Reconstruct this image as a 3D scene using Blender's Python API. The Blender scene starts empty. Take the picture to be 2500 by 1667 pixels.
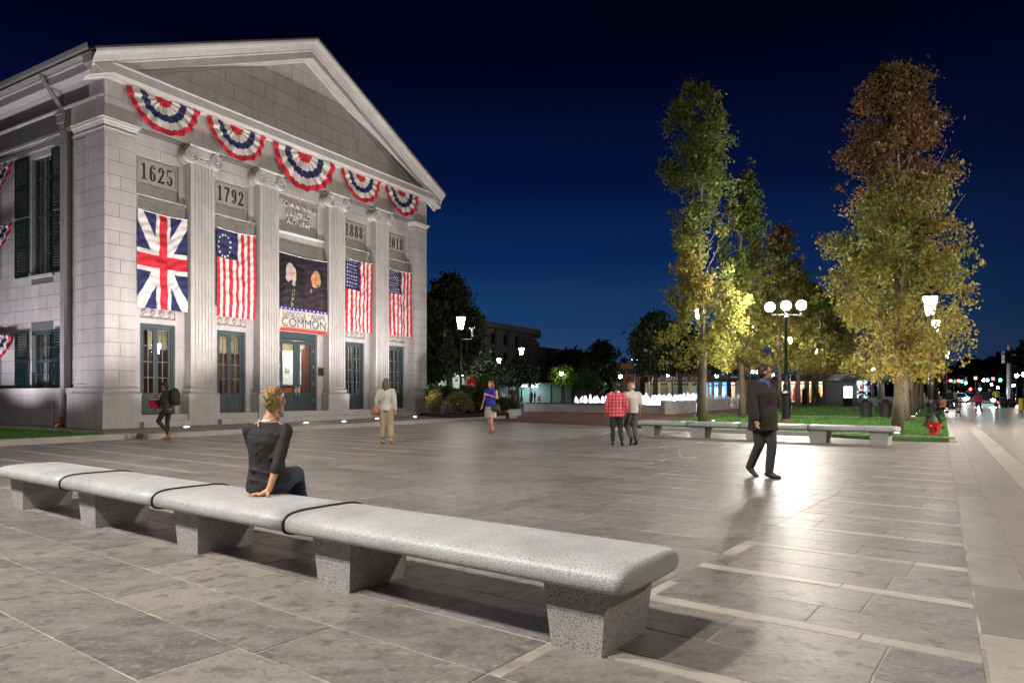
import bpy, bmesh, math, random
import numpy as np
from mathutils import Vector, Matrix, noise
R = math.radians
random.seed(7); rng = np.random.default_rng(7)
SC = bpy.context.scene; COL = SC.collection

# ---------------------------------------------------------------- camera
cam_d = bpy.data.cameras.new('camera'); cam = bpy.data.objects.new('camera', cam_d); COL.objects.link(cam)
EYE = 1.28; FOC = 1700.0; HOR = 962.5
cam.location = (0, 0, EYE); cam.rotation_euler = (R(90), 0, 0)
cam_d.sensor_width = 36; cam_d.lens = 36*FOC/2500; cam_d.shift_y = (HOR-833.5)/2500
cam_d.clip_start = .05; cam_d.clip_end = 3000
SC.camera = cam
SC.view_settings.view_transform = 'Standard'; SC.view_settings.look = 'None'
SC.view_settings.gamma = 1; SC.view_settings.exposure = 0; SC.view_settings.use_curve_mapping = False
SC.cycles.use_denoising = True
SC.cycles.max_bounces = 6; SC.cycles.diffuse_bounces = 2; SC.cycles.glossy_bounces = 3
SC.cycles.transmission_bounces = 4; SC.cycles.transparent_max_bounces = 12
SC.cycles.sample_clamp_indirect = 3
SC.cycles.caustics_reflective = False; SC.cycles.caustics_refractive = False

# ---------------------------------------------------------------- dusk sky
world = bpy.data.worlds.new('World'); SC.world = world; world.use_nodes = True
wn = world.node_tree.nodes; wl = world.node_tree.links; wn.clear()
def _w(t): return wn.new(t)
w_out = _w('ShaderNodeOutputWorld'); w_bg = _w('ShaderNodeBackground')
tc = _w('ShaderNodeTexCoord'); sep = _w('ShaderNodeSeparateXYZ')
wl.new(tc.outputs['Generated'], sep.inputs[0])
ramp = _w('ShaderNodeValToRGB'); ramp.color_ramp.interpolation = 'EASE'
wl.new(sep.outputs['Z'], ramp.inputs[0])
el = ramp.color_ramp.elements
el[0].position = 0; el[0].color = (.016, .030, .072, 1)
el[1].position = .45; el[1].color = (.0003, .0009, .0085, 1)
for p, c in ((.05, (.021, .056, .142, 1)), (.11, (.0095, .043, .135, 1)), (.20, (.003, .0205, .096, 1)), (.30, (.0009, .0062, .044, 1))):
    e = el.new(p); e.color = c
# the after-glow lies ahead and to the left; away from it the sky is a deeper navy
dotn = _w('ShaderNodeVectorMath'); dotn.operation = 'DOT_PRODUCT'
wl.new(tc.outputs['Generated'], dotn.inputs[0]); dotn.inputs[1].default_value = (-.12, .99, 0)
mr = _w('ShaderNodeMapRange'); mr.inputs['From Min'].default_value = .55; mr.inputs['From Max'].default_value = 1.0
mr.inputs['To Min'].default_value = 0; mr.inputs['To Max'].default_value = 1
wl.new(dotn.outputs['Value'], mr.inputs['Value'])
mixs = _w('ShaderNodeMix'); mixs.data_type = 'RGBA'
dark = _w('ShaderNodeValToRGB'); wl.new(sep.outputs['Z'], dark.inputs[0])
de = dark.color_ramp.elements; de[0].position = 0; de[0].color = (.007, .010, .024, 1); de[1].position = .45; de[1].color = (.0003, .0008, .006, 1)
e = de.new(.15); e.color = (.0025, .0042, .018, 1)
wl.new(mr.outputs[0], mixs.inputs['Factor']); wl.new(dark.outputs[0], mixs.inputs['A']); wl.new(ramp.outputs[0], mixs.inputs['B'])
wl.new(mixs.outputs['Result'], w_bg.inputs[0]); w_bg.inputs[1].default_value = 1.0
wl.new(w_bg.outputs[0], w_out.inputs[0])

# ---------------------------------------------------------------- lamps that light the square
def lamp(name, kind, loc, power, color=(1, .93, .84), size=.15, aim=None, cone=120, blend=.6, parent=None):
    d = bpy.data.lights.new(name, kind); d.energy = power; d.color = color
    if kind == 'AREA': d.shape = 'DISK'; d.size = size
    else: d.shadow_soft_size = size
    if kind == 'SPOT': d.spot_size = R(cone); d.spot_blend = blend
    o = bpy.data.objects.new(name, d); COL.objects.link(o); o.location = loc
    if aim is not None:
        v = Vector(aim)-Vector(loc); o.rotation_euler = v.to_track_quat('-Z', 'Y').to_euler()
    if parent: o.parent = parent
    return o

# ---------------------------------------------------------------- survey helpers (measured on site from the photograph)
def G(px, py, z=0.0):                       # a point standing on ground of height z
    s = (EYE-z)*FOC/(py-HOR); return ((px-1250)/FOC*s, s)
def A(px, Y): return (px-1250)/FOC*Y        # x of a thing at distance Y
def Zt(py, Y): return EYE-(py-HOR)/FOC*Y    # height of a thing at distance Y
BA = R(36.65); dC, dS = math.cos(BA), math.sin(BA)
def D(d, n): return (dC*d+dS*n, -dS*d+dC*n)  # paving grid -> world
def DN(x, y): return (dC*x-dS*y, dS*x+dC*y)  # world -> paving grid
def at_depth(a, b): return ((a[0]+b[0])/2, (a[1]+b[1])/2)

# ---------------------------------------------------------------- materials
MATS = {}
def mat(name, color, rough=.6, metal=0, spec=.5, bump=None, noise_amt=0, noise_scale=4, emit=None, emit_s=0, attr=None,
        speck=None, rand=0, alpha=1, streak=None, trans=0, coat=0):
    if name in MATS: return MATS[name]
    m = bpy.data.materials.new(name); MATS[name] = m; m.use_nodes = True
    nt = m.node_tree; N = nt.nodes; L = nt.links; b = N['Principled BSDF']
    c = tuple(color)+(1,) if len(color) == 3 else color
    b.inputs['Base Color'].default_value = c; b.inputs['Roughness'].default_value = rough
    b.inputs['Metallic'].default_value = metal; b.inputs['Specular IOR Level'].default_value = spec
    if coat: b.inputs['Coat Weight'].default_value = coat
    geo = N.new('ShaderNodeTexCoord'); vec = geo.outputs['Object']
    src = None
    def mixc(a, bcol, fac, mode='MIX'):
        x = N.new('ShaderNodeMix'); x.data_type = 'RGBA'; x.blend_type = mode
        if hasattr(fac, 'links'): L.new(fac, x.inputs['Factor'])
        else: x.inputs['Factor'].default_value = fac
        for s, v in (('A', a), ('B', bcol)):
            if hasattr(v, 'links'): L.new(v, x.inputs[s])
            else: x.inputs[s].default_value = tuple(v)+((1,) if len(v) == 3 else ())
        return x.outputs['Result']
    src = c
    if attr:
        a = N.new('ShaderNodeAttribute'); a.attribute_name = attr; src = a.outputs['Color']
    def nz(scale, detail=4, stretch=None, rough=.6):
        n = N.new('ShaderNodeTexNoise'); n.inputs['Scale'].default_value = scale; n.inputs['Detail'].default_value = detail
        n.inputs['Roughness'].default_value = rough
        if stretch:
            mp = N.new('ShaderNodeMapping'); mp.inputs['Scale'].default_value = stretch; L.new(vec, mp.inputs[0]); L.new(mp.outputs[0], n.inputs['Vector'])
        else: L.new(vec, n.inputs['Vector'])
        return n.outputs['Fac']
    def rmp(f, lo, hi, a=0, b2=1):
        r = N.new('ShaderNodeMapRange'); r.inputs['From Min'].default_value = lo; r.inputs['From Max'].default_value = hi
        r.inputs['To Min'].default_value = a; r.inputs['To Max'].default_value = b2; L.new(f, r.inputs['Value']); return r.outputs[0]
    def gray(f):
        k = N.new('ShaderNodeCombineColor'); [L.new(f, k.inputs[i]) for i in range(3)]; return k.outputs[0]
    if noise_amt:
        f = rmp(nz(noise_scale, 6), .3, .7, 1-noise_amt, 1+noise_amt); src = mixc(src, gray(f), 1, 'MULTIPLY')
    if streak:
        f = rmp(nz(1, 8, streak[0], .7), .42, .62, 0, streak[2]); src = mixc(src, streak[1], f)
    if speck:
        for sc, colr, lo, hi, amt in speck:
            f = rmp(nz(sc, 2), lo, hi, 0, amt); src = mixc(src, colr, f)
    if rand:
        oi = N.new('ShaderNodeObjectInfo'); f = rmp(oi.outputs['Random'], 0, 1, 1-rand, 1+rand); src = mixc(src, gray(f), 1, 'MULTIPLY')
    if hasattr(src, 'links'): L.new(src, b.inputs['Base Color'])
    if bump:
        bm_ = N.new('ShaderNodeBump'); bm_.inputs['Strength'].default_value = bump[1]; bm_.inputs['Distance'].default_value = bump[2] if len(bump) > 2 else .01
        L.new(nz(bump[0], 6, bump[3] if len(bump) > 3 else None), bm_.inputs['Height']); L.new(bm_.outputs[0], b.inputs['Normal'])
    if emit:
        b.inputs['Emission Color'].default_value = tuple(emit)+(1,); b.inputs['Emission Strength'].default_value = emit_s
        if emit == 'attr': pass
    if trans:
        tr = N.new('ShaderNodeBsdfTranslucent'); mx = N.new('ShaderNodeMixShader'); mx.inputs[0].default_value = trans
        if hasattr(src, 'links'): L.new(src, tr.inputs[0])
        else: tr.inputs[0].default_value = c
        L.new(b.outputs[0], mx.inputs[1]); L.new(tr.outputs[0], mx.inputs[2]); L.new(mx.outputs[0], N['Material Output'].inputs[0])
    if alpha < 1: b.inputs['Alpha'].default_value = alpha
    return m
def emis(name, color, s):
    if name in MATS: return MATS[name]
    m = bpy.data.materials.new(name); MATS[name] = m; m.use_nodes = True; b = m.node_tree.nodes['Principled BSDF']
    b.inputs['Base Color'].default_value = (.8, .8, .8, 1)
    b.inputs['Emission Color'].default_value = tuple(color)+(1,); b.inputs['Emission Strength'].default_value = s; return m
def emis_attr(name, s):
    m = bpy.data.materials.new(name); MATS[name] = m; m.use_nodes = True; nt = m.node_tree; b = nt.nodes['Principled BSDF']
    a = nt.nodes.new('ShaderNodeAttribute'); a.attribute_name = 'Col'; nt.links.new(a.outputs['Color'], b.inputs['Emission Color'])
    nt.links.new(a.outputs['Color'], b.inputs['Base Color']); b.inputs['Emission Strength'].default_value = s; return m
def glass(name, tint=(.9, .95, .95), gloss=.12):
    m = bpy.data.materials.new(name); MATS[name] = m; m.use_nodes = True; nt = m.node_tree; N = nt.nodes; L = nt.links
    N.remove(N['Principled BSDF']); t = N.new('ShaderNodeBsdfTransparent'); t.inputs[0].default_value = tint+(1,)
    g = N.new('ShaderNodeBsdfGlossy'); g.inputs['Roughness'].default_value = .02; g.inputs[0].default_value = (.9, .95, 1, 1)
    lw = N.new('ShaderNodeLayerWeight'); lw.inputs[0].default_value = .35
    mr_ = N.new('ShaderNodeMapRange'); mr_.inputs['To Min'].default_value = gloss; mr_.inputs['To Max'].default_value = .45
    L.new(lw.outputs['Fresnel'], mr_.inputs['Value'])
    x = N.new('ShaderNodeMixShader'); L.new(mr_.outputs[0], x.inputs[0]); L.new(t.outputs[0], x.inputs[1]); L.new(g.outputs[0], x.inputs[2])
    L.new(x.outputs[0], N['Material Output'].inputs[0]); return m

M_STONE = mat('granite_wall', (.42, .40, .39), .75, streak=((3.5, 3.5, .22), (.26, .24, .22), .38), noise_amt=.13, noise_scale=1.3, rand=.05, bump=(60, .25, .006),
              speck=[(45, (.25, .24, .235), .53, .68, .6), (1.1, (.30, .285, .27), .55, .8, .45), (.5, (.33, .31, .285), .5, .75, .5)])
M_STONE2 = mat('granite_trim', (.405, .39, .375), .7, noise_amt=.12, noise_scale=1.5, streak=((4, 4, .3), (.26, .24, .22), .30), bump=(60, .15, .005), speck=[(70, (.27, .26, .255), .58, .7, .45)])
M_MORTAR = mat('mortar', (.09, .085, .08), .9)
M_BENCH = mat('bench_granite', (.42, .43, .44), .48, noise_amt=.14, noise_scale=5, bump=(110, .10, .002),
              speck=[(1.6, (.25, .25, .255), .52, .70, .6), (170, (.62, .63, .64), .52, .60, .65), (160, (.10, .105, .11), .53, .59, .7)])
M_LEG = mat('bench_leg_granite', (.37, .37, .36), .7, noise_amt=.14, noise_scale=5, bump=(120, .3, .003),
            speck=[(2.5, (.25, .25, .24), .5, .7, .5), (170, (.60, .60, .59), .52, .60, .6), (150, (.06, .06, .06), .53, .59, .85)])
M_SLAB = mat('bluestone', (.185, .17, .155), .45, attr='Col', noise_amt=.24, noise_scale=1.4, bump=(13, .8, .007, (1, 1, 1)),
             streak=((2.2, 7.5, 1), (.30, .29, .275), .40), speck=[(150, (.10, .096, .09), .54, .68, .5), (38, (.27, .26, .245), .52, .66, .42), (30, (.09, .087, .083), .54, .66, .5), (7, (.09, .086, .08), .54, .66, .7), (16, (.30, .29, .275), .58, .70, .5), (1.7, (.25, .243, .232), .55, .72, .5)])
M_BAND = mat('pale_granite_band', (.37, .34, .30), .5, noise_amt=.16, noise_scale=3, bump=(80, .2, .003), rand=.10, speck=[(120, (.20, .18, .16), .55, .68, .5), (9, (.2, .185, .17), .56, .72, .5)])
M_JOINT = mat('pale_joint_sand', (.31, .28, .25), .9, noise_amt=.5, noise_scale=2.5)
M_BLACK = mat('black_rubber', (.012, .012, .013), .5)
M_IRON = mat('black_painted_iron', (.012, .012, .014), .28, spec=.6)
M_CONC = mat('sidewalk_concrete', (.36, .31, .265), .42, noise_amt=.12, noise_scale=1.5, bump=(60, .15, .003), speck=[(140, (.22, .19, .17), .56, .68, .4)])
M_CONC2 = mat('grey_granite_kerb', (.34, .325, .31), .6, noise_amt=.12, noise_scale=2, bump=(70, .3, .004), speck=[(110, (.17, .165, .16), .56, .66, .6)])
M_LED = emis('lamp_glass', (1, .93, .87), 26)
M_TEAL = mat('teal_painted_wood', (.034, .052, .060), .4, noise_amt=.05)
M_GREEN = mat('dark_green_shutter_paint', (.006, .022, .018), .35)
M_LEAD = mat('painted_downpipe', (.23, .215, .21), .55, noise_amt=.08, noise_scale=2)
M_GLASS = glass('window_glass')
M_CLOTH = mat('printed_flag_cloth', (.5, .5, .5), .75, attr='Col', bump=(30, .12, .01, (1, 1, 3)), trans=.12)
M_SATIN = mat('banner_satin', (.5, .5, .5), .42, attr='Col', trans=.05)

# ---------------------------------------------------------------- mesh helpers
def finish(o, parent, smooth=False):
    COL.objects.link(o)
    if parent is not None: o.parent = parent
    if smooth:
        o.data.shade_smooth()
    return o
def mesh_obj(name, verts, faces, m, parent=None, smooth=False, colors=None, mats=None, idx=None):
    me = bpy.data.meshes.new(name); me.from_pydata([tuple(v) for v in verts], [], faces)
    if mats:
        for q in mats: me.materials.append(q)
        me.polygons.foreach_set('material_index', idx)
    else: me.materials.append(m)
    if colors is not None:
        a = me.attributes.new('Col', 'FLOAT_COLOR', 'FACE'); c = np.ones((len(me.polygons), 4), 'f'); c[:, :3] = colors
        a.data.foreach_set('color', c.ravel())
    me.update(); return finish(bpy.data.objects.new(name, me), parent, smooth)
class MB:
    def __init__(s): s.v = []; s.f = []
    def add(s, v, f):
        b = len(s.v); s.v += [tuple(q) for q in v]; s.f += [tuple(b+i for i in q) for q in f]; return s
    def box(s, x0, x1, y0, y1, z0, z1):
        return s.add([(x0, y0, z0), (x1, y0, z0), (x1, y1, z0), (x0, y1, z0), (x0, y0, z1), (x1, y0, z1), (x1, y1, z1), (x0, y1, z1)],
                     [(0, 3, 2, 1), (4, 5, 6, 7), (0, 1, 5, 4), (1, 2, 6, 5), (2, 3, 7, 6), (3, 0, 4, 7)])
    def obox(s, cx, cy, ang, lx, ly, z0, z1):      # turned box
        c, q = math.cos(ang), math.sin(ang); P = [(cx+c*a-q*b, cy+q*a+c*b) for a, b in ((-lx/2, -ly/2), (lx/2, -ly/2), (lx/2, ly/2), (-lx/2, ly/2))]
        return s.prism(P, z0, z1)
    def prism(s, P, z0, z1):
        n = len(P); v = [(x, y, z0) for x, y in P]+[(x, y, z1) for x, y in P]
        f = [tuple(range(n-1, -1, -1)), tuple(range(n, 2*n))]+[(i, (i+1) % n, n+(i+1) % n, n+i) for i in range(n)]
        return s.add(v, f)
    def prism_y(s, P, y0, y1):                     # polygon in x,z pushed along y
        n = len(P); v = [(x, y0, z) for x, z in P]+[(x, y1, z) for x, z in P]
        f = [tuple(range(n)), tuple(range(2*n-1, n-1, -1))]+[((i+1) % n, i, n+i, n+(i+1) % n) for i in range(n)]
        return s.add(v, f)
    def cyl(s, x, y, z0, z1, r0, r1=None, n=12, cap=True):
        r1 = r0 if r1 is None else r1
        return s.lathe(x, y, [(r0, z0), (r1, z1)], n, cap)
    def lathe(s, x, y, prof, n=16, cap=True, sx=1, sy=1):
        v = []; f = []
        for r, z in prof:
            for i in range(n):
                a = 2*math.pi*i/n; v.append((x+sx*r*math.cos(a), y+sy*r*math.sin(a), z))
        for k in range(len(prof)-1):
            for i in range(n):
                j = (i+1) % n; f.append((k*n+i, k*n+j, (k+1)*n+j, (k+1)*n+i))
        if cap: f.append(tuple(range(n-1, -1, -1))); f.append(tuple((len(prof)-1)*n+i for i in range(n)))
        return s.add(v, f)
    def tube(s, pts, rad, n=8, cap=True):
        pts = [Vector(p) for p in pts]; rad = rad if hasattr(rad, '__len__') else [rad]*len(pts); v = []; f = []
        up = None
        for k, p in enumerate(pts):
            t = (pts[min(k+1, len(pts)-1)]-pts[max(k-1, 0)]).normalized()
            if up is None: up = Vector((0, 0, 1)) if abs(t.z) < .9 else Vector((1, 0, 0))
            a = t.cross(up).normalized(); b = a.cross(t).normalized(); up = b
            for i in range(n):
                q = 2*math.pi*i/n; w = p+(a*math.cos(q)+b*math.sin(q))*rad[k]; v.append(tuple(w))
        for k in range(len(pts)-1):
            for i in range(n):
                j = (i+1) % n; f.append((k*n+i, (k+1)*n+i, (k+1)*n+j, k*n+j))
        if cap: f.append(tuple(range(n))); f.append(tuple((len(pts)-1)*n+i for i in range(n-1, -1, -1)))
        return s.add(v, f)
    def ball(s, c, r, n=12, m=8):
        r = r if hasattr(r, '__len__') else (r, r, r); v = [(c[0], c[1], c[2]-r[2])]; f = []
        for k in range(1, m):
            th = math.pi*k/m
            for i in range(n):
                a = 2*math.pi*i/n; v.append((c[0]+r[0]*math.sin(th)*math.cos(a), c[1]+r[1]*math.sin(th)*math.sin(a), c[2]-r[2]*math.cos(th)))
        v.append((c[0], c[1], c[2]+r[2])); T = len(v)-1
        for i in range(n): f.append((0, 1+(i+1) % n, 1+i)); f.append((T, T-n+i, T-n+(i+1) % n))
        for k in range(m-2):
            for i in range(n):
                j = (i+1) % n; f.append((1+k*n+i, 1+k*n+j, 1+(k+1)*n+j, 1+(k+1)*n+i))
        return s.add(v, f)
    def sweep(s, prof, path, closed=False):        # prof (out, z); path function out-> list of (x, y)
        rows = [[(x, y, z) for x, y in path(o)] for o, z in prof]; n = len(rows[0]); v = [p for r in rows for p in r]; f = []
        for k in range(len(rows)-1):
            for i in range(n-1): f.append((k*n+i, k*n+i+1, (k+1)*n+i+1, (k+1)*n+i))
        return s.add(v, f)
    def build(s, name, m, parent=None, smooth=False, colors=None):
        return mesh_obj(name, s.v, s.f, m, parent, smooth, colors)
def thing(name, label, cat, loc=(0, 0, 0), rotz=0, group=None):
    o = bpy.data.objects.new(name, None); COL.objects.link(o); o.location = loc; o.rotation_euler = (0, 0, rotz)
    o.empty_display_size = .2; o['label'] = label; o['category'] = cat
    if group: o['group'] = group
    return o
def tag(o, label, cat, group=None):
    o['label'] = label; o['category'] = cat
    if group: o['group'] = group
    return o
def struct(o): o['kind'] = 'structure'; return o
def stuff(o): o['kind'] = 'stuff'; return o
def dup(root, loc, rotz=None, label=None, scale=None):
    r = root.copy(); COL.objects.link(r); r.location = loc
    if rotz is not None: r.rotation_euler = (0, 0, rotz)
    if label: r['label'] = label
    if scale: r.scale = scale if hasattr(scale, '__len__') else (scale,)*3
    for ch in list(root.children):
        c = ch.copy(); COL.objects.link(c); c.parent = r
        for g in list(ch.children):
            q = g.copy(); COL.objects.link(q); q.parent = c
    return r
def text_mesh(txt, size, depth, bold=0, xs=1, spacing=1, shear=0):
    cu = bpy.data.curves.new('t', 'FONT'); cu.body = txt; cu.size = size; cu.extrude = depth; cu.offset = bold; cu.align_x = 'CENTER'; cu.align_y = 'CENTER'
    cu.space_character = spacing; cu.resolution_u = 4
    o = bpy.data.objects.new('t', cu); COL.objects.link(o); me = bpy.data.meshes.new_from_object(o)
    bpy.data.objects.remove(o); me.transform(Matrix.Diagonal((xs, 1, 1, 1))); return me
def put_text(name, txt, size, m, loc, parent, depth=.004, bold=0, xs=1, spacing=1, rot=(R(90), 0, 0)):
    me = text_mesh(txt, size, depth, bold, xs, spacing); me.materials.clear(); me.materials.append(m); me.name = name
    o = bpy.data.objects.new(name, me); COL.objects.link(o); o.location = loc; o.rotation_euler = rot; o.parent = parent; return o
# ================================================================ TOWN HALL (local: x along the front, y into the building, z up)
HA = R(30.49); HD = 22.7; HP = ((254.7-1250)/FOC*HD, HD); HROT = math.pi/2-HA; PZ = .15; HW = 17.15
def H2W(u, y, z=0): return (HP[0]+u*math.sin(HA)-y*math.cos(HA), HP[1]+u*math.cos(HA)+y*math.sin(HA), z)
hall = thing('town_hall', 'grey granite temple-fronted town hall with ionic piers and a plain pediment', 'building', (HP[0], HP[1], 0), HROT)
PIERS = [(3.12, 4.10), (6.2, 7.16), (9.99, 11.0), (13.1, 14.08)]
BAYS = [(1.07, 3.12), (4.10, 6.2), (7.16, 9.99), (11.0, 13.1), (14.08, 16.1)]
RC = .38                                  # the wall between the piers lies back by this much
def hblock(x0, x1, y0, y1, z0, z1, g=.0065, name='stone_block', m=None, par=None):
    return MB().box(x0+g, x1-g, y0+g if y0 > 0 else y0, y1, z0+g, z1-g).build(name, m or M_STONE, par or hall)
# core of the building, set 12 mm behind the faces of the blocks so that the joints read as recesses
b = MB()
b.box(.012, 1.058, .012, 1.13, PZ, 10.36); b.box(16.112, HW-.012, .012, 1.1, PZ, 10.36)

for q0, q1 in ((1.1, 3.74), (5.29, 8.54), (10.09, 34)): b.box(.315, .6, q0, q1, PZ, 10.6)
for q0, q1 in ((3.74, 5.29), (8.54, 10.09)): b.box(.315, .6, q0, q1, PZ, 1.41); b.box(.315, .6, q0, q1, 3.61, 5.61); b.box(.315, .6, q0, q1, 10.01, 10.6)
b.box(HW-.8, HW-.3, .8, 34, PZ, 10.6); b.box(.4, HW-.3, 33.6, 34, PZ, 10.6)
b.box(.012, HW-.012, .012, .60, 10.34, 11.72); b.box(.012, .6, .6, 34, 10.40, 11.72)
b.box(HW-.6, HW-.012, .6, 34, 10.40, 11.72)
b.build('mortar_core', M_MORTAR, hall)
rs = random.Random(3)
CO = .46
# corner piers: courses alternate whole stones and split stones
zs = [1.62+CO*i for i in range(18)]+[9.9]
for i in range(18):
    z0, z1 = zs[i], zs[i+1]
    if i % 2:
        hblock(0, 1.07, 0, 1.13, z0, z1); hblock(16.1, HW, 0, 1.1, z0, z1)
    else:
        s = .52+rs.uniform(-.03, .03); hblock(0, s, 0, 1.13, z0, z1); hblock(s, 1.07, 0, .7, z0, z1)
        hblock(16.1, 16.1+s, 0, .7, z0, z1); hblock(16.1+s, HW, 0, 1.1, z0, z1)
    hblock(.035, .4, 1.135, 1.84, z0, z1)
# side wall, with two storeys of windows cut out of it
WIN = [(3.75, 5.28), (8.55, 10.08)]
vmax = 11.0
for i in range(19):
    z0 = 1.62+CO*i; z1 = min(z0+CO, 10.34)
    if z0 > 10.3: break
    v = 1.84; k = i % 2; v -= (.55 if k else 0)
    while v < vmax:
        w = rs.choice((1.25, 1.4, 1.1)); a, e = max(v, 1.84), v+w; v = e
        segs = [(a, e)]
        for w0, w1 in WIN:
            for zz0, zz1 in ((1.42, 3.60), (5.62, 10.0)):
                if z1 > zz0+.1 and z0 < zz1-.1:
                    n2 = []
                    for p, q in segs:
                        if q <= w0 or p >= w1: n2.append((p, q)); continue
                        if p < w0-.04: n2.append((p, w0))
                        if q > w1+.04: n2.append((w1, q))
                    segs = n2
        for p, q in segs:
            if q-p > .08: MB().box(.30+rs.uniform(-.003, .003), .62, p+.0065, q-.0065, z0+.0065, z1-.0065).build('stone_block', M_STONE, hall)
MB().box(.30, .62, vmax, 34, 1.3, 10.34).build('side_wall', M_STONE, hall)
# plinth and pedestals
b = MB(); b.box(.12, .9, 2.07, 34, PZ, 1.27); b.box(.09, .9, 2.07, 34, 1.275, 1.50)
b.build('plinth', M_STONE2, hall)
MB().box(-.11, 1.19, -.1, 2.07, PZ, 1.27).build('pedestal', M_STONE2, hall)
MB().box(15.98, HW+.11, -.1, 1.2, PZ, 1.27).build('pedestal', M_STONE2, hall)
for a, e in PIERS: MB().box(a-.13, e+.16, -.1, RC+.05, PZ, 1.27).build('pedestal', M_STONE2, hall)
def base_mould(x0, x1, yb, name, prof, corner_left=True):
    P = lambda o: [(x0-o, yb), (x0-o, -o), (x1+o, -o), (x1+o, yb)]
    MB().sweep(prof, P).build(name, M_STONE2, hall)
BASEP = [(-.05, 1.271), (.13, 1.271), (.13, 1.30), (.115, 1.32), (.06, 1.36), (.045, 1.40), (.045, 1.44), (.07, 1.455), (.075, 1.48), (.055, 1.505), (.02, 1.515), (0, 1.56), (0, 1.62), (-.05, 1.62)]
CAPP = [(-.05, 9.90), (0.0, 9.90), (.0, 10.0), (.02, 10.015), (.02, 10.04), (0, 10.05), (0, 10.13), (.03, 10.15), (.045, 10.2), (.09, 10.24), (.10, 10.30), (.13, 10.31), (.13, 10.345), (.10, 10.365), (-.02, 10.365)]
for x0, x1, yb in ((0, 1.07, 1.84), (16.1, HW, 1.1)):
    base_mould(x0, x1, yb, 'pier_base', BASEP); base_mould(x0, x1, yb, 'pier_capital', CAPP)
MB().box(.001, 1.069, .001, 1.1, 1.5, 1.63).build('pier_foot', M_STONE2, hall)
MB().box(0.002, 1.068, .002, 1.83, 9.9, 10.36).box(16.102, HW-.002, .002, 1.1, 9.9, 10.36).build('pier_neck', M_STONE, hall)
# fluted piers with ionic capitals
def fluted(x0, x1):
    nf = 6; w = x1-x0; m = .085; pitch = (w-2*m)/nf; P = [(x0, RC+.1), (x0, 0)]
    for k in range(nf):
        c = x0+m+pitch*(k+.5); r = pitch*.40
        for j in range(7):
            a = math.pi*j/6; P.append((c-r*math.cos(a), r*.85*math.sin(a)))
    P += [(x1, 0), (x1, RC+.1)]; P = P[::-1]
    return P
for ci, (x0, x1) in enumerate(PIERS):
    MB().prism(fluted(x0, x1), 1.60, 9.74).build('fluted_shaft', M_STONE2, hall)
    base_mould(x0, x1, RC+.02, 'pier_base', BASEP)
    MB().box(x0+.001, x1-.001, .001, RC, 1.5, 1.61).build('pier_foot', M_STONE2, hall)
    c = (x0+x1)/2; b = MB()
    b.box(x0-.0, x1+.0, -.01, RC, 9.74, 9.80); b.box(x0-.02, x1+.02, -.035, RC, 9.80, 9.83)       # astragal
    b.box(x0, x1, 0.0, RC, 9.83, 10.0)
    for k in range(7):                                                                         # egg row
        xx = c-.30+.1*k; b.ball((xx, -.02, 9.91), (.04, .06, .06), 8, 6)
    # bolster between volutes
    b.prism_y([(c-.54, 10.02), (c-.3, 9.985), (c, 9.97), (c+.3, 9.985), (c+.54, 10.02), (c+.58, 10.27), (c-.58, 10.27)], -.10, RC)
    cap = b.build('ionic_capital', M_STONE2, hall)
    MB().sweep([(0, 10.27), (.02, 10.28), (.05, 10.33), (.05, 10.365), (0, 10.366), (-.3, 10.366)], lambda o: [(c-.58-o, RC), (c-.58-o, -.12-o), (c+.58+o, -.12-o), (c+.58+o, RC)]).build('abacus', M_STONE2, cap)
    for sgn in (-1, 1):
        vx, vz = c+sgn*.515, 9.985; v = MB()
        ring = [(vx+.262*math.cos(q), vz+.285*math.sin(q)) for q in [2*math.pi*i/28 for i in range(28)]]
        v.prism_y(ring, -.135, -.10)
        for (rr, y0, y1) in ((.25, -.10, .05), (.21, .0, .2), (.245, .2, RC)):                   # scroll on the flank
            v.prism_y([(vx+rr*math.cos(q), vz+rr*1.1*math.sin(q)) for q in [2*math.pi*i/20 for i in range(20)]], y0, y1)
        pts = []; T = 2.6*2*math.pi                                                              # spiral fillet
        for i in range(80):
            q = i/79; a = math.pi/2+sgn*-1*q*T*-1; r = .25*(1-q)+.05*q
            pts.append((vx+r*math.cos(a)*1.0, -.14, vz+r*1.1*math.sin(a)))
        v.tube(pts, [.022*(1-.4*i/79) for i in range(80)], 6)
        v.ball((vx, -.14, vz), (.045, .035, .05), 10, 7)
        v.build('volute', M_STONE2, cap, smooth=False)
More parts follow.
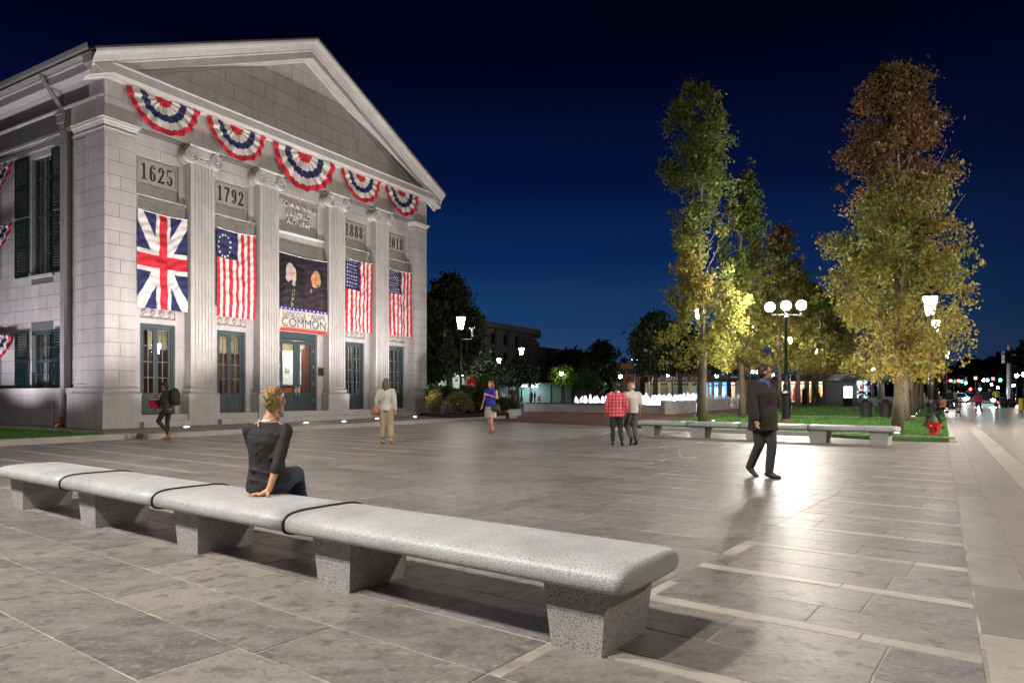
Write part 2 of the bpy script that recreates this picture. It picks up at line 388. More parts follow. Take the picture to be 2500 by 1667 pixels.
# wall of each bay
for bi, (a, e) in enumerate(BAYS):
    c = (a+e)/2; mid = bi == 2
    hw = 1.07 if mid else .66; zt = 3.97 if mid else 3.77; y0, y1 = RC, RC+.30
    b = MB()
    for z0, z1 in ((.57, 3.0), (3.0, 5.6), (5.6, 7.9)) if not mid else ((.57, 3.97), (3.97, 5.9), (5.9, 7.8)):
        if z0 < zt:
            zz = min(z1, zt)
            b.box(a, c-hw, y0, y1, z0+.005, zz-.002); b.box(c+hw, e, y0, y1, z0+.005, zz-.002)
            if z1 > zt: b.box(a, c-hw, y0, y1, zt, z1-.005); b.box(c+hw, e, y0, y1, zt, z1-.005)
    if not mid:
        b.box(c-hw, c+hw, y0, y1, zt, 3.93); b.box(c-hw, c+hw, y0+.05, y1, 3.93, 4.34); b.box(c-hw, c+hw, y0, y1, 4.34, 5.6); b.box(a, e, y0, y1, 5.605, 8.02)
    else: b.box(a, e, y0, y1, 5.6, 7.80); b.box(c-hw, c+hw, y0, y1, zt, 5.6)
    b.build('bay_wall', M_STONE, hall)
    # ledge
    zl0, zl1 = (7.80, 8.20) if mid else (8.00, 8.20)
    MB().sweep([(0, zl0), (.03, zl0), (.03, zl1-.1), (.06, zl1-.08), (.10, zl1-.04), (.11, zl1-.01), (.0, zl1+.02)], lambda o: [(a, RC-o), (e, RC-o)]).build('ledge', M_STONE2, hall)
    # sunk panel and the stones round it
    pw = 1.07 if mid else .80; pz0, pz1 = (8.40, 9.80) if mid else (8.21, 9.55)
    b = MB(); b.box(a, c-pw, y0, y1, 8.2, pz1); b.box(c+pw, e, y0, y1, 8.2, pz1); b.box(c-pw, c+pw, y0+.10, y1, 8.2, pz1)
    if mid: b.box(c-pw, c+pw, y0, y1, 8.2, 8.22)
    b.build('sunk_panel', M_STONE, hall)
    for xa, xb in (((a, c+.1), (c+.1, e))): hblock(xa, xb, y0, y1, pz1, 9.93)
    hblock(a, e, y0, y1, 9.93, 10.34)
    # steps
    b = MB()
    if mid: b.box(a-.05, e+.05, -.32, RC+.1, .35, .57); b.box(a-.62, e+.75, -.72, RC, PZ, .35)
    else: b.box(a-.0, e+.0, -.02, RC+.1, .35, .57); b.box(a+.1, e-.1, -.30, RC, PZ, .35)
    nm = MB(); 
    b.build('door_step', M_STONE2, hall)
# relief panels with palmettes over the doors
def palmette_panel(c):
    b = MB(); y = RC+.05
    for k in range(4):
        x = c-.50+.333*k
        for j in range(7):
            q = R(-66+22*j); L_ = .17 if abs(j-3) < 2 else .145
            p0 = (x+.045*math.sin(q), y-.018, 4.08+.045*math.cos(q)); p1 = (x+L_*math.sin(q)*.85, y-.018, 4.08+L_*math.cos(q)*1.15)
            b.tube([p0, ((p0[0]+p1[0])/2, y-.03, (p0[2]+p1[2])/2), p1], [.010, .017, .010], 5)
        b.ball((x, y-.01, 4.07), (.05, .035, .04), 8, 6)
    pts = []
    for i in range(90):
        t = i/89; x = c-.62+1.24*t; pts.append((x+.035*math.sin(t*2*math.pi*3.72*2), y-.022, 3.985+.035*math.sin(t*2*math.pi*3.72)))
    b.tube(pts, .016, 5)
    b.box(c-.655, c+.655, RC, y, 3.93, 3.945)
    return b.build('palmette_relief', M_STONE2, hall)
for i in (0, 1, 3, 4): palmette_panel((BAYS[i][0]+BAYS[i][1])/2)
# entablature: two courses of long stones on the front, plain run on the flank
xs1 = [0, 1.25, 3.6, 6.7, 8.6, 10.5, 13.6, 15.9, HW]; xs2 = [0, .62, 3.9, 5.3, 8.575, 11.9, 13.3, 16.5, HW]
for i in range(8):
    hblock(xs1[i], xs1[i+1], 0, .55, 10.37, 11.07); hblock(xs2[i], xs2[i+1], 0, .55, 11.07, 11.70)
MB().box(0, .55, .56, 2.0, 10.37, 11.07).build('frieze_stone', M_STONE, hall)
MB().box(.2, .55, 2.0, 34, 10.37, 11.07).build('frieze_stone', M_STONE, hall)
MB().box(0, .55, .56, .9, 11.07, 11.70).build('frieze_stone', M_STONE, hall)
MB().box(.02, .55, .905, 34, 11.07, 11.70).build('frieze_stone', M_STONE, hall)
MB().sweep([(-.02, 11.03), (.03, 11.04), (.06, 11.08), (.06, 11.12), (-.02, 11.13)], lambda o: [(-o, 34), (-o, 0.0)]).build('taenia', M_STONE2, hall)
MB().sweep([(-.25, 10.37), (-.15, 10.37), (-.12, 10.42), (-.12, 10.47), (-.25, 10.48)], lambda o: [(-o, 34), (-o, 1.85)]).build('side_moulding', M_STONE2, hall)
MB().sweep([(-.35, 10.12), (-.27, 10.13), (-.25, 10.17), (-.35, 10.2)], lambda o: [(-o, 34), (-o, 1.85)]).build('side_moulding', M_STONE2, hall)
CORN = [(-.05, 11.60), (.02, 11.60), (.05, 11.64), (.09, 11.67), (.10, 11.705), (.42, 11.71), (.42, 11.69), (.455, 11.69), (.455, 11.96), (.475, 11.97), (.50, 12.0), (.50, 12.03), (.3, 12.07), (-.1, 12.10)]
PER = lambda o: [(-o, 34), (-o, -o), (HW+o, -o), (HW+o, 34)]
MB().sweep(CORN, PER).build('cornice', M_STONE2, hall)
# pediment
ZE = 12.12; SL = .47; XM = HW/2
def zr(u): return ZE+SL*(min(u, HW-u)+.67)
def rake(prof, name, m=M_STONE2):
    v = []; f = []
    for n_, h in prof:
        for u in (-.67, XM, HW+.67): v.append((u, -n_, zr(u)+h))
    for k in range(len(prof)-1):
        for i in range(2): f.append((k*3+i, k*3+i+1, (k+1)*3+i+1, (k+1)*3+i))
    return mesh_obj(name, v, f, m, hall)
rake([(-.03, -.86), (.05, -.84), (.10, -.79), (.11, -.76), (.42, -.75), (.42, -.77), (.45, -.77), (.45, -.50), (.47, -.49), (.50, -.45), (.50, -.41), (.53, -.38), (.56, -.33), (.62, -.24), (.71, -.17), (.76, -.11), (.77, -.04), (.3, -.03)], 'raking_cornice')
# end closures and the roof
M_ROOF = mat('slate_roof', (.06, .055, .055), .7, noise_amt=.2)
v = []; f = []
for y in (-.80, 34.3):
    for u, dz in ((-.72, 0), (XM, 0), (HW+.72, 0)): v.append((u, y, zr(u)-.04 if u != XM else zr(u)-.04))
    for u, dz in ((-.72, 0), (XM, 0), (HW+.72, 0)): v.append((u, y, zr(u)+.03))
f = [(0, 1, 4, 3), (1, 2, 5, 4), (6, 9, 10, 7), (7, 10, 11, 8), (3, 4, 10, 9), (4, 5, 11, 10), (0, 6, 7, 1), (1, 7, 8, 2), (0, 3, 9, 6), (2, 8, 11, 5)]
mesh_obj('roof', v, f, M_ROOF, hall)
MB().prism_y([(-.67, ZE-.35), (-.3, ZE-.55), (-.02, ZE-.3), (-.02, ZE+.2), (-.67, ZE-.06)], -.50, .0).build('cornice_end', M_STONE2, hall)
MB().prism_y([(HW+.67, ZE-.35), (HW+.3, ZE-.55), (HW+.02, ZE-.3), (HW+.02, ZE+.2), (HW+.67, ZE-.06)], -.50, .0).build('cornice_end', M_STONE2, hall)
MB().prism_y([(0, 11.9), (HW, 11.9), (HW, 12.05), (XM, zr(XM)-.5), (0, 12.05)], .05, .5).build('gable_core', M_MORTAR, hall)
# stones of the tympanum, cut to the slope
def clip(poly, k, q, s):                    # keep z <= k*u*s+q
    out = []
    for i in range(len(poly)):
        p, r = poly[i], poly[(i+1) % len(poly)]; dp = p[1]-(q+k*p[0]); dr = r[1]-(q+k*r[0])
        if dp <= 0: out.append(p)
        if (dp < 0) != (dr < 0):
            t = dp/(dp-dr); out.append((p[0]+t*(r[0]-p[0]), p[1]+t*(r[1]-p[1])))
    return out
z = 12.06; row = 0
while z < 16:
    h = .62; x = -.9+(.55 if row % 2 else 0)
    while x < HW:
        w = rs.choice((1.55, 1.9, 1.7)); P = [(max(x, 0)+.008, z+.008), (min(x+w, HW)-.008, z+.008), (min(x+w, HW)-.008, z+h-.008), (max(x, 0)+.008, z+h-.008)]
        x += w
        if P[1][0] <= P[0][0]: continue
        P = clip(P, SL, ZE+SL*.67-.80, 1)
        if len(P) > 2: P = clip(P, -SL, ZE+SL*(HW+.67)-.80, 1)
        if len(P) > 2 and max(p[1] for p in P)-min(p[1] for p in P) > .05:
            MB().prism_y(P, .03+rs.uniform(-.004, .004), .2).build('stone_block', M_STONE, hall)
    z += h; row += 1
# gutter on the flank, leader head and downpipe
g = MB(); prof = [(-.42, 12.03), (-.60, 12.04), (-.70, 12.09), (-.76, 12.18), (-.79, 12.30), (-.76, 12.30), (-.73, 12.19), (-.66, 12.12), (-.5, 12.10)]
g.sweep([(-a_, z_) for a_, z_ in prof], lambda o: [(-o, 34), (-o, -.42)])
g.add([(x, -.42, z_) for x, z_ in prof], [tuple(range(len(prof)))])
g.build('gutter', M_LEAD, hall)
p = MB(); p.tube([(-.62, 2.60, 12.05), (-.62, 2.62, 11.95), (.10, 2.62, 11.02)], .085, 4); p.obox(.10, 2.62, 0, .34, .40, 10.62, 10.9); p.obox(.10, 2.62, 0, .42, .48, 10.90, 10.98); p.obox(.1, 2.62, 0, .24, .26, 10.45, 10.62)
p.build('rain_hopper', M_LEAD, hall)
p = MB(); p.box(.02, .24, 2.50, 2.76, 1.45, 10.45)
for z in (9.85, 7.2, 4.4): p.box(-.0, .26, 2.47, 2.79, z, z+.05)
p.tube([(.13, 2.63, 1.5), (.02, 2.62, 1.28), (.0, 2.6, .5)], [.10, .095, .09], 8); dp = p.build('downpipe', M_LEAD, hall)
M_COPPER = mat('copper_shoe', (.36, .15, .08), .35, metal=.8)
MB().tube([(.0, 2.6, .52), (.0, 2.6, .3), (-.12, 2.7, .17)], [.1, .1, .13], 10).build('downpipe_shoe', M_COPPER, dp)
MB().box(.09, .12, 3.0, 4.75, PZ+.02, .62).box(.085, .12, 2.96, 4.8, .62, .66).build('basement_vent_panel', mat('beige_panel', (.42, .37, .32), .7), hall)
M_STEEL = mat('galvanised_steel', (.5, .5, .52), .35, metal=.9)
MB().tube([(.02, 3.25, PZ), (.02, 3.25, .86)], .03, 8).box(-.05, .1, 3.3, 3.48, .82, 1.02).build('electric_conduit', M_STEEL, hall)

# ---- side windows with shutters
M_CURT = mat('cream_curtain', (.62, .52, .36), .8, bump=(6, .6, .05, (1, 9, 0.2)))
M_CURT2 = mat('red_brown_curtain', (.16, .06, .05), .8)
M_DARKROOM = mat('dim_room_wall', (.05, .04, .035), .8)
def sash_window(w0, w1, z0, z1, rows):
    x = .42; wn_ = MB()
    for p, q, r, s in ((w0, w0+.10, z0, z1), (w1-.10, w1, z0, z1), (w0+.1, w1-.1, z0, z0+.10), (w0+.1, w1-.1, z1-.12, z1)): wn_.box(x, x+.14, p, q, r, s)
    fr = wn_.build('window_frame', M_TEAL, hall)
    MB().box(.22, .44, w0-.06, w1+.06, z0-.12, z0-.005).build('sill', M_STONE2, fr)
    a, e, c0, c1 = w0+.1, w1-.1, z0+.1, z1-.12; mb = MB(); n = 4
    for i in range(1, n): y = a+(e-a)*i/n; mb.box(x+.04, x+.075, y-.014, y+.014, c0, c1)
    for j in range(1, rows):
        z = c0+(c1-c0)*j/rows; t = .035 if j*2 == rows else .014; mb.box(x+.035, x+.08, a, e, z-t, z+t)
    mb.build('glazing_bar', M_TEAL, fr)
    for i in range(n):
        for j in range(rows):
            y0 = a+(e-a)*i/n; y1 = a+(e-a)*(i+1)/n; q0 = c0+(c1-c0)*j/rows; q1 = c0+(c1-c0)*(j+1)/rows
            MB().box(x+.055, x+.06, y0+.014, y1-.014, q0+.014, q1-.014).build('pane', M_GLASS, fr)
    MB().box(x+.22, x+.25, a, a+.42, c0, c1).box(x+.22, x+.25, e-.42, e, c0, c1).build('curtain', M_CURT, fr)
    MB().box(x+.9, x+.95, a-.4, e+.4, c0-.2, c1+.2).box(x+.18, x+.9, w0-.2, w0-.1, c0-.1, c1).box(x+.18, x+.9, w1+.1, w1+.2, c0-.1, c1).build('room', M_CURT2, fr)
def shutter(y0, y1, z0, z1, panels):
    x0, x1 = .20, .245; m = MB(); st = .07
    m.box(x0, x1, y0, y0+st, z0, z1); m.box(x0, x1, y1-st, y1, z0, z1)
    zz = [z0+(z1-z0)*k/panels for k in range(panels+1)]
    for k, z in enumerate(zz): m.box(x0, x1, y0+st, y1-st, max(z-.06, z0), min(z+.06, z1))
    o = m.build('shutter', M_GREEN, hall)
    for k in range(panels):
        n = int((zz[k+1]-zz[k]-.12)/.095)
        for j in range(n):
            z = zz[k]+.06+(zz[k+1]-zz[k]-.12)*(j+.5)/n
            MB().add([(x0-.004, y0+st, z-.045), (x0-.004, y1-st, z-.045), (x1, y1-st, z+.035), (x1, y0+st, z+.035), (x0+.006, y0+st, z-.05), (x0+.006, y1-st, z-.05), (x1+.01, y1-st, z+.03), (x1+.01, y0+st, z+.03)],
                     [(0, 1, 2, 3), (7, 6, 5, 4), (0, 4, 5, 1), (3, 2, 6, 7), (0, 3, 7, 4), (1, 5, 6, 2)]).build('slat', M_GREEN, o)
for wi, (w0, w1) in enumerate(WIN):
    sash_window(w0, w1, 5.62, 10.0, 6); sash_window(w0, w1, 1.42, 3.60, 4)
    for s0, s1 in (((2.75, 3.70), (5.36, 6.32)) if wi == 0 else ((7.6, 8.5),)):
        shutter(s0, s1, 1.42, 3.58, 2); shutter(s0, s1, 5.60, 7.76, 2); shutter(s0, s1, 7.84, 10.02, 2)

# ---- doors of the front
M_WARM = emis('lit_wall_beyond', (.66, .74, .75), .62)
M_WOOD = mat('orange_wood_panelling', (.50, .13, .03), .4, noise_amt=.2, noise_scale=3)
for bi, (a, e) in enumerate(BAYS):
    c = (a+e)/2; mid = bi == 2; hw = 1.07 if mid else .66; z0, zt = .57, (3.97 if mid else 3.77); y = RC+.13
    fr = MB(); ft = .10 if not mid else .12; top = .12 if not mid else .36
    fr.box(c-hw, c-hw+ft, y-.02, y+.14, z0, zt); fr.box(c+hw-ft, c+hw, y-.02, y+.14, z0, zt); fr.box(c-hw+ft, c+hw-ft, y-.02, y+.14, zt-top, zt)
    if mid: fr.box(c-hw+ft, c+hw-ft, y-.05, y-.02, zt-top, zt-top+.05)
    frame = fr.build('door_frame', M_TEAL, hall)
    for s in (-1, 1):
        x0, x1 = sorted((c+s*.004, c+s*(hw-ft-.004))); zb, zz = z0+.02, zt-top-.005; st = .10 if not mid else .17
        g0 = 1.32 if not mid else 1.36; g1 = zz-(.10 if not mid else .16); m = MB()
        m.box(x0, x0+st*(1 if s < 0 or mid else .7), y, y+.05, zb, zz); m.box(x1-st, x1, y, y+.05, zb, zz)
        xa, xb = x0+st*(1 if s < 0 or mid else .7), x1-st
        m.box(xa, xb, y, y+.05, g1, zz); m.box(xa, xb, y, y+.05, g0-.12, g0); m.box(xa, xb, y, y+.05, zb, zb+.18); m.box(xa, xb, y+.015, y+.04, zb+.18, g0-.12)
        if mid: m.box(xa+.06, xb-.06, y+.0, y+.02, zb+.24, g0-.18)
        leaf = m.build('door_leaf', M_TEAL, hall)
        if not mid:
            bars = MB(); xm = (xa+xb)/2; bars.box(xm-.012, xm+.012, y+.01, y+.045, g0, g1)
            for j in range(1, 4): z = g0+(g1-g0)*j/4; bars.box(xa, xb, y+.012, y+.043, z-.012, z+.012)
            bars.build('glazing_bar', mat('pale_teal_bar', (.16, .20, .21), .4), leaf)
            for i in range(2):
                for j in range(4):
                    p0 = xa+(xb-xa)*i/2; p1 = xa+(xb-xa)*(i+1)/2; q0 = g0+(g1-g0)*j/4; q1 = g0+(g1-g0)*(j+1)/4
                    MB().box(p0+.012, p1-.012, y+.025, y+.03, q0+.012, q1-.012).build('pane', M_GLASS, leaf)
        else:
            MB().box(xa, xb, y+.025, y+.03, g0, g1).build('pane', M_GLASS, leaf)
            hx = c+s*.085
            MB().tube([(hx, y-.06, 1.25), (hx, y-.06, 1.62)], .014, 8).tube([(hx, y-.06, 1.3), (hx, y, 1.3)], .01, 6).tube([(hx, y-.06, 1.57), (hx, y, 1.57)], .01, 6).box(hx-.05, hx+.05, y-.01, y-.002, 1.36, 1.52).build('handle', M_STEEL, leaf)
            for z in (1.0, 1.75, 2.5, 3.2): MB().box(c+s*(hw-ft)-.015, c+s*(hw-ft)+.015, y-.022, y-.004, z-.08, z+.08).build('hinge', M_STEEL, leaf)
    # what is seen through the glass
    if mid:
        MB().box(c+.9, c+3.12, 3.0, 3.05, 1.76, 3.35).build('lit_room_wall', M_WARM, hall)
        MB().box(c+.4, c+4.2, 2.95, 3.0, .57, 1.70).build('wainscot', M_WOOD, hall)
        MB().box(c+.4, c+4.2, 2.90, 3.0, 1.70, 1.76).build('chair_rail', mat('grey_rail', (.4, .42, .42), .5), hall)
        MB().box(c+3.12, c+3.9, 2.85, 2.89, 1.77, 4.2).build('brick_pier_inside', mat('red_brick_inside', (.30, .11, .05), .8, noise_amt=.3), hall)
        MB().box(c+1.52, c+1.78, 2.94, 2.98, 2.3, 2.55).box(c+1.56, c+1.74, 2.93, 2.938, 2.34, 2.51).build('thermostat', mat('white_plastic', (.6, .6, .6), .4), hall)
        MB().box(c-1.2, c+4.6, 3.1, 3.15, .5, 4.3).build('room', mat('olive_room_wall', (.22, .19, .11), .8), hall)
        lamp('hall_interior_lamp', 'POINT', (c+1.4, 1.9, 3.6), 420, (1, .85, .65), .3, parent=hall)
    else:
        MB().box(a-.2, e+3.2, 2.6, 2.65, .5, 4.1).box(c+.86, c+1.15, y+.5, y+.55, .6, 3.7).build('room', M_CURT2, hall)
        MB().box(c+.9, c+2.6, 2.4, 2.5, 3.0, 3.7).build('room_blind', mat('cream_blind', (.5, .42, .28), .8), hall)
        if bi < 2: lamp('room_lamp', 'POINT', (c+1, 1.7, 3.3), 30, (1, .8, .55), .2, parent=hall)
M_INT = mat('dark_interior', (.03, .028, .026), .9)
MB().box(.9, HW-.9, .85, .9, 4.3, 10.3).box(.9, HW-.9, .72, 8, .40, .55).box(.9, HW-.9, .72, 8, 4.25, 4.3).box(.9, HW-.9, 7.9, 8, .5, 10.3).build('dark_interior', M_INT, hall)
# raised inscription
for tx, z in (('TOWN·HALL', 9.42), ('ERECTED', 9.02), ('A.D. 1844', 8.70)):
    put_text('raised_inscription', tx, .34, M_STONE2, (8.575, RC+.045, z), hall, depth=.04, bold=.004, xs=1.0 if tx[0] == 'T' else .9, spacing=1.05)
# bronze plaque
pq = thing('bronze_plaque', 'small dark bronze plaque on the jamb to the right of the main doors', 'plaque', H2W(9.84, RC-.02, 2.29), HROT)
M_BRZ = mat('bronze', (.07, .04, .03), .4, metal=.6)
MB().box(-.15, .15, -.012, .018, -.18, .18).build('plate', M_BRZ, pq)
MB().box(-.15, .15, -.018, -.012, .165, .18).box(-.15, .15, -.018, -.012, -.18, -.165).box(-.15, -.135, -.018, -.012, -.165, .165).box(.135, .15, -.018, -.012, -.165, .165).build('rim', M_BRZ, pq)
# year signs
M_PANEL = mat('grey_sign_board', (.27, .26, .245), .6, noise_amt=.06); M_INK = mat('black_lettering', (.008, .008, .008), .5)
for yr, bi, lb in (('1625', 0, 'leftmost grey board reading 1625, above the Union flag'), ('1792', 1, 'grey board reading 1792 above the flag with a ring of stars'),
                   ('1888', 3, 'grey board reading 1888, between two ionic capitals'), ('2018', 4, 'rightmost grey board reading 2018, beside the far corner pier')):
    c = (BAYS[bi][0]+BAYS[bi][1])/2; t = thing('year_sign', lb, 'sign', H2W(c, RC+.085, 9.07), HROT, 'year boards under the frieze')
    w, h, q = .70, .42, .09
    P = [(-w+q, -h), (w-q, -h), (w-q, -h+q*.6), (w-q*.6, -h+q), (w, -h+q), (w, h-q), (w-q*.6, h-q), (w-q, h-q*.6), (w-q, h), (-w+q, h), (-w+q, h-q*.6), (-w+q*.6, h-q), (-w, h-q), (-w, -h+q), (-w+q*.6, -h+q), (-w+q, -h+q*.6)]
    MB().prism_y([(-w-.05, -h-.03), (w+.05, -h-.03), (w+.05, h+.03), (-w-.05, h+.03)], -.02, .012).build('board', M_PANEL, t)
    MB().tube([(x, -.022, z) for x, z in P+[P[0]]], .006, 4, False).build('border_line', M_INK, t)
    # slab-serif numerals drawn as bars, rings and serifs
    d = MB(); yf, yb = -.027, -.019
    def ring(cx, cz, rx, rz, t0, t1, a0=0, a1=360):
        n = 20; v = []; f = []
        for i in range(n+1):
            a = R(a0+(a1-a0)*i/n); ti = min(1.3*(t0*abs(math.cos(a))+t1*abs(math.sin(a))), rx)
            for rr in (0, 1):
                k = rr*ti; x = cx+(rx-k)*math.cos(a); z = cz+(rz-k)*math.sin(a); v.append((x, yf, z)); v.append((x, yb, z))
        for i in range(n): o = i*4; f += [(o, o+4, o+6, o+2), (o, o+1, o+5, o+4), (o+2, o+6, o+7, o+3)]
        d.add(v, f)
    def bar(P): d.prism_y(P, yf, yb)
    for k, chd in enumerate(yr):
        cx = (-.435+.29*k); hh = .24; s_ = .105
        if chd == '1': bar([(cx-.035, -hh), (cx+.035, -hh), (cx+.035, hh), (cx-.035, hh)]); bar([(cx-.09, -hh), (cx+.09, -hh), (cx+.09, -hh+.03), (cx-.09, -hh+.03)]); bar([(cx-.10, hh-.07), (cx-.03, hh-.07), (cx-.03, hh-.0), (cx-.045, hh-.035), (cx-.10, hh-.045)])
        elif chd == '0': ring(cx, 0, s_, hh, .065, .018)
        elif chd == '8': ring(cx, .125, .092, .118, .05, .018); ring(cx, -.11, .105, .135, .06, .018)
        elif chd == '6': ring(cx, -.10, .105, .142, .06, .018); ring(cx+.02, .0, .125, hh, .06, .018, 75, 200); ring(cx+.06, .16, .035, .035, .034, .034)
        elif chd == '9': ring(cx, .10, .105, .142, .06, .018); ring(cx-.02, .0, .125, hh, .06, .018, -105, 20); ring(cx-.06, -.16, .035, .035, .034, .034)
        elif chd == '2':
            ring(cx, .11, .105, .132, .06, .018, -30, 165); ring(cx-.065, .11, .035, .035, .034, .034)
            bar([(cx+.03, .06), (cx+.095, .045), (cx-.03, -.17), (cx-.11, -.20)]); bar([(cx-.115, -hh), (cx+.10, -hh), (cx+.115, -hh+.11), (cx+.09, -hh+.075), (cx-.115, -hh+.065)])
        elif chd == '5':
            ring(cx, -.10, .108, .142, .06, .018, -150, 115); ring(cx-.065, -.14, .035, .035, .034, .034)
            bar([(cx-.09, 0), (cx-.06, .03), (cx-.06, hh), (cx-.09, hh)]); bar([(cx-.09, hh-.06), (cx+.09, hh-.05), (cx+.10, hh), (cx-.09, hh)])
        elif chd == '7':
            bar([(cx-.11, hh-.10), (cx-.095, hh-.06), (cx+.10, hh-.065), (cx+.10, hh), (cx-.11, hh)]); bar([(cx+.03, hh-.06), (cx+.10, hh-.06), (cx+.02, -.05), (cx+.0, -hh), (cx-.07, -hh), (cx-.05, -.08)])
    d.v = [(x_*1.10, y_, z_*1.18) for x_, y_, z_ in d.v]; d.build('numerals', M_INK, t)
# ================================================================ CLOTH ON THE FRONT
RED = (.52, .012, .03); WHT = (.62, .60, .58); NAVY = (.012, .018, .085)
def star_at(x, y, cx, cy, r):
    dx, dy = x-cx, y-cy; d = math.hypot(dx, dy)
    if d > r: return False
    a = math.atan2(dx, dy) % (2*math.pi/5); a = abs(a-math.pi/5)*-1+math.pi/5
    q = r*.5*math.sin(math.pi/5)/1.0
    # five-pointed outline radius at angle a from a point
    R0, R1 = r, r*.42; t = math.sin(math.pi/5)*R1; lim = R0*t/(t*math.cos(a)+(R0-R1*math.cos(math.pi/5))*math.sin(a)+1e-9)
    return d <= lim
def cloth(name, w, h, nx, nz, paint, m, par, amp=.048, seed=0, sag=.06, fold='mix'):
    v = []; f = []; cl = []; r = random.Random(seed)
    ph = [r.uniform(0, 6.28) for _ in range(8)]
    for j in range(nz+1):
        t = j/nz
        for i in range(nx+1):
            s = i/nx; x = (s-.5)*w; z = -t*h-sag*math.sin(math.pi*s)*(1-t)*(1 if fold != 'flat' else 0)
            e = min(1, t*3.5)
            y = amp*e*(.55*math.sin(s*7+ph[0]+t*.8)+.35*math.sin(s*13+ph[1]-t*2.2)+.25*math.sin(s*23+ph[2]+t*3))
            y += amp*.45*(1-abs(2*s-1))*math.sin(t*26+4*(s-.5)**2*6+ph[3]+1.5*math.sin(s*5))*(1 if fold != 'flat' else .3)
            y += amp*.16*math.sin(t*70+s*11+ph[4]+2*math.sin(s*9))+amp*.12*math.sin(t*41-s*17+ph[6])
            x += .018*math.sin(t*5+ph[5])*e
            v.append((x, y, z))
    for j in range(nz):
        for i in range(nx):
            a = j*(nx+1)+i; f.append((a, a+nx+1, a+nx+2, a+1)); cl.append(paint((i+.5)/nx, (j+.5)/nz))
    return mesh_obj(name, v, f, m, par, True, colors=np.array(cl, 'f'))
def union(s, t):
    x, y = s-.5, (t-.5)*1.87          # width 1, height 1.87
    if abs(x) < .083 or abs(y) < .13: return RED
    if abs(x) < .145 or abs(y) < .215: return WHT
    k = .935/.5
    if abs(abs(y)-abs(x)*k) < .20: return WHT
    return NAVY
def stripes(s, t, cw, chh, stars):
    if s < cw and t < chh:
        for cx, cy, r in stars:
            if star_at(s*1.78, t*3.35, cx, cy, r): return WHT
        return NAVY
    n = int(s*13); return RED if n % 2 == 0 else WHT
ring13 = [(.36+.27*math.cos(2*math.pi*k/13), .62+.42*math.sin(2*math.pi*k/13), .062) for k in range(13)]
st38 = [(.07+.135*i+(0 if j % 2 else .0), .10+.165*j, .05) for j in range(8) for i in range(5)]
st50 = [(.06+.118*i+(.059 if j % 2 else 0), .07+.105*j, .042) for j in range(11) for i in range(6 if j % 2 == 0 else 5)]
def hang(name, bi, w, paint, lb, cat, z=7.62, h=3.36, seed=0, nx=90, nz=150, m=M_CLOTH, bar='top_hem', off=0, **k):
    c = (BAYS[bi][0]+BAYS[bi][1])/2+off; t = thing(name, lb, cat, H2W(c, .07, z), HROT, k.pop('group', None))
    cloth('cloth', w, h, nx, nz, paint, m, t, seed=seed, **k)
    MB().tube([((s-.5)*w*1.0, 0, -.05*math.sin(math.pi*s)) for s in [q/8 for q in range(9)]], .018, 6).build(bar, mat('white_hem', (.6, .58, .57), .7), t)
    return t
FG = 'flags hung between the piers'
hang('union_flag', 0, 1.86, union, 'old British Union flag hung upright beside the near corner pier', 'flag', seed=1, group=FG)
hang('ring_star_flag', 1, 1.80, lambda s, t: stripes(s, t, .52, .33, ring13), 'American flag with a ring of thirteen stars, hung upright under 1792', 'flag', seed=2, group=FG)
hang('american_flag', 3, 1.80, lambda s, t: stripes(s, t, .50, .42, st38), 'American flag with big stars hung upright under the 1888 board', 'flag', seed=3, group=FG)
hang('american_flag', 4, 1.78, lambda s, t: stripes(s, t, .50, .36, st50), 'American flag with small stars under 2018, farthest of the flags', 'flag', seed=4, group=FG)
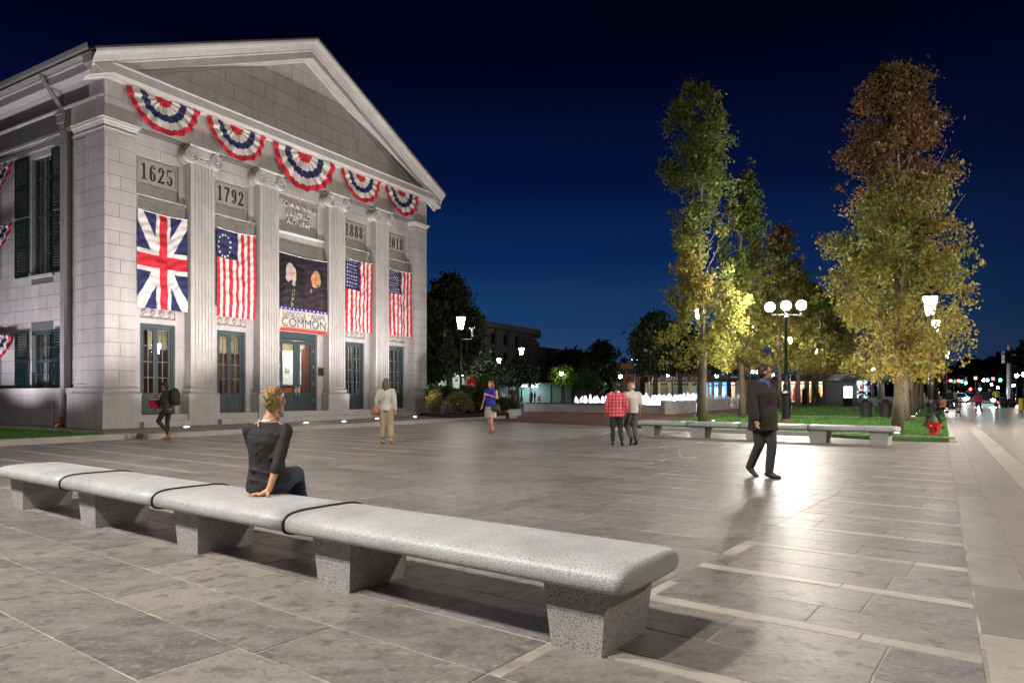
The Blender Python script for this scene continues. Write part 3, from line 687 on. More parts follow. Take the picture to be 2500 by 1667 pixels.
# the printed banner over the doors: two generic busts on dark cloth above a lettered panel
def ell(x, y, cx, cy, rx, ry): return ((x-cx)/rx)**2+((y-cy)/ry)**2 < 1
def busts(s, t):
    x, y = s*2.66, t*3.26; k = (.012, .011, .013) if s < .5 else (.018, .012, .022)
    if t > .725:
        return (.55, .50, .38)
    if t > .692: return (.03, .03, .25) if abs(math.sin((s)*38)) < .86 or not .70 < t < .717 else (.6, .6, .62)
    r = random.Random(int(x*22)*97+int(y*16)); c = k; f1 = noise.noise(Vector((x*2.2, y*.9, 1)))
    c = tuple(q*(1+.8*f1) for q in c)
    # left sitter, turned to the right: grey wig, pale profile, white stock, dark coat with gilt edging
    if ell(x, y, .70, 2.7, .60, 1.42) or ell(x, y, .72, 1.75, .42, .5): c = (.020, .020, .024)
    if abs(x-(.80-.13*(y-1.3))) < .06 and 1.45 < y < 2.3 and r.random() < .42: c = (.34, .24, .10)
    if ell(x, y, .80, 1.20, .09, .13): c = (.28, .30, .35)
    if ell(x, y, .60, .74, .23, .36) or ell(x, y, .50, .98, .13, .2): c = (.40+.1*(y-.5), .33, .345)
    if ell(x, y, .78, .82, .14, .30) or ell(x, y, .84, 1.0, .09, .13): c = mixc_((.60, .40, .30), (.34, .19, .13), min(1, max(0, (.86-x)*3.2)))
    if ell(x, y, .91, .86, .035, .05): c = (.58, .36, .26)
    if ell(x, y, .83, .755, .06, .014) or ell(x, y, .86, .985, .045, .012): c = (.16, .07, .05)
    # right sitter, three-quarter view in warm light
    if ell(x, y, 1.98, 2.7, .66, 1.45) or ell(x, y, 2.0, 1.75, .42, .5): c = tuple(q*(1+.6*f1) for q in (.030, .017, .022))
    if ell(x, y, 2.03, .82, .22, .32) or ell(x, y, 2.18, .98, .10, .20): c = (.42-.2*abs(x-2.05), .24, .11)
    if ell(x, y, 1.90, .90, .155, .26) or ell(x, y, 1.90, 1.06, .12, .15): c = mixc_((.66, .26, .11), (.26, .08, .04), min(1, max(0, (x-1.86)*3.4)))
    if ell(x, y, 1.84, .855, .045, .013) or ell(x, y, 1.96, .86, .04, .012): c = (.12, .03, .02)
    if ell(x, y, 1.885, .96, .022, .05): c = (.70, .32, .16)
    if ell(x, y, 1.885, 1.055, .055, .014): c = (.30, .05, .03)
    if ell(x, y, 1.96, 1.20, .14, .035): c = (.50, .36, .24)
    if ell(x, y, 1.72, 1.42, .05, .10): c = (.34, .15, .07)
    return c
def mixc_(a, b, t): return tuple(p+(q-p)*t for p, q in zip(a, b))
bn = hang('portrait_banner', 2, 2.72, busts, 'large dark banner with two busts, lettered HANCOCK ADAMS COMMON, over the main doors', 'banner', z=7.22, h=3.27, seed=6, nx=150, nz=190, m=M_SATIN, amp=.022, sag=0, fold='flat')
M_NAVYINK = mat('navy_lettering', (.03, .035, .16), .6)
def serif_line(txt, z, size, xs, sp):
    put_text('lettering', txt, size, M_NAVYINK, (0, -.05, z), bn, .002, -.004, xs, sp)
serif_line('HANCOCK * ADAMS', -2.58, .37, .70, 1.0); serif_line('COMMON', -2.92, .54, 1.0, 1.0)
M_REDP = mat('red_print', (.5, .02, .03), .6)
MB().box(-1.33, 1.33, -.045, -.04, -3.155, -3.135).box(-1.33, 1.33, -.048, -.043, -3.275, -3.19).build('red_edge', M_REDP, bn)

# pleated fan buntings
def bunting(w, h, m, par, seed, sq=1):
    nr, na = 44, 120; v = []; f = []; cl = []; r = random.Random(seed); ph = r.uniform(0, 6); np_ = 17
    for j in range(nr+1):
        q = .02+.98*j/nr
        for i in range(na+1):
            a = math.pi*i/na; pl = math.sin(a*np_+ph+.8*math.sin(a*3+ph)); dr = .035*math.sin(a*2+ph)+.02*math.sin(a*5+ph*2)
            sc = 1+.030*pl*q+dr*q
            x = -math.cos(a)*w/2*q*(1+.02*pl*q)+.012*math.sin(a*9+ph)*q; z = -math.sin(a)*h*q*sc-.03*math.sin(math.pi*q)*math.sin(a)
            y = -.03-.085*q*(.55+.45*pl)-.07*math.sin(a)*q+.02*math.sin(a*5+q*9+ph)
            v.append((x, y, z))
    for j in range(nr):
        for i in range(na):
            a = j*(na+1)+i; f.append((a, a+1, a+na+2, a+na+1))
            ang = math.pi*(i+.5)/na; q = (j+.5)/nr
            qq = .02+.98*q+.016*math.sin(ang*np_+ph)+.012*math.sin(ang*31)
            cl.append(RED if qq < .24 else WHT if qq < .45 else NAVY if qq < .64 else WHT if qq < .84 else RED)
    o = mesh_obj('pleated_cloth', v, f, m, par, True, colors=np.array(cl, 'f')); return o
BG = 'pleated red, white and blue fans'
for (u0, u1, h, lb) in ((.67, 3.36, 1.24, 'first pleated bunting fan of the frieze, beside the near corner'), (3.72, 6.35, 1.26, 'second bunting fan of the frieze, above the 1792 bay'),
                        (6.76, 10.18, 1.64, 'largest pleated bunting fan, at the centre of the frieze over the inscription'), (10.65, 13.29, 1.24, 'fourth bunting fan of the frieze, above the 1888 bay'),
                        (13.68, 16.30, 1.22, 'last bunting fan of the frieze, nearest the far corner')):
    t = thing('bunting', lb, 'bunting', H2W((u0+u1)/2, -.03, 11.645), HROT, BG)
    bunting(u1-u0, h, M_CLOTH, t, int(u0*10)); MB().box(-(u1-u0)/2, (u1-u0)/2, -.035, -.01, -.02, .02).build('cord', mat('white_hem', (.6, .58, .57)), t)
def side_pt(v, out, z): return H2W(-out+.30, v, z)
for z, lb in ((9.96, 'upper bunting fan on the flank, at the left edge'), (7.70, 'middle bunting fan on the flank, below the upper one'), (3.56, 'lowest bunting fan on the flank, beside the ground-floor shutter')):
    t = thing('bunting', lb, 'bunting', side_pt(7.42, .17, z), HROT-math.pi/2, BG); bunting(2.5, 1.0, M_CLOTH, t, int(z))

# ================================================================ GROUND
LA0, LA1 = (10.85, 17.34), (2.119, 3.089)       # the street-side edge of the plaza paving (line A)
sv = ((LA0[0]-LA1[0]), (LA0[1]-LA1[1])); sl = math.hypot(*sv); sv = (sv[0]/sl, sv[1]/sl); sn = (sv[1], -sv[0])   # street direction and its right-hand normal
def SW(a, r): return (LA1[0]+sv[0]*a+sn[0]*r, LA1[1]+sv[1]*a+sn[1]*r)      # along street, to the right of line A
def left_of_A(x, y): return ((x-LA1[0])*sn[0]+(y-LA1[1])*sn[1]) < 0
M_GROUND = mat('asphalt', (.05, .05, .052), .55, noise_amt=.25, noise_scale=2, bump=(60, .3, .004))
g = MB(); g.add([(-900, -300, -.06), (900, -300, -.06), (900, 1500, -.06), (-900, 1500, -.06)], [(0, 1, 2, 3)])
struct(g.build('ground', M_GROUND))
# bed of the plaza (seen in the joints)
bedP = [D(-22, -4), D(-22, 30), D(-4, 34), SW(24, 0), SW(-6, 0)]
plaza = struct(MB().add([(x, y, -.012) for x, y in bedP], [tuple(range(len(bedP)))]).build('plaza', M_JOINT)) if False else None
pl = bpy.data.objects.new('plaza_floor', bpy.data.meshes.new('plaza_floor')); COL.objects.link(pl); struct(pl)
pl.data.from_pydata([(x, y, -.0035) for x, y in bedP], [], [tuple(range(len(bedP)-1, -1, -1))]); pl.data.materials.append(M_JOINT)
# the granite bands every metre on each side of the field, and the rows of bluestone slabs between
def in_plaza(x, y):
    if not left_of_A(x, y): return False
    d, n = DN(x, y)
    if n > 22.05 and d > -13: return False
    if n < -3.5 or y < -2: return False
    u, yy = ((x-HP[0])*math.sin(HA)+(y-HP[1])*math.cos(HA)), -((x-HP[0])*math.cos(HA)-(y-HP[1])*math.sin(HA))
    if u > -1.05 and yy > -4.05: return False
    if u <= -1.05 and yy > -3.45: return False
    bx, by = (-2.26, 34.3), (3.7, 28.1)
    # beyond the edge of the brick paving
    if (x-bx[0])*(by[1]-bx[1])-(y-bx[1])*(by[0]-bx[0]) < 0: return False
    return True
rp = random.Random(11); slabs = []; bands = []
n = -3.0; k = 0
while n < 30:
    # field row pitch 1.0 = band .12 + slabs .88 in two rows at the sides; plain rows in the middle
    for sub in range(2):
        n0 = n+(.0 if sub == 0 else .5); n1 = n0+.5
        d = -24-rp.uniform(0, .9)
        while d < 13:
            w = rp.choice((.62, .78, .92, 1.05, 1.2))
            d0, d1 = d, d+w; d = d1
            side = (d0 > -2.0 or d1 < -11.1)
            for (e0, e1) in (((d0, d1),) if not (d0 < -11.1 < d1 or d0 < -2 < d1) else (((d0, -11.1), (-11.1, d1)) if d0 < -11.1 else ((d0, -2), (-2, d1)))):
                if e1-e0 < .12: continue
                sd = (e0+e1)/2 > -2.0 or (e0+e1)/2 < -11.1
                m0 = n0+(.12 if (sd and sub == 0) else 0); cx, cy = D((e0+e1)/2, (m0+n1)/2)
                if any(in_plaza(*D(e_, n_)) for e_ in (e0+.02, e1-.02) for n_ in (m0+.02, n1-.02)): slabs.append((cy, e0, e1, m0, n1))
    for (s0, s1) in ((-24, -11.1), (-2.0, 14)):
        d = s0
        while d < s1-.01:
            w = min(rp.uniform(.9, 1.3), s1-d); cx, cy = D(d+w/2, n+.06)
            if any(in_plaza(*D(e_, n+.06)) for e_ in (d+.02, d+w-.02)): bands.append((cy, d, d+w, n, n+.12))
            d += w
    n += 1.0
def cutA(P):                                 # trim a slab at line A
    out = []
    for i in range(len(P)):
        a, b_ = P[i], P[(i+1) % len(P)]
        da = (a[0]-LA1[0])*sn[0]+(a[1]-LA1[1])*sn[1]+.01; db = (b_[0]-LA1[0])*sn[0]+(b_[1]-LA1[1])*sn[1]+.01
        if da <= 0: out.append(a)
        if (da < 0) != (db < 0): t = da/(da-db); out.append((a[0]+t*(b_[0]-a[0]), a[1]+t*(b_[1]-a[1])))
    return out
def slab_geo(d0, d1, n0, n1, jx, top, ch=.004):
    dz = [rp.uniform(-.0012, .0012) for _ in range(4)]
    P = [D(d0+jx, n0+jx), D(d1-jx, n0+jx), D(d1-jx, n1-jx), D(d0+jx, n1-jx)]; P = cutA(P)
    if len(P) < 3: return None
    cx = sum(p[0] for p in P)/len(P); cy = sum(p[1] for p in P)/len(P); n_ = len(P)
    lo = [(x, y, -.02) for x, y in P]; mid_ = [(x, y, top-ch) for x, y in P]; hi = []
    for i, (x, y) in enumerate(P):
        L_ = math.hypot(x-cx, y-cy); q = 1-ch*1.4/max(L_, .05); hi.append((cx+(x-cx)*q, cy+(y-cy)*q, top+dz[i % 4]))
    v = lo+mid_+hi; f = [tuple(range(2*n_, 3*n_))]
    for i in range(n_):
        j = (i+1) % n_; f.append((i, j, n_+j, n_+i)); f.append((n_+i, n_+j, 2*n_+j, 2*n_+i))
    return v, f
def tint():
    r = rp.random(); k = rp.uniform(.72, 1.22)
    base = (.185, .170, .155) if r < .7 else (.215, .195, .172) if r < .88 else (.145, .136, .128)
    return tuple(c*k for c in base)
slabs.sort(key=lambda s: math.hypot(s[0], DN(0, 0)[0]) if False else s[0])
slabs = [s for s in slabs]
single = 0; rest = MB(); restc = []
def seen(s):
    cx, cy = D((s[1]+s[2])/2, (s[3]+s[4])/2); return cy > 1.6 and abs(cx) < cy*.78+.6
vis = [s for s in slabs if seen(s)]
for i, s in enumerate(vis):
    g_ = slab_geo(*s[1:], .0045, 0.0)
    if not g_: continue
    if single < 298:
        t_ = tint(); o = mesh_obj('paving_slab', g_[0], g_[1], M_SLAB, pl, colors=np.tile(np.array(t_, 'f'), (len(g_[1]), 1))); single += 1
    else:
        rest.add(*g_); restc += [tint()]*len(g_[1])
for s in slabs:
    if not seen(s):
        g_ = slab_geo(*s[1:], .0045, 0.0)
        if g_: rest.add(*g_); restc += [tint()]*len(g_[1])
stuff(rest.build('slab_field', M_SLAB, pl, colors=np.array(restc, 'f')))
bands.sort(); nb = 0; br = MB()
for s in bands:
    g_ = slab_geo(*s[1:], .003, .001)
    if not g_: continue
    if s[0] > 1 and nb < 150: mesh_obj('band_stone', g_[0], g_[1], M_BAND, pl); nb += 1
    else: br.add(*g_)
stuff(br.build('band_field', M_BAND, pl))
# pavement of the street beyond line A: border course, concrete panels, a pale granite ribbon
sw = bpy.data.objects.new('pavement', bpy.data.meshes.new('pavement')); COL.objects.link(sw); struct(sw)
sw.data.from_pydata([(*SW(-8, .0), -.004), (*SW(150, .0), -.004), (*SW(150, 9), -.004), (*SW(-8, 9), -.004)], [], [(3, 2, 1, 0)]); sw.data.materials.append(M_JOINT)
def quadSW(a0, a1, r0, r1, top=0.0, j=.006):
    P = [SW(a0+j, r0+j), SW(a1-j, r0+j), SW(a1-j, r1-j), SW(a0+j, r1-j)][::-1]; n_ = 4
    v = [(x, y, -.02) for x, y in P]+[(x, y, top) for x, y in P]; return v, [(4, 5, 6, 7)]+[(i, (i+1) % 4, 4+(i+1) % 4, 4+i) for i in range(4)]
a = -7.5; far = MB()
while a < 150:
    L_ = rp.uniform(1.0, 1.4) if a < 17.5 else 3
    q = quadSW(a, a+L_, 0, .31)
    if 0 <= a < 16.5: mesh_obj('border_slab', *q, mat('border_bluestone', (.24, .22, .20), .46, noise_amt=.2, noise_scale=2, rand=.12, bump=(12, .3, .004)), sw)
    else: far.add(*q)
    q = quadSW(a, a+L_, .76, 1.12, .001)
    if 0 <= a < 30: mesh_obj('band_stone', *q, M_BAND, sw)
    else: far.add(*q)
    a += L_
a = -7.5
M_PANELC = mat('smooth_concrete_panel', (.29, .25, .215), .34, noise_amt=.12, noise_scale=1.2, rand=.05, bump=(40, .10, .002))
pan = MB()
while a < 150:
    for r0, r1 in ((.31, .76), (1.12, 2.9), (2.9, 4.7), (4.7, 6.8), (6.8, 8.9)):
        q = quadSW(a, a+2.2, r0, r1)
        if -1 < a < 26: mesh_obj('concrete_panel', *q, M_PANELC, sw)
        else: pan.add(*q)
    a += 2.2
pan.build('far_panels', M_PANELC, sw); far.build('far_border', M_BAND, sw)
kb = MB(); P = [SW(-8, 8.9), SW(150, 8.9), SW(150, 9.1), SW(-8, 9.1)][::-1]; kb.prism(P, -.055, .0)
struct(kb.build('street_kerb', M_CONC2))

# platform in front of the hall with its granite kerb, brick court, lawns
def Lw(u, y): p = H2W(u, y); return (p[0], p[1])
M_PLAT = mat('platform_paving', (.17, .155, .14), .5, noise_amt=.18, noise_scale=1.5, bump=(20, .3, .004))
struct(MB().prism([Lw(-.8, -3.75), Lw(19.8, -3.75), Lw(19.8, 1.5), Lw(-.8, 1.5)], -.05, PZ-.004).build('terrace', M_PLAT))
for i in range(12):
    u0 = -1.0+i*1.75; MB().prism([Lw(u0+.005, -4.0), Lw(u0+1.745, -4.0), Lw(u0+1.745, -3.76), Lw(u0+.005, -3.76)], -.05, PZ).build('kerb_stone', M_CONC2, struct(bpy.data.objects.new('terrace_kerb', None)) if i == 0 else kbp)
    if i == 0: kbp = bpy.data.objects['terrace_kerb']; COL.objects.link(kbp)
lk = bpy.data.objects.new('lawn_kerb', None); COL.objects.link(lk); struct(lk)
for i in range(9):
    u0 = -1.02-i*1.8; MB().prism([Lw(u0-1.795, -3.42-.0*i), Lw(u0, -3.42), Lw(u0, -3.17), Lw(u0-1.795, -3.17)], -.05, .16).build('kerb_stone', M_CONC2, lk)
struct(MB().prism([Lw(-17, -3.17), Lw(-.8, -3.17), Lw(-.8, -2.0), Lw(.3, -1.2), Lw(.3, 2.3), Lw(.3, 32), Lw(-1.3, 32), Lw(-1.3, 5.8), Lw(-1.6, -1.6), Lw(-17, -2.6)], -.05, .145).build('side_pavement', mat('side_pavement_paving', (.30, .27, .235), .6, noise_amt=.12, noise_scale=1.5, bump=(40, .2, .003))))
M_SOIL = mat('mulch', (.045, .022, .012), .95, noise_amt=.5, noise_scale=12, bump=(30, .8, .03))
M_LAWN = mat('lawn_turf', (.05, .135, .016), .9, noise_amt=.35, noise_scale=3, bump=(90, .8, .02))
M_GRASS = mat('grass_blade', (.065, .18, .020), .7, noise_amt=.4, noise_scale=1.2, trans=.25)
lawn_left = [Lw(-17, -2.9), Lw(-1.9, -3.12), Lw(-1.35, -2.6), Lw(-1.5, 5.6), Lw(-1.5, 32), Lw(-17, 32)]
struct(MB().add([(x, y, .150) for x, y in lawn_left][::-1] if False else [(x, y, .150) for x, y in lawn_left], [tuple(range(6))]).build('lawn', M_LAWN))
def pip(x, y, P):
    c = False; j = len(P)-1
    for i in range(len(P)):
        if (P[i][1] > y) != (P[j][1] > y) and x < (P[j][0]-P[i][0])*(y-P[i][1])/(P[j][1]-P[i][1])+P[i][0]: c = not c
        j = i
    return c
def grass(P, z, cnt, hgt, wid, lim=None):
    xs_ = [p[0] for p in P]; ys_ = [p[1] for p in P]; v = []; f = []; k = 0
    while k < cnt:
        x = random.uniform(min(xs_), max(xs_)); y = random.uniform(min(ys_), max(ys_))
        if lim and not lim(x, y): k += .02; continue
        if not pip(x, y, P): continue
        a = random.uniform(0, 6.28); h = hgt*random.uniform(.5, 1.3); c, s = math.cos(a)*wid, math.sin(a)*wid; bx = random.uniform(-.5, .5)*h; by = random.uniform(-.5, .5)*h
        b_ = len(v); v += [(x-c, y-s, z), (x+c, y+s, z), (x+bx, y+by, z+h)]; f.append((b_, b_+1, b_+2)); k += 1
    return stuff(mesh_obj('grass', v, f, M_GRASS))
tag(grass(lawn_left, .148, 22000, .085, .006, lambda x, y: y < 27 and x > -18), 'unmown green grass in the corner bed by the flank of the town hall', 'grass')
# brick court
BRK = [(-2.26, 34.3), (-4.5, 37.5), (-3.5, 50), (.2, 56), (30, 80), (25.6, 70), (15.5, 44), (12.0, 37.5), (5.0, 27.2), (3.7, 28.1)]
M_BRICK = mat('brick_paver', (.125, .055, .035), .65, rand=.25, noise_amt=.25, noise_scale=6, bump=(60, .2, .003))
bc = bpy.data.objects.new('brick_court', bpy.data.meshes.new('brick_court')); COL.objects.link(bc); struct(bc)
court = [(-2.0, 33.6), (-6, 40), (-6, 62), (20, 90), (45, 90), (21.9, 60), (11.0, 36), (6.8, 28.6), (4.2, 27.6)]
bc.data.from_pydata([(x, y, -.014) for x, y in court], [], [tuple(range(len(court)-1, -1, -1))]); bc.data.materials.append(M_BRICK)
rows = 0; bk = MB(); e0 = (-2.26, 34.3); e1 = (4.4, 27.5); ev = Vector((e1[0]-e0[0], e1[1]-e0[1])).normalized(); en = Vector((-ev.y, ev.x))
for r in range(46):
    x = -1-(.2 if r % 2 else 0)
    while x < 11:
        P = [(e0[0]+ev.x*a_+en.x*b_, e0[1]+ev.y*a_+en.y*b_) for a_, b_ in ((x+.005, r*.2+.005), (x+.395, r*.2+.005), (x+.395, r*.2+.195), (x+.005, r*.2+.195))]
        if pip(P[0][0], P[0][1], court) and left_of_A(*P[0]) and not (DN(*P[0])[1] > 22.0 and DN(*P[0])[0] > -10.2): bk.add([(px, py, .004) for px, py in P], [(0, 1, 2, 3)])
        x += .4
stuff(bk.build('brick_field', M_BRICK, bc))
# lawns on the right
K0, K1 = G(1545, 1048), (12.12, 19.0)
lawnR1 = [(4.62, 27.4), (6.9, 26.0), G(2168, 1067, .1), G(2318, 1070, .1), G(2309, 1021, .1), G(2100, 1018.5, .1), G(1890, 1015.5, .1), G(1800, 1012, .1), G(1745, 1011.5, .1), G(1690, 1019, .1)]
lawnR2 = [G(1890, 1013.3, .1), G(2100, 1016, .1), G(2308, 1017.5, .1), G(2303, 992, .1), G(2262, 990, .1), G(2000, 987, .1), G(1900, 992, .1), G(1820, 1006, .1)]
z_l = .10
for P, nm in ((lawnR1, 'lawn'), (lawnR2, 'lawn')):
    struct(MB().prism(P if True else P, -.05, z_l-.01).build(nm, M_LAWN))
tag(grass(lawnR1, z_l-.012, 26000, .06, .010), 'short green lawn behind the far granite bench', 'grass')
tag(grass(lawnR2, z_l-.012, 20000, .07, .016), 'short green lawn between the cross path and the low grey wall', 'grass')
struct(MB().prism([G(1880, 1013.3, .1), G(1890, 1016, .1), G(2100, 1018.7, .1), G(2311, 1021, .1), G(2309, 1017.3, .1), G(2100, 1016, .1)], -.05, .085).build('path', mat('path_concrete', (.36, .33, .29), .6, noise_amt=.1)))
kr = bpy.data.objects.new('lawn_kerb', None); COL.objects.link(kr); struct(kr)
ka, kb_ = Vector((5.0, 24.9)), Vector((12.05, 18.95)); kd = (kb_-ka).normalized(); kn = Vector((-kd.y, kd.x)); kl = (kb_-ka).length; m_ = 6
for i in range(m_):
    p = ka+kd*(kl*i/m_+.004); q = ka+kd*(kl*(i+1)/m_-.004); MB().prism([tuple(p), tuple(q), tuple(q+kn*.16), tuple(p+kn*.16)], -.05, .12).build('kerb_stone', M_CONC2, kr)
struct(MB().prism([G(2318, 1071, .1), G(2337, 1075, .06), G(2300, 991, .06), G(2296, 991, .1)], -.05, .05).build('edge_strip', M_BAND))
struct(MB().prism([(ka+kn*.17).to_tuple(), (kb_+kn*.17+kd*-.3).to_tuple(), (10.6, 21.0), (6.9, 26.1), (4.7, 27.5)], -.05, .085).build('mulch_bed', M_LAWN))
far_lawn = [G(1268, 990, .05), (1.0, 56), (-9, 62), (-6, 95), (14, 95), (8, 70), (0.8, 58)]
struct(MB().prism([(-1.2, 55), (-14, 60), (-14, 120), (10, 110), (14, 78), (1.2, 56.5)][::-1], -.05, .04).build('lawn', M_LAWN))
struct(MB().prism([(-14, 80), (-4, 72), (6, 74), (22, 90), (22, 96), (4, 82), (-14, 92)][::-1], .0, .06).build('path', mat('path_tan', (.42, .36, .28), .7)))

# uplights let into the terrace and the lawns
M_UP = emis('uplight_lens', (1, .92, .9), 30)
def uplight(x, y, z, lb, grp, power=0, aim=None, cone=110, col=(1, .90, .88)):
    t = thing('ground_light', lb, 'ground light', (x, y, z), 0, grp)
    MB().lathe(0, 0, [(.15, 0), (.15, .012), (.11, .016)], 16).build('rim', M_STEEL, t); MB().lathe(0, 0, [(.08, .010), (.08, .022), (.0, .026)], 16).build('lens', M_UP, t)
    if power: lamp('uplight', 'SPOT', (x, y, z+.08), power, col, .06, aim, cone, .8)
    return t
GL = 'recessed lights along the foot of the town hall'
for (u, yy, lb) in ((2.05, -1.3, 'recessed light left of the seated woman, by the walker in black'), (6.57, -2.2, 'recessed light below the middle doors, left one of the pair'), (8.54, -2.3, 'recessed light below the middle doors, right one of the pair'),
                    (11.71, -1.3, 'recessed light by the striped-shirt woman'), (14.5, -1.3, 'recessed light before the far corner pier')):
    p = H2W(u, yy); uplight(p[0], p[1], PZ, lb, GL, 260, H2W(u, .2, 9.0), 120)
for u in (-.6, 2.6, 5.4, 8.6, 11.6, 14.4, 17.4): p = H2W(u, -2.9); lamp('uplight', 'SPOT', (p[0], p[1], PZ+.10), 1900, (1, .91, .89), .08, H2W(u, 0, 10.2), 100, 1.0)  # further uplights without fixtures, added to wash the upper front
# floodlights of the flank standing in the grass
FLG = 'small floodlights in the grass'
M_FLOODL = emis('flood_lens', (.95, .9, 1), 20)
for v_, o_, lb in ((5.0, -2.0, 'small black floodlight standing in the grass below the flank windows'), (9.4, -2.0, 'black floodlight in the grass further back along the flank'), (1.2, -2.5, 'low floodlight tucked beside the near corner')):
    if v_ < 2: 
        p = H2W(o_-.4, v_+1.4, 0); lamp('flank_flood', 'SPOT', (p[0], p[1], .35), 700, (.93, .88, 1), .08, H2W(.3, v_+.5, 6.5), 115, .8); continue
    p = H2W(o_, v_); t = thing('floodlight', lb, 'floodlight', (p[0], p[1], .15), HROT, FLG)
    MB().tube([(0, 0, 0), (0, 0, .12)], .02, 6).build('stake', M_IRON, t); MB().tube([(-.05, 0, .10), (.1, 0, .2)], [.10, .13], 10).build('housing', M_IRON, t)
    MB().tube([(.101, 0, .201), (.106, 0, .205)], [.10, .10], 10).build('lens', M_FLOODL, t)
    lamp('flank_flood', 'SPOT', (p[0], p[1], .42), 1700, (.93, .88, 1), .08, H2W(.3, v_+.2, 6.2), 125, .8)
TL = 'recessed lights at the feet of the trees'
for (px, py, lb, up) in ((1741, 1027, 'ground light beside the left trunk behind the far bench', (G(1715, 1030), 420)), (2190, 1057.5, 'ground light in front of the big right-hand trunk', (G(2192, 1052), 260)), (2201, 1046.5, 'ground light right of the big right-hand trunk', None),
                     (2230, 1016, 'nearest ground light of the row by the dark sign slab', (G(2225, 1016), 200)), (2236, 1009, 'second ground light of the row by the dark sign slab', None), (2243, 1002, 'third ground light of the row by the dark sign slab', (G(2240, 1000), 200))):
    k_ = px < 2000; x, y = G(px, py, .1); t = uplight(x, y, .095, lb, TL); t.scale = (.8, .8, 1)
    if up: lamp('tree_uplight', 'SPOT', (x+(1.1 if k_ else -1.1), y-.7, .2), up[1]*2.6, (1, .88, .62), .08, (up[0][0], up[0][1], 6.5), 84, .9)

# ================================================================ GRANITE BENCHES
def granite_bench(name, label, p0, p1, nseg, leg0_in, seed, top=.465, joints=None, legs=None, length=None):
    # p0 -> left front leg line, p1 -> right; local x along, y depth (0 = leg front), z up
    ang = math.atan2(p1[1]-p0[1], p1[0]-p0[0]); t = thing(name, label, 'bench', (p0[0], p0[1], 0), ang)
    prof = []                                           # cross-section of the slab: crowned top, bullnose edges
    W0, W1, zb = -.10, .61, .325
    yc = (W0+W1)/2; hw = (W1-W0)/2
    for i in range(33):
        a = math.pi*2*i/32; cx = math.cos(a); sy = math.sin(a)
        y = yc+hw*(abs(cx)**.42)*(1 if cx > 0 else -1)
        z = zb+.07+(.082*(abs(sy)**.8) if sy > 0 else -.07*(abs(sy)**.55))
        if sy > 0: z -= .0
        prof.append((y, z))
    prof = prof[:-1]
    for k in range(len(joints)-1):
        x0, x1 = joints[k]+.009, joints[k+1]-.009; v = []; f = []; n_ = len(prof)
        st = []
        def endcap(x, s, r):   # rounded outer ends
            return [(x-s*r, 1.0), (x-s*r*.62, .985), (x-s*r*.3, .93), (x-s*r*.08, .80), (x, .55)]
        left = [(x0, 1.0)] if k else endcap(x0, -1, .13)[::-1]
        right = [(x1, 1.0)] if k < len(joints)-2 else endcap(x1, 1, .13)
        st = left+[(x0+(x1-x0)*q/6, 1.0) for q in range(1, 6)]+right
        zc = zb+.072
        for x, q in st:
            for y, z in prof: v.append((x, yc+(y-yc)*(q**.18), zc+(z-zc)*(q if q < 1 else 1)))
        for a in range(len(st)-1):
            for i in range(n_): j = (i+1) % n_; f.append((a*n_+i, a*n_+j, (a+1)*n_+j, (a+1)*n_+i))
        f.append(tuple(range(n_-1, -1, -1))); f.append(tuple((len(st)-1)*n_+i for i in range(n_)))
        o = mesh_obj('seat_slab', v, f, M_BENCH, t, True)
        if k:
            pr = [(y, z) for y, z in prof]+[prof[0]]; 
            MB().tube([(joints[k], yc+(y-yc)*1.012, zc+(z-zc)*1.03) for y, z in pr], .011, 8, False).build('joint_seal', M_BLACK, t, True)
            MB().tube([(joints[k]-.008, yc, zc), (joints[k]+.008, yc, zc)], [.05, .05], 6).build('dowel', M_BLACK, t)
    for (l0, l1) in legs:
        P = [(l0+.02, .02), (l1-.02, .02), (l1-.02, .50), (l0+.02, .50)]; Pt = [(l0-.015, 0.0), (l1+.015, 0.0), (l1+.015, .54), (l0-.015, .54)]
        v = [(x, y, -.01) for x, y in P]+[(x, y, .334) for x, y in Pt]
        MB().add(v, [(3, 2, 1, 0), (4, 5, 6, 7), (0, 1, 5, 4), (1, 2, 6, 5), (2, 3, 7, 6), (3, 0, 4, 7)]).build('leg', M_LEG, t)
    return t
lp0, lp1 = (-5.70, 7.915), (.438, 3.355)
BL = math.hypot(lp1[0]-lp0[0], lp1[1]-lp0[1])       # left edge of first leg to right edge of last
LG = [(0, .33), (1.79, 2.14), (3.63, 3.97), (5.45, 5.80), (BL-.33, BL)]
granite_bench('granite_bench', 'long pale granite bench of four slabs with black joint seals, in the foreground', lp0, lp1, 4, 0, 1, joints=[-.16, 1.62, 3.46, 5.25, BL+.15], legs=LG)
# far bench
fl = G(1566, 1063.3); fr_ = G(2168.4, 1088)
FBL = math.hypot(fr_[0]-fl[0], fr_[1]-fl[1]); s_ = FBL/4.0
LG2 = [(0, .42), (1.62, 2.05), (3.25, 3.67), (4.95, 5.38), (FBL-.42, FBL)]
granite_bench('granite_bench', 'far granite bench of four slabs at the lawn edge, behind the brown jacket', fl, fr_, 4, 0, 2, joints=[-.16, 1.52, 3.1, 4.95, FBL+.2], legs=LG2)
# ================================================================ LAMPS
lamp('plaza_flood', 'SPOT', (-9.5, 3.4, 10.2), 7600, (1, .92, .84), .22, (1, 6, 0), 140, .7)
lamp('plaza_flood', 'SPOT', (-5.5, -1.5, 11.5), 5700, (1, .92, .84), .22, (0, 7, 0), 140, .7)
lamp('plaza_flood', 'SPOT', (14.5, 2.0, 10.5), 6000, (1, .88, .76), .3, (8, 14, 0), 120, .8)
lamp('street_flood', 'SPOT', (23, 13, 8), 15000, (1, .88, .74), .3, (14, 21, 0), 120, .8)
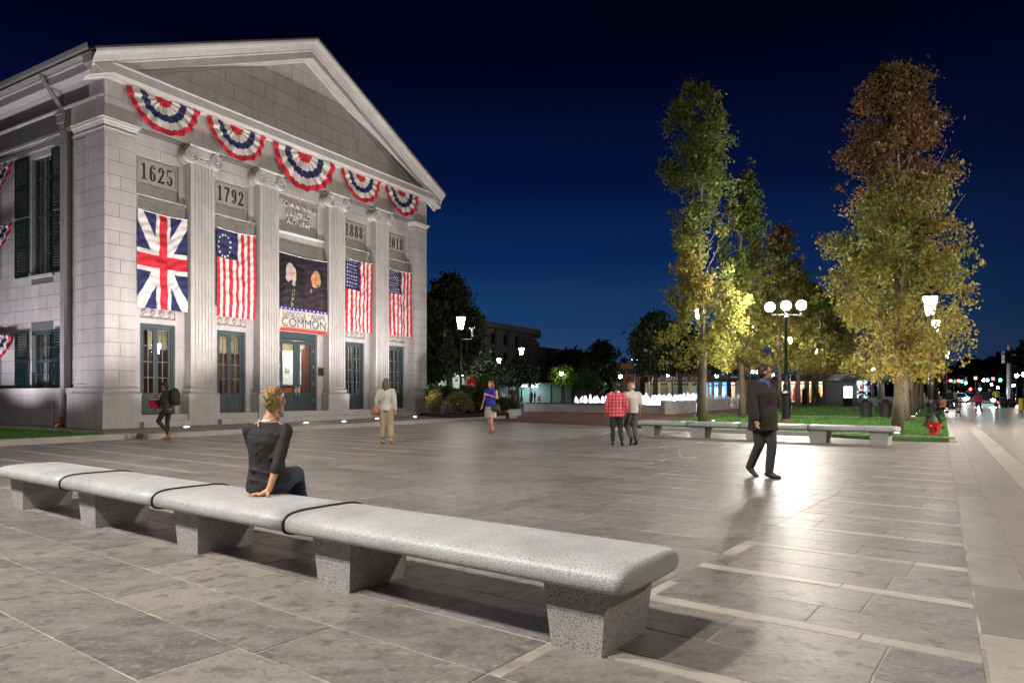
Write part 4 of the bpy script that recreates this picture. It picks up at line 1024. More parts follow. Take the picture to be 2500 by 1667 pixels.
# floodlights on posts outside the picture that wash the front of the hall
lamp('facade_flood', 'SPOT', (-24, 12, 4.2), 1900, (1, .92, .90), .3, H2W(5, 0, 8.5), 62, .9)
lamp('facade_flood', 'SPOT', (2.5, -3, 5.5), 1700, (1, .92, .90), .3, H2W(8.5, 0, 9.5), 46, .9)
def lamp_emit(name, s, c=(1, .93, .86)): return emis(name, c, s)
def lantern(px, py, Y, lb, s=60, z0=0.0, k=1.0, grp='black lamp posts with lanterns', sensor=False, col=(1, .93, .86)):
    x = A(px, Y); zc = Zt(py, Y); t = thing('lamp_post', lb, 'lamp post', (x, Y, z0), 0, grp); h = zc-z0; s_ = k; s = int(s*2.4)
    MB().lathe(0, 0, [(.24, 0), (.24, .10), (.19, .14), (.17, .2), (.15, .75), (.19, .80), (.19, .86), (.12, .92), (.10, 1.0)], 12).build('base', M_IRON, t, False)
    MB().lathe(0, 0, [(.085, 1.0), (.085, 1.5), (.10, 1.52), (.10, 1.56), (.065, 1.6), (.055, h-.62*s_), (.075, h-.6*s_), (.075, h-.56*s_), (.045, h-.53*s_), (.05, h-.42*s_)], 12).build('pole', M_IRON, t, True)
    la = MB(); la.lathe(0, 0, [(.05, h-.42*s_), (.12*s_, h-.40*s_), (.15*s_, h-.36*s_), (.13*s_, h-.345*s_)], 12)
    la.lathe(0, 0, [(.27*s_, h+.33*s_), (.28*s_, h+.36*s_), (.20*s_, h+.42*s_), (.10*s_, h+.47*s_), (.03*s_, h+.52*s_), (.0, h+.6*s_)], 8)
    for i in range(8):
        a = 2*math.pi*i/8; c, q = math.cos(a), math.sin(a); la.tube([(.135*s_*c, .135*s_*q, h-.35*s_), (.262*s_*c, .262*s_*q, h+.34*s_)], .011, 4)
    lt = la.build('lantern', M_IRON, t)
    MB().lathe(0, 0, [(.115*s_, h-.345*s_), (.24*s_, h+.328*s_)], 8).build('lantern_glass', lamp_emit('lantern_light_%d' % s, s, col), lt)
    if sensor:
        MB().tube([(0, 0, h-.95), (.62, 0, h-.93), (.66, 0, h-.78)], .02, 6).lathe(.66, 0, [(.06, h-.80), (.07, h-.45), (.05, h-.42)], 8).build('sensor_arm', M_STEEL, t)
        MB().tube([(.50, 0, h-.22), (.53, 0, h-.33), (.66, 0, h-.40), (.79, 0, h-.33), (.82, 0, h-.22)], .018, 6).tube([(.62, 0, h-.25), (.66, 0, h-.40), (.70, 0, h-.25)], .016, 6).build('wind_sensor', M_STEEL, t)
    return t
lantern(1125, 789, 40.7, 'lamp post with a wind sensor arm beside the far corner of the hall', 45, sensor=True)
lantern(1273, 858, 75, 'lamp post at the left end of the low fountain wall', 60)
lantern(1218, 882, 90, 'smaller lamp post behind the woman in the blue top', 50)
lantern(1641, 876, 85, 'lamp post behind the fountain, left of the shop sign', 130)
lantern(1706, 765, 41.5, 'lamp post just left of the tallest left-hand tree trunk', 150)
lantern(1831, 808, 50, 'lamp post behind the second lit tree', 150)
lantern(1928, 833, 62, 'lamp post right of the three-globe lamp, lantern half in leaves', 150)
lantern(1990, 860, 75, 'far lamp post deep in the grove, upper of two close lanterns', 120)
lantern(2012, 894, 92, 'farthest lantern in the middle of the grove', 110)
lantern(2271, 747, 25.8, 'nearest right-hand lamp post, standing behind the red hydrant', 120, z0=.09)
lantern(2283, 797, 40, 'second lamp post of the right-hand row, among yellow leaves', 150)
lantern(2287, 835, 54, 'third lamp post of the right-hand row', 150)
lantern(2289, 856, 66, 'fourth lamp post of the right-hand row', 130)
lantern(2311, 867, 74, 'fifth lantern, just right of the row of trunks', 110)
def globe(px, py, Y, lb, r=.2, s=150, grp='globe lamps', col=(1, .94, .88), ph=None):
    x = A(px, Y); zc = Zt(py, Y); t = thing('globe_lamp', lb, 'lamp post', (x, Y, 0), 0, grp)
    MB().lathe(0, 0, [(.16, 0), (.14, .5), (.09, .6), (.05, .7), (.045, zc-r-.1), (.08, zc-r-.02)], 10).build('pole', M_IRON, t, True)
    MB().ball((0, 0, zc), r, 12, 8).build('globe', lamp_emit('globe_light_%d' % s, s, col), t, True)
    MB().lathe(0, 0, [(.07, zc+r-.02), (.03, zc+r+.06), (0, zc+r+.14)], 8).build('finial', M_IRON, t); return t
globe(1370, 912, 88, 'globe lamp lighting the small bright green tree'); globe(1515, 919, 110, 'globe lamp right of the red-shirted walker, in front of the brown building', .26)
globe(1629, 918, 92, 'globe lamp in front of the dental shop sign'); globe(1750, 917, 90, 'globe lamp in front of the blue-lit shop window', .22)
for i, (px, py, Y) in enumerate([(1838, 907, 95), (1849, 908, 96), (1886, 915, 90), (1841, 886, 98), (2131, 900, 80)]):
    globe(px, py, Y, ['small globe lamp left of the walking man’s head', 'small globe lamp touching the walking man’s head', 'globe lamp right of the walking man’s head', 'high globe lamp above the walking man', 'globe lamp above the kiosk roof'][i], .2)
# the three-globe lamp on the lawn
x3, y3 = G(1919, 1033, .09); t = thing('three_globe_lamp', 'tall black lamp post with three bright globes on a cross bar', 'lamp post', (x3, y3, .09), 0)
h3 = Zt(748, y3)-.09
MB().lathe(0, 0, [(.26, 0), (.26, .06), (.20, .14), (.17, .2)], 14).build('footing', mat('red_brown_footing', (.10, .03, .02), .6), t)
MB().lathe(0, 0, [(.17, .2), (.165, 1.15), (.20, 1.2), (.21, 1.26), (.15, 1.32), (.12, 1.4), (.13, 1.55), (.10, 1.62), (.085, 1.7), (.085, 1.95)], 10).build('base', M_IRON, t)
MB().lathe(0, 0, [(.075, 1.9), (.06, h3-.5), (.09, h3-.48), (.09, h3-.42), (.05, h3-.38), (.05, h3-.25)], 12).build('pole', M_IRON, t, True)
MB().tube([(-.62, 0, h3-.27), (-.58, 0, h3-.38), (0, 0, h3-.34), (.58, 0, h3-.38), (.62, 0, h3-.27)], .028, 8).build('cross_bar', M_IRON, t)
for dx, dz in ((-.66, -.03), (0, .03), (.63, .05)):
    g_ = MB().ball((dx, 0, h3+dz), .19, 18, 12).build('globe', lamp_emit('three_globe_light', 850, (1, .92, .82)), t, True)
    MB().lathe(dx, 0, [(.08, h3+dz-.26), (.10, h3+dz-.17)], 10).build('globe_holder', M_IRON, g_)
# twin-headed LED mast
Y = 120; t = thing('mast_light', 'thin blue-lit mast with two flat lamp heads before the brown building', 'street light', (A(1552, Y), Y, 0)); hm = Zt(877, Y)
MB().lathe(0, 0, [(.22, 0), (.14, hm)], 10).build('mast', mat('blue_painted_steel', (.06, .10, .30), .4), t)
for s in (-1, 1):
    MB().box(s*.45-.3, s*.45+.3, -.15, .15, hm, hm+.1).build('lamp_head', M_IRON, t); MB().box(s*.45-.26, s*.45+.26, -.14, .14, hm-.05, hm-.005).build('led_panel', emis('cool_led', (.6, .85, 1), 60), t)
lamp('mast_glow', 'POINT', (A(1552, Y)+.0, Y-.9, hm-.3), 300, (.5, .7, 1), .2)

# ================================================================ TREES
M_LEAF = mat('leaf', (.1, .1, .03), .55, attr='Col', trans=.42, spec=.35)
M_BARK = mat('pale_bark', (.125, .097, .07), .9, noise_amt=.3, noise_scale=6, bump=(14, .8, .02, (1, 1, .2)))
M_BARKD = mat('dark_bark', (.05, .04, .03), .9)
def leaves(name, centers, spread, per, size, cols, par, seed):
    r_ = np.random.default_rng(seed); C_ = np.repeat(centers, per, axis=0); n_ = len(C_)
    P = C_+r_.normal(0, 1, (n_, 3))*np.array(spread); cc = np.repeat(cols, per, axis=0)*r_.uniform(.65, 1.4, (n_, 1))
    hue = r_.normal(0, .10, (n_, 1)); cc = np.clip(cc*(1+hue*np.array([[1, -.3, 0]])), .002, .6)
    a = r_.normal(0, 1, (n_, 3)); a /= np.linalg.norm(a, axis=1, keepdims=True); b = np.cross(a, r_.normal(0, 1, (n_, 3))); b /= np.linalg.norm(b, axis=1, keepdims=True)
    s = size*r_.uniform(.6, 1.35, (n_, 1)); a[:, 2] -= .35
    n3 = np.cross(a, b)
    V = np.stack([P-a*s*.62, P+b*s*.46+a*s*.08+n3*s*.14, P+a*s*.62, P-b*s*.46+a*s*.08+n3*s*.14], 1).reshape(-1, 3)
    me = bpy.data.meshes.new(name); me.vertices.add(n_*4); me.vertices.foreach_set('co', V.ravel().astype('f'))
    me.loops.add(n_*4); me.loops.foreach_set('vertex_index', np.arange(n_*4, dtype='i')); me.polygons.add(n_)
    me.polygons.foreach_set('loop_start', np.arange(0, n_*4, 4, dtype='i')); me.update(calc_edges=True); me.materials.append(M_LEAF)
    at_ = me.attributes.new('Col', 'FLOAT_COLOR', 'FACE'); c4 = np.ones((n_, 4), 'f'); c4[:, :3] = cc; at_.data.foreach_set('color', c4.ravel())
    return finish(bpy.data.objects.new(name, me), par)
def tree(x, y, z0, H, base, prof, rt, ncl, per, size, pal, lb, grp, seed, gap=.21, limbs=30, sp=.145, bark=None, name='tree', lean=0, cat='tree', clear=None):
    # prof: (t, radius) from crown base (0) to top (1); pal: function(t, r) -> colour
    t_ = thing(name, lb, cat, (x, y, z0), 0, grp); r = random.Random(seed); tp = [p[0] for p in prof]; rp_ = [p[1] for p in prof]
    rad = lambda t: float(np.interp(t, tp, rp_)); trunk = MB(); bark = bark or M_BARK; tops = []
    axis = lambda z: (lean*(z/H)**2+.10*math.sin(z*.9+seed)*min(1, z/H*1.5), .08*math.sin(z*.7+seed*2))
    zs_ = [H*i/11*.95 for i in range(12)]; trunk.tube([(axis(z)[0], axis(z)[1], z) for z in zs_], [max(.012, rt*(1.25 if i == 0 else 1)*(1-z/H)**.8) for i, z in enumerate(zs_)], 10)
    tips = []
    for k in range(limbs):
        t = (k+.5)/limbs; z = base+(H-base)*t*.88; a = k*2.4+r.uniform(-.4, .4); R_ = rad(min(1, t+.14))*r.uniform(.75, 1.02); up = (H-base)*.13*r.uniform(.7, 1.3)+R_*.5
        p0 = axis(z); p3 = (p0[0]+R_*math.cos(a), p0[1]+R_*math.sin(a), min(z+up, H*.985)); p1 = (p0[0]+.3*R_*math.cos(a), p0[1]+.3*R_*math.sin(a), z+up*.22); p2 = (p0[0]+.68*R_*math.cos(a), p0[1]+.68*R_*math.sin(a), z+up*.6)
        w = max(.012, rt*.36*(1-t)**.6); trunk.tube([(p0[0], p0[1], z), p1, p2, p3], [w, w*.7, w*.45, .006], 5)
        for q in range(7): s = .22+.13*q; tips.append(tuple(np.array((p0[0], p0[1], z))*(1-s)+np.array(p3)*s+np.array((0, 0, up*.12*math.sin(math.pi*s)))))
    trunk.build('trunk', bark, t_, True)
    cen = []; col = []; k = 0
    while len(cen) < ncl and k < ncl*6:
        k += 1
        if r.random() < .50: p = r.choice(tips); q = (p[0]+r.gauss(0, .22), p[1]+r.gauss(0, .22), p[2]+r.gauss(0, .2))
        else:
            t = r.random()**1.05; a = r.uniform(0, 6.283); R_ = rad(t)*(r.random()**.42)*(1+.16*math.sin(a*3+t*9+seed)+.1*math.sin(a*7+t*23)); z = base+(H-base)*t; q = (axis(z)[0]+R_*math.cos(a), axis(z)[1]+R_*math.sin(a), z)
        nv = noise.noise(Vector((q[0]*.95+seed, q[1]*.95, q[2]*.8)))
        if nv < -.22+gap: continue
        if clear and any(q[2] < c_[2]+.7 and q[2] > c_[2]-.7 and math.hypot(q[0]+x-c_[0], q[1]+y-c_[1]) < c_[3] for c_ in clear): continue
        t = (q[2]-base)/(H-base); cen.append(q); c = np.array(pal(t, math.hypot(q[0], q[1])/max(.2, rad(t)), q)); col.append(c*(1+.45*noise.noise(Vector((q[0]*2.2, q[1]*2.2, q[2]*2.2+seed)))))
    leaves('crown', np.array(cen), (sp, sp, sp*.8), per, size, np.array(col), t_, seed); return t_
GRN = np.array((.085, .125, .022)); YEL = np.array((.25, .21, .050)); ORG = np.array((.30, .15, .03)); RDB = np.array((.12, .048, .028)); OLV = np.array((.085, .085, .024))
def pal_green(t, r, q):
    m = noise.noise(Vector((q[0]*.5, q[1]*.5, q[2]*.35))); c = YEL*(.75-t)*1.3+GRN*(.5+t) if t < .5 else GRN*.8+OLV*.4  # lower leaves yellower and brighter, lamplight painted into the leaf colour
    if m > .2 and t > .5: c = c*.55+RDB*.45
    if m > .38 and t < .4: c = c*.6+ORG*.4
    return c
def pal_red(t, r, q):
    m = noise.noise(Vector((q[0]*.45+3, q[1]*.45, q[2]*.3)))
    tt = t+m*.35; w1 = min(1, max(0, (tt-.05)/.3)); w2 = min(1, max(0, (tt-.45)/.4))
    c = YEL*(1-w1)+(YEL*.35+GRN*.7)*w1; c = c*(1-w2)+(RDB*.75+OLV*.3)*w2  # autumn tones, with warm lamplight put into the yellow of the lowest leaves
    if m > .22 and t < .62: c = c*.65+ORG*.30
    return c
TG = 'columnar maples of the grove'
T1 = G(1715, 1030, .1); T4 = G(2192, 1052, .1); T2 = G(1812, 1015.5, .1)
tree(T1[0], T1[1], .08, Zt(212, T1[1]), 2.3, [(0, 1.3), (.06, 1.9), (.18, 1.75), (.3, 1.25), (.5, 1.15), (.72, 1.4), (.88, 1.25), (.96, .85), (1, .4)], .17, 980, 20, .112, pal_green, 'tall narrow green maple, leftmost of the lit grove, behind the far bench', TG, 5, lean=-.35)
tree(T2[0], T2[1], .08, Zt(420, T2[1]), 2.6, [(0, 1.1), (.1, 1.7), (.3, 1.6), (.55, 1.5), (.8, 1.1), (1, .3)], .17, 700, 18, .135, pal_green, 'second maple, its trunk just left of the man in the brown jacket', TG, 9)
tree(T4[0], T4[1], .08, Zt(185, T4[1]), 1.75, [(0, 1.2), (.06, 1.75), (.18, 1.8), (.35, 1.95), (.52, 1.9), (.72, 1.6), (.88, 1.3), (.96, .95), (1, .5)], .16, 1450, 26, .088, pal_red, 'large red-topped maple with yellow, lamp-toned lower leaves, biggest tree on the right', TG, 14, limbs=34, clear=[(13.45, 22.4, Zt(745, 22.4), .62), (14.2, 23.4, Zt(745, 23.4), .6), (12.9, 21.5, Zt(745, 21.5), .6)])
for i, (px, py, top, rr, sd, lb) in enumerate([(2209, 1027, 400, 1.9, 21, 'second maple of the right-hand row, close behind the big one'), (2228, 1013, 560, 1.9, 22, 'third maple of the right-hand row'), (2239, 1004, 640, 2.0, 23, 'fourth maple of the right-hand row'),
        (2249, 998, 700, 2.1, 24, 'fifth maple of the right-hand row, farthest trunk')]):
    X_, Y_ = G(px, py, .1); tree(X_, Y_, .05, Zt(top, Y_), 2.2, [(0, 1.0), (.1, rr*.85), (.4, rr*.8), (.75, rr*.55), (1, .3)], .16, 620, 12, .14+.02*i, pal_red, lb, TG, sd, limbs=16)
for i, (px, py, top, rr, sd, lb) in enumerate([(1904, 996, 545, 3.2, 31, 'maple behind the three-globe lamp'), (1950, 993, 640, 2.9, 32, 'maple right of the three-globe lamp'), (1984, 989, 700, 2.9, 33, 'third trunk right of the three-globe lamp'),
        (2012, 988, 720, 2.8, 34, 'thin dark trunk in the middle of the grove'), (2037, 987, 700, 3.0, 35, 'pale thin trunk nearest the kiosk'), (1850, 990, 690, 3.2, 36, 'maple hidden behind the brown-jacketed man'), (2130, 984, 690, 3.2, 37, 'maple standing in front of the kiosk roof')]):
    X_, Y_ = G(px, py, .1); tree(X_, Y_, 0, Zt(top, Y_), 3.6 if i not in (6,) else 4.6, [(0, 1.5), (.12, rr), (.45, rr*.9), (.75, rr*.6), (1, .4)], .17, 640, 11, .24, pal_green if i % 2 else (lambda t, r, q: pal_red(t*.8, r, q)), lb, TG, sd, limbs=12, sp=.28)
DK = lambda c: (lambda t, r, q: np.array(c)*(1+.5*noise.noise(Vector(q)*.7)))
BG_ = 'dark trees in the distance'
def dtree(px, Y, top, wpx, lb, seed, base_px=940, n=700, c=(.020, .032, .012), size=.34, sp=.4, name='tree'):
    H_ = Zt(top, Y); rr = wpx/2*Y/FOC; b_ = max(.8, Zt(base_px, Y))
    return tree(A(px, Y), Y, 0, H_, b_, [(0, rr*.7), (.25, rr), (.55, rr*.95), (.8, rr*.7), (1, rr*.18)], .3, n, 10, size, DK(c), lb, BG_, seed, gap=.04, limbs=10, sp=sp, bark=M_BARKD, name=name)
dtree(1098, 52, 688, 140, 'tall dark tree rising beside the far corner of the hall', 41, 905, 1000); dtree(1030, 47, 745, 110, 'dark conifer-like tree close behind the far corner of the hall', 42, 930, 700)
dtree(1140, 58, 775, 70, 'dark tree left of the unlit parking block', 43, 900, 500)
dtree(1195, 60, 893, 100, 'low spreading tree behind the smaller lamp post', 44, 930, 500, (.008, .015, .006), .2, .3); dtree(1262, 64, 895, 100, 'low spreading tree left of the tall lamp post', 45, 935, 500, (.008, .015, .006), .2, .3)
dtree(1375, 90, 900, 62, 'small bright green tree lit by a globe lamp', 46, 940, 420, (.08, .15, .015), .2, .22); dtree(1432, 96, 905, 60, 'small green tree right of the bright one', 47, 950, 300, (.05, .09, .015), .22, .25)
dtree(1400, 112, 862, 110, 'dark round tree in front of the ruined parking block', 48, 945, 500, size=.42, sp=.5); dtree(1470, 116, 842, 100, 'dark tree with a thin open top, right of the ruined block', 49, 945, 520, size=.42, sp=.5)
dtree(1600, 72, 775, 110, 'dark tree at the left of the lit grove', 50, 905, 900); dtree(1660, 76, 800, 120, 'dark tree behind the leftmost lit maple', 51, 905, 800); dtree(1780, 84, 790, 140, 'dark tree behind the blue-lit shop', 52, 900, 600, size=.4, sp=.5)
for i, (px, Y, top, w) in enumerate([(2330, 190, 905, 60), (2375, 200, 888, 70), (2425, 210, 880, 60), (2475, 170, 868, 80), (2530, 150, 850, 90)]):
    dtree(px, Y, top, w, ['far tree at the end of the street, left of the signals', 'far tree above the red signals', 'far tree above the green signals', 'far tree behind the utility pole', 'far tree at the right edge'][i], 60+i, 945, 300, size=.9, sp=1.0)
Y = 150; t = thing('spruce_tree', 'tiny pointed spruce above the brown building', 'tree', (A(1522, Y), Y, 0), 0, BG_)
MB().lathe(0, 0, [(.3, 0), (.2, 5)], 8).build('trunk', M_BARKD, t)
cs = [(.9*(1-q/12)*math.cos(q*2.4), .9*(1-q/12)*math.sin(q*2.4), 5+3.9*q/12) for q in range(13)]; leaves('crown', np.array(cs), (.35, .35, .2), 30, .4, np.tile([[.012, .02, .012]], (13, 1)), t, 5)

# shrubs of the planting bed right of the hall
bed = [Lw(17.6, 1.2), Lw(18.2, -1.6), Lw(19.9, -3.2), (-.2, 38.5), (-.5, 40.2), (-3, 47), (-9, 50)]
struct(MB().prism([(-4.6, 36.5), (-3.2, 33.9), (-.15, 37.0), (-.3, 39.5), (-3, 50), (-12, 52), (-7.2, 40)], -.05, .30).build('planting_bed', M_SOIL))
rk = bpy.data.objects.new('bed_kerb', None); COL.objects.link(rk); struct(rk)
kp = [(-4.6, 36.2), (-3.15, 33.75), (-.1, 36.9), (.0, 38.2)]
kp = [G(1052, 1016, .15), G(1120, 1022, .0), G(1160, 1021, 0), G(1272, 1013, 0)]
for i in range(3):
    p, q = Vector(kp[i]), Vector(kp[i+1]); d_ = (q-p).normalized(); m2 = Vector((-d_.y, d_.x))*.35; MB().prism([tuple(p), tuple(q-d_*.01), tuple(q-d_*.01+m2), tuple(p+m2)], -.05, .38).build('kerb_stone', M_CONC2, rk)
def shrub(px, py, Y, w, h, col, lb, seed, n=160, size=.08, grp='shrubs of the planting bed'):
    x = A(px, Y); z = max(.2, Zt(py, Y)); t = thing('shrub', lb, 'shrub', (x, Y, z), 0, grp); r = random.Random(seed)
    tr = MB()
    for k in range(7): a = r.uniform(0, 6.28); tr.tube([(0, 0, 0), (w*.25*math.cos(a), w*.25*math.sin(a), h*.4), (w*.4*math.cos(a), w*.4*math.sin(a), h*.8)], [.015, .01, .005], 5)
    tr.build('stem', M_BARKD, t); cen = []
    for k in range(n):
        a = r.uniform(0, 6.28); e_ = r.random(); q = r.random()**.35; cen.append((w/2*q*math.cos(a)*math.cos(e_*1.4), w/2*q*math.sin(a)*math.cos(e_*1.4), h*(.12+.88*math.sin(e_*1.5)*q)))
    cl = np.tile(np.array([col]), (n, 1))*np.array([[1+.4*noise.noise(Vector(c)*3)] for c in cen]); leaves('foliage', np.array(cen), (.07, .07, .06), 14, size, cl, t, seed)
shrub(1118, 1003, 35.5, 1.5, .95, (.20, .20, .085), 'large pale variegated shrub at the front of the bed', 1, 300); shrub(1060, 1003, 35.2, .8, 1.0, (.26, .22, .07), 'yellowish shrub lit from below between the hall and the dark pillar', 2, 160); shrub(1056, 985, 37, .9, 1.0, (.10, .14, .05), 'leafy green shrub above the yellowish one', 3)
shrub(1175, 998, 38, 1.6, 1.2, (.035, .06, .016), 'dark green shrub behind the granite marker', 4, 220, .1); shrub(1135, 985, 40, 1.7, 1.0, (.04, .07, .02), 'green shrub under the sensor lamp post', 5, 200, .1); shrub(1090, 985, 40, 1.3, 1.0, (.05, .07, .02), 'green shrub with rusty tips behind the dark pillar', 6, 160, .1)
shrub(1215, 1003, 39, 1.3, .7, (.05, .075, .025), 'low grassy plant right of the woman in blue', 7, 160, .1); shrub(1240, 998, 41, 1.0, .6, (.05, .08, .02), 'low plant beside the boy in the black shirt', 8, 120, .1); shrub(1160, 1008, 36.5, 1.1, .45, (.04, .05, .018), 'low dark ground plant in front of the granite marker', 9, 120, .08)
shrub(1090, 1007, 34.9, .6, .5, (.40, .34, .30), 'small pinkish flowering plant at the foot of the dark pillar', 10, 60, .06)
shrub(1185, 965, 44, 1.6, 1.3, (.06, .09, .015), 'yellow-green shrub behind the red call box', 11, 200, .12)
# ================================================================ FOUNTAIN
fA, fB, fC, fD = (.9, 53.6), (10.0, 46.9), (10.45, 45.4), (21.9, 66.9)
M_FST = mat('fountain_granite', (.20, .185, .18), .6, noise_amt=.15, noise_scale=2, rand=.08, bump=(60, .2, .004), speck=[(90, (.10, .10, .10), .55, .66, .5)])
M_FST2 = mat('fountain_granite_pale', (.30, .29, .28), .6, noise_amt=.1, noise_scale=2, rand=.06)
M_WATER = mat('dark_water', (.03, .035, .04), .06, spec=.8)
M_JET = mat('foaming_water', (.92, .92, .95), .6, trans=.4, bump=(14, .8, .05))
ft = thing('fountain', 'long raised granite fountain basin with rows of white lit water jets', 'fountain', (0, 0, 0))
def wallseg(p, q, z1, th, m, name, nst):
    p, q = Vector(p), Vector(q); d_ = (q-p); L_ = d_.length; d_.normalize(); m2 = Vector((-d_.y, d_.x))*th
    for i in range(nst):
        a = p+d_*(L_*i/nst+.008); b_ = p+d_*(L_*(i+1)/nst-.008); MB().prism([tuple(a), tuple(b_), tuple(b_+m2), tuple(a+m2)], -.05, z1).build(name, m, ft)
wallseg(fA, fB, .56, .5, M_FST, 'wall_stone', 6); MB().prism([fB, fC, (fC[0]+.5, fC[1]+1.2), (fB[0]+.4, fB[1]+1.4)], -.05, .86).build('corner_block', M_FST, ft)
wallseg(fC, fD, .86, .5, M_FST2, 'wall_stone', 12)
MB().prism([(fA[0]-.3, fA[1]+.3), (fA[0]+.1, fA[1]-.05), (fB[0]-3.4, fB[1]+2.35), (fB[0]-3.2, fB[1]+2.8)], .565, .66).build('coping', M_BLACK, ft)
MB().prism([(1.2, 54), (10.4, 47.3), (21.6, 67.2), (12.5, 74)], .0, .50).build('water', M_WATER, ft)
rj = random.Random(4); jets = []
for px in np.linspace(1408, 1480, 8): jets.append((px, rj.uniform(56, 57), rj.uniform(.72, .95)))
for px in np.linspace(1492, 1612, 19): jets.append((px, rj.uniform(50, 57), rj.uniform(.75, 1.15)))
for px in np.linspace(1616, 1700, 17): jets.append((px, rj.uniform(52, 60), rj.uniform(.75, 1.1)))
for px in np.linspace(1722, 1806, 13): jets.append((px, rj.uniform(62, 70), rj.uniform(.7, 1.0)))
for i, (px, Y, h) in enumerate(jets):
    x = A(px, Y); b = MB(); w = .17
    for k in range(3):
        ox, oy = rj.uniform(-.09, .09), rj.uniform(-.09, .09); hh = h*rj.uniform(.7, 1.0); prof_ = [(w*.9, .45), (w*rj.uniform(.7, 1), .45+hh*.25), (w*rj.uniform(.5, .8), .45+hh*.55), (w*rj.uniform(.45, .7), .45+hh*.8), (w*.25, .45+hh*.95), (0.01, .45+hh)]
        b.lathe(x+ox, Y+oy, prof_, 7)
    b.build('water_jet', M_JET, ft, True)
# lights under the water, seen as bright lenses around the jets
for (px, Y, pw) in ((1445, 54.4, 260), (1515, 51.5, 900), (1560, 49.9, 1100), (1600, 48.9, 1100), (1640, 50.5, 900), (1680, 52.4, 800), (1740, 58.0, 380), (1785, 63.0, 300)):
    x = A(px, Y); MB().lathe(x, Y, [(.12, .502), (.12, .53), (0, .535)], 10).build('underwater_lamp', emis('pool_lamp', (1, .9, .97), 40), ft)
    lamp('jet_lamp', 'SPOT', (x, Y, .6), pw*2.6, (1, .90, .98), .1, (x+.4, Y+4, 1.3), 150, .5)
# ================================================================ BUILDINGS ROUND THE SQUARE
M_DKC = mat('dark_concrete', (.055, .050, .048), .85, noise_amt=.25, noise_scale=.6); M_DKG = mat('dark_opening', (.006, .006, .008), .5)
pb = thing('parking_block', 'unlit four-storey concrete block with a jutting roof edge, lit open ground floor', 'building', (3.2, 110, 0), HROT)
b = MB(); b.box(-75, 0, .3, .8, 4.4, 5.5).box(-75, 0, .3, .8, 7.5, 8.55).box(-75, 0, .3, 14, 10.1, 10.7).box(-75, 0, 13.5, 14, 4, 8.6).box(-75, 0, .8, 13.5, 7.3, 7.5).box(-75, 0, .8, 13.5, 4.2, 4.4).box(-75, -7, 13.5, 14, 8, 10.1).box(-75, -7.4, 6, 6.2, 4.4, 10.1)
b.box(-.6, 0, .3, 14, 4.4, 10.1); b.build('concrete_frame', M_DKC, pb)
MB().box(-75, 1.0, -.9, 14, 10.7, 11.5).box(.6, 1.3, -.9, 8, 10.2, 11.2).build('roof', M_DKC, pb)
for i in range(22):
    x = -.3-3.4*i; MB().box(x-.28, x+.28, -.1, .3, 4.4, 10.7).build('pier', M_DKC, pb)
    
    if i: MB().box(x-2.3, x-1.1, .35, .75, 5.5, 7.5).build('wall_panel', M_DKC, pb); MB().box(x-2.3, x-1.1, .35, .75, 8.55, 10.1).build('wall_panel', M_DKC, pb)
M_LITW = mat('pale_lit_wall', (.62, .68, .60), .7)
MB().box(-46, -8, 5.2, 5.4, 0, 4.2).box(-46, -8, .9, 5.2, 4.0, 4.19).build('arcade_wall', M_LITW, pb)
for i in range(9):
    x = -9-4.6*i; MB().box(x-.3, x+.3, -.05, .5, 0, 4.4).build('column', mat('white_column', (.62, .62, .56), .6), pb)
    if i < 8: MB().box(x-3.2, x-1.4, 2.6, 2.8, 3.86, 3.95).build('tube_light', emis('arcade_tube', (.82, 1, .95), 55), pb)
b = MB(); b.box(0, 30, .3, .8, 3.6, 7.3).box(0, 30, .3, 12, 8.35, 9.0).box(0, 30, .3, .8, 0, 3.6).box(-.5, .1, .3, 6, 7, 10).box(0, 8.2, .3, .8, 7.3, 8.4).box(9.4, 15.4, .3, .8, 7.3, 8.4).box(16.8, 30, .3, .8, 7.3, 8.4).box(.1, 3, .3, 4, 9.0, 9.7).box(1, 2.2, .3, 4, 9.7, 10.1)
b.build('lower_wing', M_DKC, pb)
for i in range(8): MB().box(1+3.6*i, 1.4+3.6*i, .1, .32, 3.6, 9).build('pier', M_DKC, pb)
# lit yard and gate between the trees
Y = 98; t = thing('gatehouse', 'teal-lit gate building under the ruined parking block, behind the lamp post', 'building', (A(1350, Y), Y, 0))
MB().box(-9.5, 3, 2, 2.4, 0, 2.6).box(-9.5, 3, 0, 2.4, 2.6, 2.9).build('wall', mat('teal_grey_wall', (.18, .26, .26), .7), t)
for x in (-9.3, -6.2, -3.2, -.2, 2.7): MB().box(x-.12, x+.12, 0, .25, 0, 2.6).build('post', M_DKC, t)
for x in (-4.0, -2.6): MB().box(x-.35, x+.35, -.2, 0, 2.35, 2.5).build('lamp_head', emis('arcade_tube2', (.75, .95, 1), 120), t)
